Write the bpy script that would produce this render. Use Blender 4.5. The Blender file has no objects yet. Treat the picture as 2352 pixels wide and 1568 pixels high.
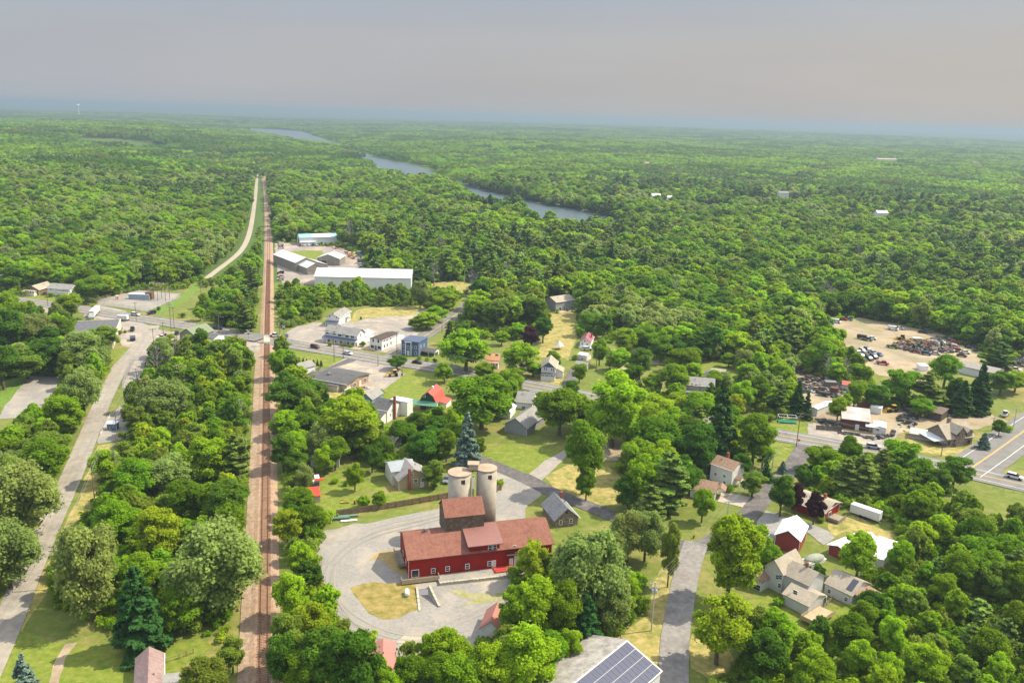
import bpy, bmesh, math, random
import numpy as np
from mathutils import Vector, Matrix
from mathutils.geometry import delaunay_2d_cdt
R_=math.radians
SC=bpy.context.scene
# ---------------------------------------------------------------- camera
W,HH,FL,CH=2352.,1568.,1920.,106.
TH=math.atan(516/FL); RO=math.atan(.0298)
fwd=Vector((0,math.cos(TH),-math.sin(TH))); rt=Vector((1,0,0)); up=rt.cross(fwd)
cr=rt*math.cos(RO)+up*math.sin(RO); cu=-rt*math.sin(RO)+up*math.cos(RO)
cam=bpy.data.cameras.new('camera'); co=bpy.data.objects.new('camera',cam); SC.collection.objects.link(co)
m=Matrix((cr,cu,-fwd)).transposed().to_4x4(); m.translation=Vector((0,0,CH)); co.matrix_world=m
cam.sensor_width=36; cam.lens=36*FL/W; cam.clip_start=1; cam.clip_end=120000
SC.camera=co
# ---------------------------------------------------------------- world, sun, exposure
SUN_AZ=R_(14); SUN_EL=R_(50)      # azimuth from +X towards +Y
wd=bpy.data.worlds.new("World"); SC.world=wd; wd.use_nodes=True
nt=wd.node_tree; sky=nt.nodes.new('ShaderNodeTexSky'); sky.sky_type='NISHITA'; sky.sun_disc=False
sky.sun_elevation=SUN_EL; sky.sun_rotation=math.pi/2-SUN_AZ; sky.air_density=1.4; sky.dust_density=3.5; sky.ozone_density=1.5
bg=nt.nodes['Background']; bg.inputs[1].default_value=0.09
# hazy summer sky: the physical sky mixed with an even grey blue veil that warms towards the horizon
geo=nt.nodes.new('ShaderNodeTexCoord'); sep=nt.nodes.new('ShaderNodeSeparateXYZ'); nt.links.new(geo.outputs['Generated'],sep.inputs[0])
rp=nt.nodes.new('ShaderNodeValToRGB'); nt.links.new(sep.outputs[2],rp.inputs[0]); e=rp.color_ramp.elements
SKYK=1/.09
def _s(c,k=SKYK): return tuple(v*k for v in c)+(1,)
e[0].position=0; e[0].color=(.312,.300,.298,1); e[1].position=.6; e[1].color=(.95,1.02,1.14,1)
for p_,c_ in ((.04,(.295,.288,.294)),(.085,(.272,.272,.285)),(.13,(.235,.258,.305)),(.2,(.27,.31,.38)),(.3,(.58,.63,.71))):
    q=rp.color_ramp.elements.new(p_); q.color=(*c_,1)
mxs=nt.nodes.new('ShaderNodeMixRGB'); mxs.inputs[0].default_value=.86; vm=nt.nodes.new('ShaderNodeVectorMath'); vm.operation='SCALE'; vm.inputs['Scale'].default_value=SKYK
az=nt.nodes.new('ShaderNodeMapRange'); az.inputs[1].default_value=-.55; az.inputs[2].default_value=.55; nt.links.new(sep.outputs[0],az.inputs[0])
tw=nt.nodes.new('ShaderNodeMixRGB'); tw.inputs[1].default_value=(.95,1.0,1.08,1); tw.inputs[2].default_value=(1.08,1.02,.95,1); nt.links.new(az.outputs[0],tw.inputs[0])
mp=nt.nodes.new('ShaderNodeMapping'); mp.inputs['Scale'].default_value=(1.2,1.2,9); nt.links.new(geo.outputs['Generated'],mp.inputs[0]); cn=nt.nodes.new('ShaderNodeTexNoise'); cn.inputs['Scale'].default_value=2.2; cn.inputs['Detail'].default_value=5; nt.links.new(mp.outputs[0],cn.inputs['Vector'])
cm=nt.nodes.new('ShaderNodeMapRange'); cm.inputs[3].default_value=.90; cm.inputs[4].default_value=1.10; nt.links.new(cn.outputs[0],cm.inputs[0])
t1=nt.nodes.new('ShaderNodeMixRGB'); t1.blend_type='MULTIPLY'; t1.inputs[0].default_value=1; nt.links.new(rp.outputs[0],t1.inputs[1]); nt.links.new(tw.outputs[0],t1.inputs[2])
t2=nt.nodes.new('ShaderNodeVectorMath'); t2.operation='SCALE'; nt.links.new(t1.outputs[0],t2.inputs[0]); nt.links.new(cm.outputs[0],t2.inputs['Scale'])
nt.links.new(t2.outputs[0],vm.inputs[0]); nt.links.new(sky.outputs[0],mxs.inputs[1]); nt.links.new(vm.outputs[0],mxs.inputs[2]); nt.links.new(mxs.outputs[0],bg.inputs[0])
sl=bpy.data.lights.new('sun','SUN'); sl.energy=5.0; sl.angle=R_(.5); sl.color=(1,.91,.72)
so=bpy.data.objects.new('sun',sl); SC.collection.objects.link(so)
sv=Vector((math.cos(SUN_EL)*math.cos(SUN_AZ),math.cos(SUN_EL)*math.sin(SUN_AZ),math.sin(SUN_EL)))
so.rotation_euler=sv.to_track_quat('Z','Y').to_euler()
vs=SC.view_settings; vs.view_transform='Standard'; vs.look='None'; vs.gamma=1; vs.exposure=0.80
SC.cycles.volume_bounces=0; SC.cycles.max_bounces=6; SC.cycles.diffuse_bounces=3; SC.cycles.transmission_bounces=3
SC.cycles.use_denoising=True
rng=np.random.default_rng(7); random.seed(7)
# ---------------------------------------------------------------- pixel -> place
OR={0:(0,0,1),1:(0,980,2.667),2:(666.4,980,2.667),3:(1411.2,980,2.5),4:(0,588,3.334),5:(548.8,509.6,3.334),6:(1097.6,588,3.334),7:(1646.4,666.4,3.077),8:(705.6,1254.4,4.286),9:(901.6,1058.4,5.454),10:(705.6,666.4,6),11:(627.2,509.6,6),12:(1724.8,1215.2,6)}
def g(k,x,y,z=0.):
    a,b,s=OR[k]; x=a+x/s; y=b+y/s
    d=fwd+cr*((x-W/2)/FL)-cu*((y-HH/2)/FL); t=(z-CH)/d.z
    return Vector((d.x*t,d.y*t,z))
def pr(p):
    v=Vector(p)-Vector((0,0,CH)); k=v.dot(fwd); return W/2+FL*v.dot(cr)/k, HH/2-FL*v.dot(cu)/k, FL/k
def hsolve(P,ypx):
    lo,hi=P[2]-1,P[2]+60
    for _ in range(40):
        q=(lo+hi)/2
        if pr((P[0],P[1],q))[1]>ypx: lo=q
        else: hi=q
    return q
def G(pts,z=0.):           # list of (k, x,y, x,y, ...) chunks -> world points
    o=[]
    for ch in pts:
        k=ch[0]
        for i in range(1,len(ch),2): o.append(g(k,ch[i],ch[i+1],z))
    return o
# ---------------------------------------------------------------- noise helper for terrain
def vnoise(x,y,seed=0):
    xi=np.floor(x).astype(np.int64); yi=np.floor(y).astype(np.int64); xf=x-xi; yf=y-yi
    def hsh(a,b):
        n=(a*374761393+b*668265263+seed*1442695)&0xffffffff; n=((n^(n>>13))*1274126177)&0xffffffff
        return ((n^(n>>16))&0xffff)/65535.
    u=xf*xf*(3-2*xf); v=yf*yf*(3-2*yf)
    return (hsh(xi,yi)*(1-u)+hsh(xi+1,yi)*u)*(1-v)+(hsh(xi,yi+1)*(1-u)+hsh(xi+1,yi+1)*u)*v
# river centre line for terrain and water
RIVFAR=G([(0,1475,524,1400,498,1330,483,1250,470,1190,456,1130,441,1085,430,1035,414,985,391,940,377,870,363,820,348,765,327,735,316,690,302,640,298,575,295)])
RIVNEAR=G([(0,575,305,600,309,700,330,735,331,768,336,800,347,820,356,862,392,900,412,985,420,1035,428,1085,474,1150,488,1190,476,1222,524,1330,540,1400,536,1475,530)])
RIV=np.array([(p.x,p.y) for p in RIVFAR+RIVNEAR])
def inpoly(px,py,poly):
    px=np.asarray(px,float); py=np.asarray(py,float); c=np.zeros(px.shape,bool); n=len(poly); j=n-1
    for i in range(n):
        xi,yi=poly[i][0],poly[i][1]; xj,yj=poly[j][0],poly[j][1]
        if yi!=yj: c^=((yi>py)!=(yj>py))&(px<(xj-xi)*(py-yi)/(yj-yi)+xi)
        j=i
    return c
def segdist(px,py,line,closed=True):
    px=np.asarray(px,float); py=np.asarray(py,float); d=np.full(px.shape,1e9); n=len(line)
    for i in range(n if closed else n-1):
        a=line[i]; b=line[(i+1)%n]; dx=b[0]-a[0]; dy=b[1]-a[1]; L=dx*dx+dy*dy+1e-9
        t=np.clip(((px-a[0])*dx+(py-a[1])*dy)/L,0,1); d=np.minimum(d,np.hypot(px-a[0]-t*dx,py-a[1]-t*dy))
    return d
def hgt(x,y):
    x=np.asarray(x,float); y=np.asarray(y,float); D=np.hypot(x,y)
    ramp=np.clip((D-620)/900,0,1)
    rd=segdist(x,y,RIV); rin=inpoly(x,y,RIV); rf=np.where(rin,0,np.clip((rd-40)/420,0,1))
    td=np.clip((segdist(x,y,TRK,False)-25)/200,0,1) if TRK is not None else 1
    h=(vnoise(x/430,y/430,3)*14+vnoise(x/1500,y/1500,5)*26)*ramp*rf*td
    far=np.clip((D-7000)/9000,0,1)
    h=h*.9+far*(vnoise(x/3800,y/3800,9)*52-15)
    far2=np.clip((D-17000)/8000,0,1)
    return h+far2*np.maximum(0,vnoise(x/5200,y/5200,12)-.3)*62
TRK=None
TRACK=G([(0,605,1600,612,980,613,780,617,600,617,555,616,510,614,470,611,440,606,405,600,392,590,382)])
b=TRACK[-1]; c_=TRACK[-2]; TRACK=TRACK+[b+(b-c_)*1.2+Vector((-60,0,0)),b+(b-c_)*2.5+Vector((-250,0,0))]
TRK=[(p.x,p.y) for p in TRACK]
# ---------------------------------------------------------------- materials
MATS={}; ALB=.78
def _n(nt,t,**k):
    n=nt.nodes.new(t)
    for a,v in k.items(): setattr(n,a,v)
    return n
def mat(name,c1,c2=None,scale=1.,rough=.8,bump=0.,metal=0.,detail=5,c3=None,scale3=.1,bscale=None,wave=None,wavec=.0,contrast=(.35,.65),c3r=(.5,.62),tone=False):
    if name in MATS: return MATS[name]
    kk=ALB; c1=tuple(v*kk for v in c1); c2=c2 and tuple(v*kk for v in c2); c3=c3 and tuple(v*kk for v in c3)
    m=bpy.data.materials.new(name); m.use_nodes=True; nt=m.node_tree; b=nt.nodes['Principled BSDF']
    b.inputs['Roughness'].default_value=rough; b.inputs['Metallic'].default_value=metal
    if rough>.58: b.inputs['Specular IOR Level'].default_value=.18
    L=nt.links.new; tc=_n(nt,'ShaderNodeTexCoord'); co=tc.outputs['Object']
    def C(c): return (c[0],c[1],c[2],1)
    col=None
    if c2:
        n=_n(nt,'ShaderNodeTexNoise'); n.inputs['Scale'].default_value=scale; n.inputs['Detail'].default_value=detail; n.inputs['Roughness'].default_value=.65; L(co,n.inputs['Vector'])
        r=_n(nt,'ShaderNodeValToRGB'); r.color_ramp.elements[0].position=contrast[0]; r.color_ramp.elements[1].position=contrast[1]
        r.color_ramp.elements[0].color=C(c1); r.color_ramp.elements[1].color=C(c2); L(n.outputs[0],r.inputs[0]); col=r.outputs[0]
    if c3:
        n=_n(nt,'ShaderNodeTexNoise'); n.inputs['Scale'].default_value=scale3; n.inputs['Detail'].default_value=6; n.inputs['Roughness'].default_value=.7; L(co,n.inputs['Vector'])
        r=_n(nt,'ShaderNodeValToRGB'); r.color_ramp.elements[0].position=c3r[0]; r.color_ramp.elements[1].position=c3r[1]
        L(n.outputs[0],r.inputs[0]); mx=_n(nt,'ShaderNodeMixRGB'); L(r.outputs[0],mx.inputs[0])
        if col: L(col,mx.inputs[1])
        else: mx.inputs[1].default_value=C(c1)
        mx.inputs[2].default_value=C(c3); col=mx.outputs[0]
    if name in PATCHY and col:
        n=_n(nt,'ShaderNodeTexNoise'); n.inputs['Scale'].default_value=PATCHY[name][0]; n.inputs['Detail'].default_value=8; n.inputs['Roughness'].default_value=.75; L(co,n.inputs['Vector'])
        mr=_n(nt,'ShaderNodeMapRange'); mr.inputs[1].default_value=.3; mr.inputs[2].default_value=.7; mr.inputs[3].default_value=PATCHY[name][1]; mr.inputs[4].default_value=PATCHY[name][2]; L(n.outputs[0],mr.inputs[0]); v_=_n(nt,'ShaderNodeVectorMath',operation='SCALE'); L(col,v_.inputs[0]); L(mr.outputs[0],v_.inputs['Scale']); col=v_.outputs[0]
    h=None
    if wave:   # (axis,'scale') lines of siding / ribs / boards
        w=_n(nt,'ShaderNodeTexWave',wave_type='BANDS',bands_direction=wave[0],wave_profile='SAW'); w.inputs['Scale'].default_value=wave[1]/2; L(co,w.inputs['Vector'])
        w.inputs['Distortion'].default_value=wave[2] if len(wave)>2 else 0
        if wavec:
            mx=_n(nt,'ShaderNodeMixRGB',blend_type='MULTIPLY'); mx.inputs[0].default_value=wavec
            if col: L(col,mx.inputs[1])
            else: mx.inputs[1].default_value=C(c1)
            L(w.outputs[0],mx.inputs[2]); col=mx.outputs[0]
        h=w.outputs[0]
    if col: L(col,b.inputs['Base Color'])
    else: b.inputs['Base Color'].default_value=C(c1)
    if bump:
        bp=_n(nt,'ShaderNodeBump'); bp.inputs['Strength'].default_value=min(1,bump); bp.inputs['Distance'].default_value=.3
        if h is None:
            n=_n(nt,'ShaderNodeTexNoise'); n.inputs['Scale'].default_value=bscale or scale*3; n.inputs['Detail'].default_value=4; L(co,n.inputs['Vector']); h=n.outputs[0]
        L(h,bp.inputs['Height']); L(bp.outputs[0],b.inputs['Normal'])
    MATS[name]=m; return m
PATCHY={'grass':(.5,.78,1.18),'lawn':(.4,.8,1.18),'dry_grass':(.5,.8,1.15),'gravel':(.12,.88,1.1),'worn_lot':(.12,.85,1.12),'asphalt':(.15,.85,1.1),'old_gravel_road':(.2,.85,1.12),'dark_asphalt':(.2,.82,1.15),'grey_asphalt':(.2,.82,1.12),'tan_dirt':(.12,.78,1.15),'ballast':(.6,.8,1.15),'side_dirt':(.4,.75,1.2),'tall_weeds':(1.,.75,1.2),'warehouse_asphalt':(.15,.85,1.12),'red_shingles':(.5,.92,1.07),'gray_shingles':(.5,.88,1.1),'dark_shingles':(.5,.88,1.1),'tan_shingles':(.5,.88,1.1),'brown_shingles':(.5,.88,1.1),'silo_concrete':(.4,.85,1.1),'red_barn_siding':(.4,.82,1.1),'weathered_gray_roof':(.4,.8,1.15),'pale_metal_roof':(.2,.9,1.06),'white_metal_roof':(.25,.92,1.04)}
def leafmat(name,c,var=.25,hue=.014,trans=.5):
    m=bpy.data.materials.new(name); m.use_nodes=True; nt=m.node_tree; nt.nodes.clear(); L=nt.links.new
    out=_n(nt,'ShaderNodeOutputMaterial'); df=_n(nt,'ShaderNodeBsdfDiffuse'); tr=_n(nt,'ShaderNodeBsdfTranslucent'); mx=_n(nt,'ShaderNodeMixShader'); mx.inputs[0].default_value=trans
    oi=_n(nt,'ShaderNodeObjectInfo'); at=_n(nt,'ShaderNodeAttribute',attribute_name='tone')
    hs=_n(nt,'ShaderNodeHueSaturation'); hs.inputs['Color'].default_value=(*c,1)
    mr=_n(nt,'ShaderNodeMapRange'); mr.inputs[3].default_value=.5-hue; mr.inputs[4].default_value=.5+hue; L(oi.outputs['Random'],mr.inputs[0]); L(mr.outputs[0],hs.inputs['Hue'])
    m2=_n(nt,'ShaderNodeMath',operation='MULTIPLY'); L(oi.outputs['Random'],m2.inputs[0]); m2.inputs[1].default_value=7.31
    m3=_n(nt,'ShaderNodeMath',operation='FRACT'); L(m2.outputs[0],m3.inputs[0])
    mv=_n(nt,'ShaderNodeMapRange'); mv.inputs[3].default_value=1-var; mv.inputs[4].default_value=1+var; L(m3.outputs[0],mv.inputs[0])
    mm=_n(nt,'ShaderNodeMath',operation='MULTIPLY'); L(mv.outputs[0],mm.inputs[0]); L(at.outputs['Fac'],mm.inputs[1]); L(mm.outputs[0],hs.inputs['Value'])
    L(hs.outputs[0],df.inputs[0]); hs2=_n(nt,'ShaderNodeHueSaturation'); L(hs.outputs[0],hs2.inputs['Color']); hs2.inputs['Value'].default_value=1.45; hs2.inputs['Hue'].default_value=.497
    L(hs2.outputs[0],tr.inputs[0]); L(df.outputs[0],mx.inputs[1]); L(tr.outputs[0],mx.inputs[2]); L(mx.outputs[0],out.inputs[0])
    return m
# ---------------------------------------------------------------- object helpers
def link(o): SC.collection.objects.link(o); return o
def tag(o,label,cat,group=None,kind=None):
    if label: o['label']=label
    if cat: o['category']=cat
    if group: o['group']=group
    if kind: o['kind']=kind
    return o
def empty(name,loc,rz=0.,label=None,cat=None,group=None):
    o=bpy.data.objects.new(name,None); o.empty_display_size=.5; link(o); o.location=loc; o.rotation_euler=(0,0,rz)
    return tag(o,label,cat,group)
def part(name,bm,mt,parent=None,label=None):
    if isinstance(bm,bmesh.types.BMesh):
        me=bpy.data.meshes.new(name); bm.normal_update(); bm.to_mesh(me); bm.free()
    else: me=bm
    for x in (mt if isinstance(mt,(list,tuple)) else [mt]): me.materials.append(x)
    o=bpy.data.objects.new(name,me); link(o)
    if parent: o.parent=parent
    if label: o['label']=label
    return o
def box(bm,x0,x1,y0,y1,z0,z1,mi=0):
    v=[bm.verts.new(p) for p in ((x0,y0,z0),(x1,y0,z0),(x1,y1,z0),(x0,y1,z0),(x0,y0,z1),(x1,y0,z1),(x1,y1,z1),(x0,y1,z1))]
    for f in ((0,3,2,1),(4,5,6,7),(0,1,5,4),(1,2,6,5),(2,3,7,6),(3,0,4,7)):
        bm.faces.new([v[i] for i in f]).material_index=mi
def prism(bm,pts,ax,a,b_):   # closed outline pts (u,v) extruded along axis ax from a to b
    def P(u,v,w): return {'x':(w,u,v),'y':(u,w,v),'z':(u,v,w)}[ax]
    A=[bm.verts.new(P(u,v,a)) for u,v in pts]; B=[bm.verts.new(P(u,v,b_)) for u,v in pts]; n=len(pts)
    bm.faces.new(A); bm.faces.new(B[::-1])
    for i in range(n): bm.faces.new([A[i],B[i],B[(i+1)%n],A[(i+1)%n]])
    bmesh.ops.recalc_face_normals(bm,faces=bm.faces)
def tube(bm,pts,r0,r1=None,n=6):
    r1=r0 if r1 is None else r1; rings=[]; N=len(pts)
    for i,p in enumerate(pts):
        p=Vector(p); d=(Vector(pts[min(i+1,N-1)])-Vector(pts[max(i-1,0)])).normalized()
        a=d.orthogonal().normalized(); c=d.cross(a); r=r0+(r1-r0)*i/max(1,N-1)
        rings.append([bm.verts.new(p+(a*math.cos(t)+c*math.sin(t))*r) for t in [2*math.pi*k/n for k in range(n)]])
    for i in range(N-1):
        for k in range(n): bm.faces.new([rings[i][k],rings[i][(k+1)%n],rings[i+1][(k+1)%n],rings[i+1][k]])
    bm.faces.new(rings[0][::-1]); bm.faces.new(rings[-1])
def sheet(name,poly,z,mt,holes=(),kind='structure',label=None,jit=0.,sub=0):
    pts=[]; 
    P=[(p[0],p[1]) for p in poly]
    if jit:   # worn, uneven outline
        Q=[]
        for i in range(len(P)):
            a=np.array(P[i]); b2=np.array(P[(i+1)%len(P)]); n=max(1,int(np.hypot(*(b2-a))/2.5)); nn=np.array([-(b2-a)[1],(b2-a)[0]])/(np.hypot(*(b2-a))+1e-6)
            for k in range(n):
                q=a+(b2-a)*k/n; w=(vnoise(np.array([q[0]/4]),np.array([q[1]/4]),21)[0]-.5)*2*jit+(vnoise(np.array([q[0]/1.3]),np.array([q[1]/1.3]),22)[0]-.5)*jit
                Q.append(tuple(q+nn*w))
        P=Q
    vs_=[Vector(p) for p in P]; faces=[list(range(len(P)))]; edges=[]; off=len(P)
    for h in holes:
        vs_+=[Vector((p[0],p[1])) for p in h]; edges+=[(off+i,off+(i+1)%len(h)) for i in range(len(h))]; off+=len(h)
    r=delaunay_2d_cdt(vs_,edges,faces,2,1e-5)
    bm=bmesh.new(); V=[bm.verts.new((v.x,v.y,z)) for v in r[0]]
    for f in r[2]:
        c=[sum(r[0][i][k] for i in f)/len(f) for k in (0,1)]
        if any(inpoly([c[0]],[c[1]],h)[0] for h in holes): continue
        fc=bm.faces.new([V[i] for i in f])
    bm.normal_update()
    for f in bm.faces:
        if f.normal.z<0: f.normal_flip()
    o=part(name,bm,mt); o['kind']=kind
    if label: o['label']=label
    return o
def ribbon(bm,line,w0,w1,z,mi=0,smooth=1):    # strip between two offsets of a centre line
    pts=[Vector((p[0],p[1],0)) for p in line]
    for _ in range(smooth):
        Q=[pts[0]]
        for i in range(len(pts)-1): Q+=[pts[i]*.75+pts[i+1]*.25,pts[i]*.25+pts[i+1]*.75]
        pts=Q+[pts[-1]]
    prev=None
    for i,p in enumerate(pts):
        d=(pts[min(i+1,len(pts)-1)]-pts[max(0,i-1)]).normalized(); n=Vector((d.y,-d.x,0))
        a=bm.verts.new((p+n*w0)+Vector((0,0,z))); b_=bm.verts.new((p+n*w1)+Vector((0,0,z)))
        if prev:
            f=bm.faces.new([prev[0],prev[1],b_,a]) if w1>w0 else bm.faces.new([prev[1],prev[0],a,b_]); f.material_index=mi
            f.normal_update()
            if f.normal.z<0: f.normal_flip()
        prev=(a,b_)
    return pts
# ================================================================ SETTING
grass=mat('grass',(.11,.155,.02),(.19,.21,.045),.35,.95,bump=.3,bscale=2.5,c3=(.30,.235,.085),scale3=.045,contrast=(.3,.7),c3r=(.50,.66))
forestfloor=mat('forest_floor',(.06,.11,.02),(.10,.15,.03),.5,1,bump=.3)
lawn=mat('lawn',(.12,.18,.015),(.22,.24,.04),.6,.95,bump=.25,bscale=4,c3=(.30,.23,.08),scale3=.12,c3r=(.55,.7))
drygrass=mat('dry_grass',(.26,.25,.06),(.44,.33,.13),.5,.95,bump=.25,bscale=4,c3=(.10,.15,.02),scale3=.2,c3r=(.5,.7))
weeds=mat('tall_weeds',(.10,.19,.02),(.18,.26,.04),.8,.95,bump=.6,bscale=3)
asphalt=mat('asphalt',(.19,.18,.168),(.225,.213,.198),.5,.9,bump=.08,bscale=20,c3=(.13,.125,.12),scale3=.25,c3r=(.5,.7))
darkasphalt=mat('dark_asphalt',(.10,.09,.088),(.15,.135,.13),.8,.9,c3=(.19,.17,.16),scale3=.15,bump=.06,bscale=20)
oldroad=mat('old_gravel_road',(.31,.27,.22),(.37,.325,.265),.5,.95,bump=.08,bscale=8,c3=(.25,.23,.20),scale3=.12)
gravel=mat('gravel',(.24,.222,.20),(.315,.29,.257),1.2,.95,bump=.12,bscale=9,c3=(.40,.345,.27),scale3=.09,c3r=(.48,.7))
lot=mat('worn_lot',(.27,.24,.21),(.37,.32,.27),.5,.95,bump=.15,bscale=6,c3=(.46,.37,.26),scale3=.06,c3r=(.5,.66))
dirt=mat('tan_dirt',(.32,.245,.155),(.44,.35,.235),.12,.95,bump=.4,bscale=2,c3=(.22,.21,.09),scale3=.06,c3r=(.50,.64))
ballast=mat('ballast',(.30,.19,.12),(.47,.32,.22),1.4,.95,bump=.5,bscale=6,c3=(.30,.22,.15),scale3=.25,c3r=(.5,.75))
sidedirt=mat('side_dirt',(.27,.19,.13),(.40,.29,.20),.7,.95,bump=.3,bscale=5,c3=(.17,.16,.06),scale3=.3,c3r=(.56,.7))
trailm=mat('trail_gravel',(.36,.31,.24),(.45,.39,.31),.5,.95)
conc=mat('concrete',(.42,.38,.30),(.55,.50,.40),.8,.85,bump=.1,c3=(.30,.26,.2),scale3=.4)
whitep=mat('white_paint_line',(.62,.61,.58),(.75,.74,.7),3,.7); yellowp=mat('yellow_paint_line',(.62,.40,.08),(.7,.47,.12),3,.7)
RAMP=[g(8,1085,425),g(8,1190,418),g(8,1290,600),g(8,1120,640)]
R0,R1,R2,R3=RAMP
def hgrid(name,xs,ys,z,mt):
    X,Y=np.meshgrid(xs,ys); Z=hgt(X,Y)+z; n,mm=X.shape
    v=np.stack([X.ravel(),Y.ravel(),Z.ravel()],1); i=np.arange(n-1)[:,None]*mm+np.arange(mm-1)[None,:]
    f=np.stack([i,i+1,i+mm+1,i+mm],-1).reshape(-1,4)
    me=bpy.data.meshes.new(name); me.from_pydata(v.tolist(),[],f.tolist()); me.materials.append(mt)
    o=bpy.data.objects.new(name,me); link(o); o['kind']='structure'; return o
# ground: flat town sheet with the ramp cut out, then the land out to the horizon
sheet('ground',[(-420,60),(420,60),(420,520),(-420,520)],0,grass,holes=[[(p.x,p.y) for p in RAMP]])
def stretch(a,b_,n,pw): t=np.linspace(0,1,n); return a+(b_-a)*t**pw
xs=np.concatenate([-stretch(420,40000,90,3.2)[::-1],np.linspace(-419,419,60),stretch(420,40000,90,3.2)])
ys=np.concatenate([stretch(520,52000,230,2.6)])
hgrid('ground_far',xs,ys,0,forestfloor)
for s in (-1,1): hgrid('ground_side',np.sort(s*stretch(420,40000,30,3)),np.linspace(-500,520,20),0,forestfloor)
sheet('ground_behind',[(-420,-500),(420,-500),(420,60),(-420,60)],0,grass)
# water
wm=bpy.data.materials.new('river_water'); wm.use_nodes=True; b=wm.node_tree.nodes['Principled BSDF']; b.inputs['Base Color'].default_value=(.05,.075,.085,1); b.inputs['Roughness'].default_value=.3
n=_n(wm.node_tree,'ShaderNodeTexNoise'); n.inputs['Scale'].default_value=.35; tcn=_n(wm.node_tree,'ShaderNodeTexCoord'); wm.node_tree.links.new(tcn.outputs['Object'],n.inputs['Vector']); bp=_n(wm.node_tree,'ShaderNodeBump'); bp.inputs['Strength'].default_value=.04; bp.inputs['Distance'].default_value=.3; wm.node_tree.links.new(n.outputs[0],bp.inputs['Height']); wm.node_tree.links.new(bp.outputs[0],b.inputs['Normal'])
sheet('river',RIV,.35,wm)
UPR=G([(0,545,284,600,279.5,700,283,780,289,690,289,600,287.5)])
sheet('river',UPR,6,wm)
OPEN=[RIV,np.array([(p.x,p.y) for p in UPR])]        # no trees on these
NA=0
def area(name,ch,z,mt,jit=.6,keep=False,holes=()):
    P=G(ch); 
    if not keep: OPEN.append(np.array([(p.x,p.y) for p in P]))
    global NA; NA+=1
    return sheet(name,P,z+NA*.0016,mt,jit=jit,holes=holes)
# yards and lots (ground positions read off the photograph)
area('lawn',[(5,1080,1300,1230,1130,1310,1125,1560,1180,1640,1190,1560,1260,1440,1400,1200,1460,1100,1400)],.02,lawn)
area('lawn',[(2,1150,190,1230,150),(6,20,1440,420,1440,700,1500,560,1568),(2,1660,150,1460,290,1300,250)],.02,lawn)
area('lawn',[(2,200,440,440,430,620,400,780,390,960,420,960,435,300,520,180,540),(2,130,300,300,240,420,330,600,360,560,380)],.02,lawn)
area('lawn',[(6,470,720,560,440,620,440,760,430,760,620,700,760,690,800,600,760,470,780)],.02,drygrass)
area('dry_field',[(5,960,660,1440,640,1330,730,1300,735,950,730,880,770,850,780,890,680)],.02,drygrass)
area('dry_lawn',[(2,1560,300,1700,230,1950,240,2060,350,2060,480,1880,490,1620,380)],.02,drygrass)
area('dry_lawn',[(3,1230,560,1380,500,1520,580,1620,600,1640,680,1500,640,1330,600,1250,640)],.02,drygrass)
area('lawn',[(3,760,1000,900,960,1060,1080,1340,1020,1360,1130,1200,1160,1040,1250,900,1220,760,1100)],.02,lawn)
area('dry_verge',[(3,0,1210,180,1080,240,860,330,760,380,800,330,1000,290,1200,220,1470,100,1568,0,1400)],.02,drygrass)
area('dry_verge',[(3,440,1180,560,1150,700,1350,640,1470,560,1470,440,1380,425,1250)],.02,drygrass)
area('dry_verge',[(1,600,110,740,90,770,230,640,300,590,470,420,620,350,760,320,980,140,1240,60,1440,0,1568,0,1470,230,960,500,400)],.02,drygrass)
area('lawn',[(1,0,1568,90,1240,400,1330,850,1380,1240,1290,1300,1340,1000,1568)],.025,lawn)
area('dirt_path',[(1,305,1568,345,1420,400,1330,470,1320,400,1420,360,1568)],.045,dirt,jit=.3)
area('lawn',[(4,1370,330,1520,170,1530,240,1440,330,1250,430,1120,430)],.02,weeds,keep=False)
area('lawn',[(4,200,300,420,320,640,340,430,370,190,330)],.02,lawn)
area('lawn',[(5,1440,470,1640,450,1780,470,1800,540,1640,560,1500,520)],.02,drygrass)
area('lawn',[(5,1700,580,1780,560,1640,720,1440,830,1340,840,1500,800)],.02,lawn)
area('lawn',[(5,370,1010,640,1010,820,1050,700,1110,500,1090,400,1110)],.02,lawn)
area('lawn',[(6,1700,810,1880,800,2040,870,2000,960,1880,970,1700,900)],.02,lawn)
area('lawn',[(6,330,960,480,900,660,930,640,990,600,1010,330,985)],.03,drygrass)
area('lawn',[(7,300,960,580,880,620,960,700,1000,650,1030,420,990)],.02,lawn)
area('lawn',[(7,370,1060,560,1090,600,1110,540,1200,450,1250,340,1240)],.02,lawn)
area('lawn',[(7,1340,1050,1500,1100,1750,1120,1860,1060,2000,1000,2080,960,2130,980,1900,1180,1800,1210,1640,1170,1400,1140)],.02,drygrass)
area('lawn',[(4,840,730,960,700,1030,720,900,820,840,830)],.03,lawn)
area('lawn',[(5,560,1300,900,1300,1080,1300,920,1420,900,1460,640,1400,520,1290)],.02,drygrass)
area('weedy_bank',[(4,0,960,210,905,200,960,30,1190,0,1190)],.02,weeds)
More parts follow.
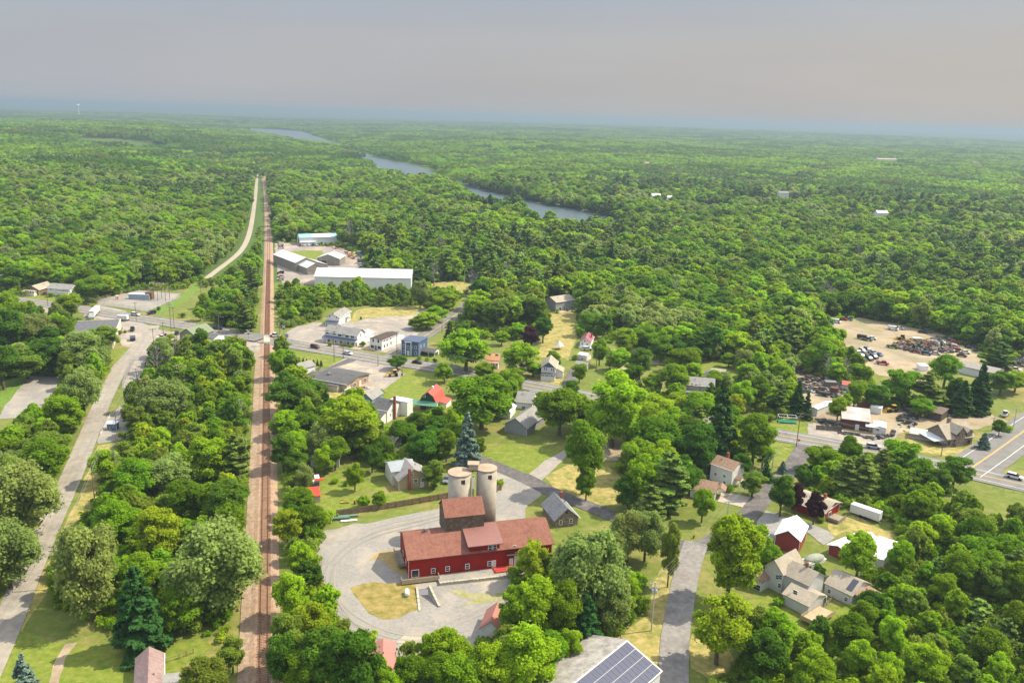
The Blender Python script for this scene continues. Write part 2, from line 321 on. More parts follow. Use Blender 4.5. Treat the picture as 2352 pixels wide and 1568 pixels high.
# gravel yard of the grain elevator
YARD=[(2,165,720,220,640,400,600,600,560,760,530,915,500,960,455,1100,440,1260,400,1240,230,1400,330,1560,360,1540,420,1440,480,1430,530,1500,620,1350,900,1400,1100,1280,1230,1180,1320,1080,1400,900,1460,640,1400,520,1330,300,1190,210,1060,170,850)]
area('gravel_yard',YARD,.035,gravel,1.0,holes=[[(p.x,p.y) for p in RAMP]])
area('grass_island',[(8,600,140,700,60,900,20,960,120,960,300,700,120)],.06,mat('dead_grass',(.30,.22,.08),(.40,.29,.12),.8,.95,bump=.3,bscale=4),.8)
area('grass_island',[(8,420,400,640,355,800,370,960,360,1040,390,1110,630,1010,660,900,700,760,720,600,660,500,560,430,470)],.06,mat('patchy_grass',(.16,.15,.025),(.34,.25,.09),.45,.95,bump=.3,bscale=4,contrast=(.35,.62)),.8)
area('weedy_strip',[(8,1390,440,1500,430,1620,470,1830,460,1960,440,1960,520,1700,560,1450,610,1560,560,1640,530,1500,500)],.06,mat('thin_weeds',(.24,.24,.07),(.36,.32,.2),.6,.95),.7)
area('dry_patch',[(8,860,940,960,880,1150,880,1160,960,1080,1010,960,1010)],.06,mat('pale_dirt',(.46,.38,.25),(.38,.33,.26),.6,.95),.8)
# lots
area('gravel_lot',[(4,0,1190,230,922,480,925,470,1000,370,1130,290,1290,130,1410,0,1480,0,1400,90,1350,200,1260,130,1240,0,1248)],.03,gravel,.5)
area('gravel_lot',[(4,790,1240,850,1210,930,1140,980,1190,1000,1240,1000,1330,980,1400,820,1430,740,1440)],.03,gravel,.5)
area('gravel_apron',[(4,840,890,870,830,980,780,1010,720,1100,700,1180,720,1180,800,1050,830,980,900,890,890)],.035,lot,.5)
area('store_lot',[(4,740,370,960,420,1060,500,1200,560,1380,590,1380,640,1230,690,1180,720,1030,710,940,690,900,640,940,560,930,520,750,480,640,520,640,430)],.03,lot,.4)
area('gravel_lot',[(4,925,1015,1095,1005,1175,795,1100,700,1010,760)],.037,lot,.3)
area('store_lot',[(4,1650,640,1830,640,2000,670,2000,740,1940,790,1840,740,1700,740)],.03,lot,.5)
area('corner_lot',[(4,170,350,440,400,430,440,190,410)],.035,lot,.4)
area('utility_yard',[(4,740,340,870,310,1060,262,1390,290,1350,330,1130,425,760,375)],.04,gravel,.3)
area('warehouse_lot',[(5,275,165,440,160,560,180,800,200,830,230,960,260,965,400,1010,370,1000,420,600,480,420,470,330,470,300,420,285,300)],.03,mat('warehouse_asphalt',(.26,.22,.195),(.33,.28,.25),.2,.9,c3=(.42,.34,.26),scale3=.04),.6)
area('grass_oval',[(5,365,250,400,228,500,218,640,222,650,245,590,290,480,296,400,294,368,280)],.06,lawn,.5)
area('hotel_lot',[(5,340,880,380,830,560,770,640,770,680,800,860,780,960,745,1130,725,1330,718,1420,670,1460,662,1410,720,1340,760,1330,830,1400,850,1240,960,1130,1000,1000,985,640,945,400,930)],.03,lot,1.)
area('shop_lot',[(5,680,1115,820,1040,1110,1055,1260,1090,1230,1135,1270,1170,1090,1300,950,1300,900,1260,720,1180)],.03,lot,.3)
area('shop_drive',[(5,500,1180,560,1150,680,1115,840,1045,900,1055,880,1070,720,1120,600,1190,520,1230)],.045,darkasphalt,.2)
area('junk_yard',[(7,800,240,880,215,1000,195,1250,235,1600,310,1700,380,1850,410,1870,500,1820,570,1500,640,1400,650,1150,600,1000,540,950,480,830,380)],.03,dirt,1.)
area('salvage_yard',[(7,530,560,600,590,700,600,960,690,990,760,1080,790,1250,830,1600,850,1760,880,1950,880,2060,930,2171,940,2171,960,2060,1010,1950,950,1840,985,1560,1000,1300,1010,1240,1060,1160,1075,900,1010,700,985,660,880,540,800)],.03,dirt,1.)
area('gravel_apron',[(7,640,940,900,990,1160,1040,1260,1050,1240,1120,1080,1115,760,1060,640,1040)],.045,lot,.5)
area('scrap_lot',[(7,1950,560,2171,480,2171,640,2050,600)],.03,dirt,.5)
area('two_track',[(7,505,520,520,440,560,360,580,350,575,380,545,450,540,520)],.03,dirt,.3)
area('house_drive',[(3,590,430,620,360,700,390,820,410,760,470,640,440)],.045,mat('pale_drive',(.38,.33,.27),(.45,.39,.32),.6,.9),.2)
area('garage_drive',[(3,830,530,870,480,1000,530,1130,560,1230,600,1270,640,1200,680,1100,600,930,620,880,690,820,600)],.035,mat('chip_lot',(.24,.235,.22),(.33,.31,.28),.6,.95),.4)
area('house_drive',[(6,630,1010,700,870,740,862,800,880,700,1020)],.05,darkasphalt,.15)
area('house_drive',[(2,1460,290,1560,210,1700,130),(6,700,1480,960,1330,1010,1340,760,1490),(2,1730,150,1540,330)],.045,mat('cracked_drive',(.28,.25,.22),(.36,.32,.28),.5,.9),.2)
area('house_drive',[(6,1060,880,1100,840,1150,760,1200,700,1240,800,1330,800,1440,800,1440,830,1200,830,1160,880)],.03,dirt,.5)
area('yard_dirt',[(6,930,1440,1120,1400,1190,1568,960,1568)],.04,dirt,.8)
# roads
def road(name,line,wd_,mt,z,lines=None,smooth=2,open_=True):
    L=[g(0,*p) for p in line]; bm=bmesh.new(); pts=ribbon(bm,L,-wd_/2,wd_/2,z,smooth=smooth); o=part(name,bm,mt); o['kind']='structure'
    if open_: ROADS.append(([(p.x,p.y) for p in pts],wd_/2+.5))
    for i,(a,b_,mm,dash) in enumerate(lines or ()):
        bm=bmesh.new(); ribbon(bm,L,a,b_,z+.03,smooth=smooth); q=part('road_marking',bm,mm); q['kind']='structure'
    return pts
ROADS=[]
HWY=[(-60,676),(57,692),(150,705),(228,717),(330,733),(420,747),(520,764),(606,779),(669,791),(789,811),(879,827),(984,842),(1089,859),(1200,883),(1293,900),(1390,919),(1484,938),(1640,970),(1786,999.5),(1916,1022),(2127,1063),(2345,1112),(2480,1144)]
road('highway',HWY,12.4,asphalt,.20,[(-.28,-.10,yellowp,0),(.10,.28,yellowp,0),(-4.1,-3.88,whitep,0),(3.88,4.1,whitep,0)])
road('crossroad',[(2215,1086),(2290,1035),(2352,990),(2420,945)],15,asphalt,.185,[(-.28,-.10,yellowp,0),(.1,.28,yellowp,0),(4.6,4.8,whitep,0),(-5.4,-5.2,whitep,0)],1)
road('side_road',[(888,826),(920,805),(981,770),(1041,728),(1078,697),(1094,675),(1096,655),(1090,638),(1080,621),(1072,612)],7.4,asphalt,.17,[(-.24,-.08,yellowp,0),(.08,.24,yellowp,0)])
OR_L=[(-40,1560),(15,1440),(62,1320),(110,1210),(160,1105),(200,1010),(232,930),(262,870),(290,825),(320,795),(345,765),(352,748)]
road('old_road',OR_L,6.1,oldroad,.16,None)
road('local_road',[(1060,1040),(1095,1053),(1150,1075),(1210,1100),(1274,1134),(1340,1158),(1401,1182),(1470,1212),(1547,1246),(1585,1262)],5.6,darkasphalt,.155)
road('local_road',[(1600,1246),(1592,1266),(1578,1310),(1566,1370),(1555,1430),(1548,1490),(1545,1620)],6.0,mat('grey_asphalt',(.22,.20,.185),(.29,.265,.24),.8,.9,c3=(.14,.13,.125),scale3=.12,c3r=(.5,.7)),.165)
road('local_road',[(1580,1270),(1650,1240),(1710,1195),(1745,1150),(1785,1110),(1815,1080),(1838,1045),(1858,1008)],5.8,darkasphalt,.16)
road('lane',[(1640,560-0),(1640,560)],1,asphalt,.01) if False else None
road('spur_road',[(930,640),(985,636),(1040,634),(1092,636)],4,lot,.15,None,1)
road('trail',[(474,640),(500,620),(530,598),(553,578),(568,553),(577,520),(583,480),(588,440),(590,410),(589,392)],4.2,trailm,.15)
road('farm_lane',[(-30,700),(30,706),(100,716)],3,lot,.03) if False else None
TRKM=mat('wheel_track',(.31,.285,.25),(.29,.265,.23),.8,.95); TRKD=mat('dark_track',(.235,.215,.19),(.265,.245,.215),.8,.95)
def tracks(ch,off,w,mt,z=.14,smooth=3):
    L=G(ch)
    for s in (-1,1):
        bm=bmesh.new(); ribbon(bm,L,s*off-w/2,s*off+w/2,z,smooth=smooth); o=part('wheel_tracks',bm,mt); o['kind']='structure'
tracks([(2,1230,420,1000,520,760,570,520,620,380,700,270,800,240,950,280,1080,420,1200,640,1290,860,1300,1100,1260)],.85,.45,TRKM,.13)
tracks([(2,1230,470,980,540,760,600,500,660,330,760,210,900,250,1060,360,1220,560,1340,900,1360)],.9,.4,TRKD,.135)
tracks([(2,800,1340,960,1220,1100,1160,1240,1100)],.85,.4,TRKM,.137); tracks([(2,1180,560,1260,500,1380,440,1480,390)],.9,.45,TRKM,.137)
tracks([(4,60,1460,200,1340,300,1230,360,1120,420,1020,490,950)],.85,.6,TRKM,.125); tracks([(4,20,1410,150,1320,270,1200,330,1080,420,960)],.85,.4,TRKM,.127)
tracks([(4,600,1568,700,1350,830,1080,930,880,1060,740,1130,620)],1.25,.5,TRKM,.20,2)
tracks([(5,380,880,560,900,760,840,900,800,1050,810,1180,860)],.9,.5,TRKM,.13); tracks([(5,660,930,700,860,800,800,950,770,1200,780,1300,850)],.9,.5,TRKD,.133)
tracks([(7,1100,560,1180,500,1300,470,1500,490,1750,540)],.9,.6,TRKM,.13); tracks([(7,850,330,980,380,1150,400,1240,440,1400,490)],.9,.6,TRKD,.133); tracks([(7,900,260,1050,300,1200,320,1400,330)],.9,.5,TRKD,.136); tracks([(7,1240,1040,1270,960,1400,900,1600,860,1850,900,2040,940)],.9,.6,TRKM,.13); tracks([(7,640,640,700,740,800,780,900,760)],.9,.6,TRKD,.13)
# ---- railroad
bm=bmesh.new(); ribbon(bm,[g(0,605,1600),g(0,612,980),g(0,612.8,805)],-4.9,-1.6,.17,smooth=1); o=part('railroad_service_path',bm,sidedirt); o['kind']='structure'
bm=bmesh.new()
prev=None
P2=[Vector(p) for p in TRACK]
for _ in range(2):
    Q=[P2[0]]
    for i in range(len(P2)-1): Q+=[P2[i]*.75+P2[i+1]*.25,P2[i]*.25+P2[i+1]*.75]
    P2=Q+[P2[-1]]
prof=[(-3.3,.05),(-1.9,.42),(1.9,.42),(3.3,.05)]
for i,p in enumerate(P2):
    d=(P2[min(i+1,len(P2)-1)]-P2[max(0,i-1)]).normalized(); n=Vector((d.y,-d.x,0)); cur=[bm.verts.new(p+n*u+Vector((0,0,z))) for u,z in prof]
    if prev:
        for k in range(3): bm.faces.new([prev[k],prev[k+1],cur[k+1],cur[k]])
    prev=cur
bmesh.ops.recalc_face_normals(bm,faces=bm.faces)
o=part('track_bed',bm,ballast); o['kind']='structure'
ROADS.append((TRK[2:],5.4)); ROADS.append(([(q.x,q.y) for q in [g(0,*p) for p in ((474,640),(500,620),(530,598),(553,578),(568,553),(577,520),(583,480),(588,440),(590,410),(589,392))]],6.5)); ROADS.append((TRK[:3],4.6)); ROADS.append(([(p.x-2.6,p.y) for p in TRACK[:3]],3.0))
# rails and ties: one track thing with two rails and its ties
TIE=mat('old_tie_wood',(.17,.09,.05),(.34,.19,.11),.9,.9,contrast=(.3,.7)); RUST=mat('rusty_rail',(.16,.06,.03),(.24,.10,.05),2,.55); 
tr=empty('railroad_track',TRACK[1],0,'single railroad track with rusty rails on a pinkish gravel bed','railway')
o0=Vector(TRACK[1])
for s in (-1,1):
    bm=bmesh.new(); 
    prev=None
    for i,p in enumerate(P2):
        d=(P2[min(i+1,len(P2)-1)]-P2[max(0,i-1)]).normalized(); n=Vector((d.y,-d.x,0)); q=p-o0
        cur=[bm.verts.new(q+n*(s*.75+u)+Vector((0,0,z))) for u,z in ((-.07,.5),(-.05,.72),(.05,.72),(.07,.5))]
        if prev:
            for k in range(3): bm.faces.new([prev[k],prev[k+1],cur[k+1],cur[k]])
        prev=cur
    bmesh.ops.recalc_face_normals(bm,faces=bm.faces); part('rail',bm,RUST,tr)
bm=bmesh.new(); acc=0.; 
for i in range(len(P2)-1):
    a=P2[i]; b_=P2[i+1]; L=(b_-a).length; d=(b_-a)/L; n=Vector((d.y,-d.x,0)); s=-acc%.56
    if a.length>620: break
    t=s
    while t<L:
        p=a+d*t-o0; j=random.uniform(-.08,.08); w=random.uniform(.1,.14); z1=.5+random.uniform(-.02,.02)
        vv=[p+n*(u+j)+d*e+Vector((0,0,z)) for z in (.40,z1) for u,e in ((-1.32,-w),(1.32,-w),(1.32,w),(-1.32,w))]
        V=[bm.verts.new(v) for v in vv]
        for f in ((4,5,6,7),(0,1,5,4),(1,2,6,5),(2,3,7,6),(3,0,4,7)): bm.faces.new([V[k] for k in f])
        t+=.56
    acc+=L
o=part('tie',bm,TIE,tr); o['kind']='stuff'
# level crossing panel
bm=bmesh.new(); c=g(0,613,781); d=(TRACK[3]-TRACK[2]).normalized(); 
ang=math.atan2(d.y,d.x)
box(bm,-6.5,6.5,-1.45,1.45,.02,.74); box(bm,-6.5,6.5,-.62,.62,.74,.76); 
o=part('road_crossing_deck',bm,conc); o.location=c; o.rotation_euler=(0,0,ang); o['kind']='structure'
bm=bmesh.new(); hd=(g(0,669,791)-g(0,560,771)).normalized(); n=Vector((-hd.y,hd.x,0))
V=[]
for u,z in ((-17,.205),(-1.9,.70),(1.9,.70),(17,.205)): V.append([bm.verts.new(c+hd*u+n*w+Vector((0,0,z))) for w in (-6.3,6.3)])
for i in range(3): 
    if i!=1: bm.faces.new([V[i][0],V[i+1][0],V[i+1][1],V[i][1]])
bmesh.ops.recalc_face_normals(bm,faces=bm.faces)
for f in bm.faces:
    if f.normal.z<0: f.normal_flip()
o=part('crossing_ramp',bm,asphalt); o['kind']='structure'
# ================================================================ BUILDINGS
def siding(name,c,c2=None,w=.8): return mat(name,c,c2 or tuple(x*.86 for x in c),.7,.7,wave=('Z',7.),wavec=.12,bump=.25)
def vboards(name,c,c2=None,s=2.5,k=.25): return mat(name,c,c2 or tuple(x*.85 for x in c),.9,.75,wave=('X',s),wavec=k,bump=.2)
def shingle(name,c,c2,sc=1.6): return mat(name,c,c2,sc,.95,bump=.35,bscale=5,contrast=(.32,.68),c3=tuple(x*.8 for x in c),scale3=.35,c3r=(.5,.8))
def metalroof(name,c,c2=None,ax='X'): return mat(name,c,c2 or tuple(x*.88 for x in c),.5,.45,wave=(ax,3.),wavec=.10,bump=.3,metal=.1)
WHITE=siding('white_siding',(.98,.97,.93)); WHITE2=siding('cream_white_siding',(.92,.87,.76)); GRAYS=siding('gray_siding',(.36,.38,.40)); LGRAY=siding('pale_gray_siding',(.80,.80,.78))
BLUE=siding('blue_siding',(.10,.17,.30)); SKYB=siding('light_blue_siding',(.20,.38,.52)); TAN=siding('tan_siding',(.52,.42,.27)); CREAM=siding('cream_siding',(.62,.55,.40)); YEL=siding('yellow_siding',(.62,.52,.25))
REDW=mat('red_barn_siding',(.42,.016,.012),(.34,.012,.010),.35,.65,wave=('Z',6.),wavec=.18,bump=.25,c3=(.30,.012,.01),scale3=.12,c3r=(.45,.75))
REDM=mat('red_metal_siding',(.30,.03,.03),(.25,.025,.025),.5,.55,wave=('X',3.),wavec=.15,bump=.2); GREENW=siding('dark_green_siding',(.02,.09,.06))
TAUPE=mat('taupe_metal_siding',(.30,.27,.22),(.27,.245,.2),.4,.6,wave=('X',3.),wavec=.1,bump=.2); WMET=mat('white_metal_siding',(.80,.81,.82),(.72,.74,.75),.3,.6,wave=('X',3.),wavec=.1,bump=.2)
WEATH=mat('weathered_boards',(.10,.062,.04),(.38,.29,.21),.9,.9,wave=('X',2.6,1.5),wavec=.55,bump=.4,c3=(.20,.16,.12),scale3=.8,contrast=(.3,.7),c3r=(.45,.6))
STONE=mat('field_stone',(.15,.10,.07),(.36,.30,.23),2.2,.9,bump=.5,contrast=(.42,.58)); BRICK=mat('red_brick',(.26,.07,.04),(.34,.11,.07),4,.9,bump=.2)
RSH=shingle('red_shingles',(.21,.085,.06),(.29,.135,.095)); RMET=metalroof('faded_red_metal',(.36,.165,.13)); GSH=shingle('gray_shingles',(.24,.23,.215),(.33,.315,.29)); DSH=shingle('dark_shingles',(.085,.085,.09),(.14,.135,.135))
SLATE=shingle('slate_shingles',(.14,.15,.16),(.27,.27,.27),2.2); BSH=shingle('brown_shingles',(.24,.15,.10),(.36,.24,.17)); TSH=shingle('tan_shingles',(.34,.29,.22),(.43,.37,.29)); GMET=metalroof('gray_metal_roof',(.42,.44,.46)); WROOF=mat('white_metal_roof',(.98,.98,.97),(.90,.90,.89),.3,.6,bump=.1)
LMET=mat('pale_metal_roof',(.64,.65,.67),(.72,.73,.74),.12,.5,wave=('X',1.6),wavec=.12,bump=.2); REDROOF=metalroof('bright_red_metal',(.62,.10,.06)); GRNROOF=metalroof('green_metal_roof',(.13,.33,.20)); BLROOF=metalroof('navy_roof',(.10,.13,.22)); SKROOF=mat('blue_metal_roof',(.25,.52,.62),(.30,.58,.68),.2,.5,wave=('X',2.),wavec=.1)
ORR=metalroof('orange_metal_roof',(.62,.28,.10)); PINK=metalroof('pink_metal_roof',(.42,.13,.17)); OLIVE=metalroof('olive_metal_roof',(.22,.25,.13),None,'X'); FLATB=mat('flat_tar_roof',(.10,.105,.11),(.15,.15,.155),.5,.9)
TRIM=mat('white_trim',(.95,.94,.92),None,1,.6); DTRIM=mat('dark_trim',(.08,.07,.06),None,1,.7); DOORW=mat('white_door',(.70,.69,.66),None,1,.5); DOORD=mat('dark_door',(.06,.04,.035),None,1,.5); DECKW=mat('deck_wood',(.42,.32,.2),(.55,.43,.28),1.5,.85,wave=('X',6.),wavec=.2); OLDW=mat('gray_deck_wood',(.30,.25,.19),(.42,.36,.29),1.5,.9,wave=('X',6.),wavec=.3)
GLASS=mat('window_glass',(.035,.045,.055),None,1,.12); STEEL=mat('galvanised_steel',(.45,.46,.47),None,1,.4,metal=.7)
def roofline(typ,h,rise,span,ov,t=.16):
    s=rise/(span/2)
    if typ=='gable': p=[(-ov,h-ov*s),(span/2,h+rise),(span+ov,h-ov*s)]
    elif typ=='gambrel': p=[(-ov*.6,h-ov*.9),(span*.17,h+rise*.62),(span/2,h+rise),(span*.83,h+rise*.62),(span+ov*.6,h-ov*.9)]
    elif typ=='shed': s=rise/span; p=[(-ov,h-ov*s),(span+ov,h+rise+ov*s)]
    elif typ=='shedr': s=rise/span; p=[(-ov,h+rise+ov*s),(span+ov,h-ov*s)]
    return p,[(a,b_+t) for a,b_ in p[::-1]]
def vol(root,x0,y0,w,d,z0,h,typ,rise,axis,wm_,rm,ov=.45,wname='wall',rname='roof',wlabel=None,rlabel=None,ovg=None,walls=True,t=.16):
    span=d if axis=='x' else w; a0,a1=(x0,x0+w) if axis=='x' else (y0,y0+d); o_=y0 if axis=='x' else x0; pa='x' if axis=='x' else 'y'; ovg=ov if ovg is None else ovg
    T=z0+h; out=None
    if walls:
        bm=bmesh.new()
        if typ in ('flat','hip'): box(bm,x0,x0+w,y0,y0+d,z0,T)
        else:
            top,_=roofline(typ,T,rise,span,0); top=[(o_+u,v-.03) for u,v in top]
            prism(bm,[(o_,z0)]+top+[(o_+span,z0)],pa,a0,a1)
        out=part(wname,bm,wm_,root,wlabel)
    bm=bmesh.new()
    if typ=='flat':
        box(bm,x0-ov,x0+w+ov,y0-ov,y0+d+ov,T+.003,T+.22)
    elif typ=='hip':
        m_=min(w,d)/2+ov; X0,X1,Y0,Y1=x0-ov,x0+w+ov,y0-ov,y0+d+ov
        rz=T+rise; r1=(X0+m_,(Y0+Y1)/2) if w>=d else ((X0+X1)/2,Y0+m_); r2=(X1-m_,(Y0+Y1)/2) if w>=d else ((X0+X1)/2,Y1-m_)
        for zz in (0,.18):
            V=[bm.verts.new(p) for p in ((X0,Y0,T+.01+zz),(X1,Y0,T+.01+zz),(X1,Y1,T+.01+zz),(X0,Y1,T+.01+zz))]
            if zz==0: bm.faces.new(V[::-1]); V0=V
            else:
                for i in range(4): bm.faces.new([V0[i],V0[(i+1)%4],V[(i+1)%4],V[i]])
                a=bm.verts.new((*r1,rz)); b_=bm.verts.new((*r2,rz))
                if w>=d: bm.faces.new([V[0],V[1],b_,a]); bm.faces.new([V[1],V[2],b_]); bm.faces.new([V[2],V[3],a,b_]); bm.faces.new([V[3],V[0],a])
                else: bm.faces.new([V[0],V[1],a]); bm.faces.new([V[1],V[2],b_,a]); bm.faces.new([V[2],V[3],b_]); bm.faces.new([V[3],V[0],a,b_])
        bmesh.ops.recalc_face_normals(bm,faces=bm.faces)
    else:
        lo,hi=roofline(typ,T,rise,span,ov,t); prism(bm,[(o_+u,v) for u,v in lo+hi],pa,a0-ovg,a1+ovg)
    part(rname,bm,rm,root,rlabel)
    return dict(root=root,x0=x0,y0=y0,w=w,d=d,z0=z0,h=h,wall=out)
def site(name,A,B,label,cat,group=None,z=0):
    d=B-A; r=empty(name,(A.x,A.y,z),math.atan2(d.y,d.x),label,cat,group); return r,math.hypot(d.x,d.y)
def onwall(V,side,k,x,y):    # where a pixel's ray meets a wall of this volume, in wall metres
    r=V['root']; a=r.rotation_euler[2]; c,s=math.cos(a),math.sin(a); L=r.location
    ka,kb,ks=OR[k]; X=ka+x/ks; Y=kb+y/ks; dv=fwd+cr*((X-W/2)/FL)-cu*((Y-HH/2)/FL)
    def tl(v): return Vector((v[0]*c+v[1]*s,-v[0]*s+v[1]*c,v[2]))
    o=tl(Vector((0,0,CH))-Vector(L)); e=tl(dv)
    if side in 'fb': q={'f':V['y0'],'b':V['y0']+V['d']}[side]; t=(q-o.y)/e.y; p=o+e*t; return p.x,p.z
    q={'l':V['x0'],'r':V['x0']+V['w']}[side]; t=(q-o.x)/e.x; p=o+e*t; return p.y,p.z
def window(V,side,u,z,w=.9,h=1.3,kind='window',fm=None,gm=None,bars=True,depth=.07):
    root=V['root']; fm=fm or TRIM; gm=gm or GLASS; x0,y0,W_,D_=V['x0'],V['y0'],V['w'],V['d']
    def bx(bm,u0,u1,z0,z1,a,b_):
        if side=='f': box(bm,u0,u1,y0-b_,y0-a,z0,z1)
        elif side=='b': box(bm,u0,u1,y0+D_+a,y0+D_+b_,z0,z1)
        elif side=='l': box(bm,x0-b_,x0-a,u0,u1,z0,z1)
        else: box(bm,x0+W_+a,x0+W_+b_,u0,u1,z0,z1)
    bm=bmesh.new(); bx(bm,u-w/2-.11,u+w/2+.11,z-h/2-.11,z+h/2+.11,.004,depth)
    o=part(kind,bm,fm,root)
    bm=bmesh.new(); bx(bm,u-w/2,u+w/2,z-h/2,z+h/2,.01,depth+.012)
    part('pane' if kind!='door' else 'door_leaf',bm,gm,o)
    if bars and kind=='window':
        bm=bmesh.new(); bx(bm,u-w/2,u+w/2,z-.035,z+.035,.012,depth+.03); part('sash_bar',bm,fm,o)
    return o
def wins(V,side,k,pts,w=.9,h=1.3,**kw):
    for x,y in pts:
        u,z=onwall(V,side,k,x,y); S=V['w'] if side in 'fb' else V['d']; o0_=V['x0'] if side in 'fb' else V['y0']
        u=min(max(u,o0_+w/2+.15),o0_+S-w/2-.15); z=max(z,V['z0']+h/2+.12)
        window(V,side,u,z,w,h,**kw)
def hz(A,k,x,y): a,b_,s=OR[k]; return hsolve(A,b_+y/s)-A[2]
def bxpart(name,root,dims,mt,label=None,more=()):
    bm=bmesh.new(); box(bm,*dims)
    for q in more: box(bm,*q)
    return part(name,bm,mt,root,label)
BLD=[]   # footprints kept clear of trees
def foot(root,x0,y0,w,d,pad=1.5):
    a=root.rotation_euler[2]; c,s=math.cos(a),math.sin(a); L=root.location
    BLD.append([(L.x+X*c-Y*s,L.y+X*s+Y*c) for X,Y in ((x0-pad,y0-pad),(x0+w+pad,y0-pad),(x0+w+pad,y0+d+pad),(x0-pad,y0+d+pad))])
# ---- grain elevator
A=Vector((-22.56,175.09,0)); yaw=R_(16.2); r=empty('grain_elevator',(A.x,A.y,.7),yaw,'long red grain elevator building with rust red roof and a grey board tower rising behind','building')
Vm=vol(r,0,0,35.2,13.6,0,4.95,'gable',3.3,'x',REDW,RSH,ov=.5,ovg=.5); foot(r,0,0,35.2,13.6)
bxpart('foundation',r,(-.02,8,-.02,.5,-2.3,-.03),conc)
# raised mid section with metal shed roof
bm=bmesh.new(); prism(bm,[(-.03,4.0),(-.03,6.75),(6.9,8.35),(6.9,4.0)],'x',14.5,21.9); part('raised_wall',bm,REDW,r)
bm=bmesh.new(); prism(bm,[(-.75,6.62),(6.75,8.42),(6.75,8.58),(-.75,6.78)],'x',14.0,22.7); part('raised_roof',bm,RMET,r)
Vt=vol(r,9.8,5.7,9.6,7.6,6.3,5.4,'gable',2.9,'x',WEATH,RSH,ov=.25,wname='tower_wall',rname='tower_roof',wlabel='weathered grey vertical boards')
V2=dict(Vm); V2['y0']=-.03
for x,y,w,h in ((510,1372,.85,1.1),(690,1347,.85,1.1),(938,1316,.85,1.15),(1217,1280,.85,1.1),(1525,1077,.7,.7)):
    u,z=onwall(Vm,'f',9,x,y); window(Vm,'f',u,z,w,h)
for x,y in ((1222,1087),(1281,1079)):
    u,z=onwall(V2,'f',9,x,y); window(V2,'f',u,z,.8,1.2)
u,z=onwall(Vm,'f',9,284,1418); window(Vm,'f',u,1.05,1.6,1.75,kind='patio_door')
u,z=onwall(Vm,'f',9,1270,1290); window(Vm,'f',u,1.05,.75,1.85,kind='door',gm=DOORW); 
u,z=onwall(Vm,'f',9,1485,1305); window(Vm,'f',u,1.0,.75,1.8,kind='door',gm=DOORW)
window(Vm,'f',27.2,1.5,2.8,2.8,kind='garage_door',gm=DOORW); bxpart('awning',r,(23.6,26.6,-.9,-.02,3.25,3.35),DTRIM)
for y in (4.5,9): window(Vm,'l',y,1.6,.8,1.2)
window(Vm,'l',6.8,5.6,.7,.9); bxpart('soffit_trim',r,(-.06,-.01,-.0,.18,0,4.9),TRIM)
bxpart('roof_vent',r,(5.0,5.5,6.1,6.6,7.9,8.9),STEEL,None,[(4.85,5.65,5.95,6.75,8.9,9.1)])
bxpart('side_deck',r,(-1.7,-.05,5.2,13.2,.1,.25),OLDW,None,[(-1.75,-1.65,5.2,13.2,.25,1.15),(-1.7,-.1,5.15,5.25,.25,1.15)])
bxpart('balcony',r,(-1.9,6.9,-1.9,-.02,-.28,-.1),DECKW,None,[(-1.9,6.9,-1.95,-1.86,-.3,.8),(-1.95,-1.86,-1.9,0,-.3,.8),(6.86,6.95,-1.9,0,-.3,.8)])
bxpart('loading_dock',r,(20.3,25.3,-2.6,-.05,.05,.3),mat('red_deck',(.50,.06,.04),(.42,.05,.04),1,.7),None,[(20.3,20.4,-2.6,-2.5,-.6,.9),(25.2,25.3,-2.6,-2.5,-.6,.9),(20.3,25.3,-2.6,-2.54,.8,.88),(20.3,25.3,-2.6,-2.54,-.65,.05)])
# basement door at the foot of the ramp, framed by the building
q=bxpart('basement_door',r,(1.7,5.0,-.9,-.82,-2.15,-.32),DOORW); bxpart('door_rib',q,(1.7,5.0,-.93,-.905,-1.3,-1.22),LGRAY)
# terrace and ramp
bm=bmesh.new(); ca,sa=math.cos(yaw),math.sin(yaw)
def Lc(x,y,z): return Vector((A.x+x*ca-y*sa,A.y+x*sa+y*ca,z))
P=[Lc(6.6,-3.6,.7),Lc(29,-4.2,.7),Lc(33,0,.7),Lc(6.6,0.2,.7)]; Q=[p-Vector((0,0,.75)) for p in P]
V=[bm.verts.new(p) for p in P]; U=[bm.verts.new(p) for p in Q]; bm.faces.new(V)
for i in range(4): bm.faces.new([V[i],U[i],U[(i+1)%4],V[(i+1)%4]])
bmesh.ops.recalc_face_normals(bm,faces=bm.faces); o=part('terrace',bm,gravel); o['kind']='structure'
bm=bmesh.new(); n=26
for i in range(n):
    a=Lc(6.6+i*22.4/n,-3.6-.6*i/n,0); j=random.uniform(-.03,.03)
    M_=Matrix.Translation(a)@Matrix.Rotation(yaw-.027,4,'Z'); s=len(bm.verts); box(bm,0,22.4/n-.06,-.35+j,.25+j,-.02,.82+j); bm.verts.ensure_lookup_table()
    for v in bm.verts[s:]: v.co=M_@v.co
tag(part('retaining_wall',bm,conc),'low wall of concrete blocks along the front of the red building terrace','retaining wall')
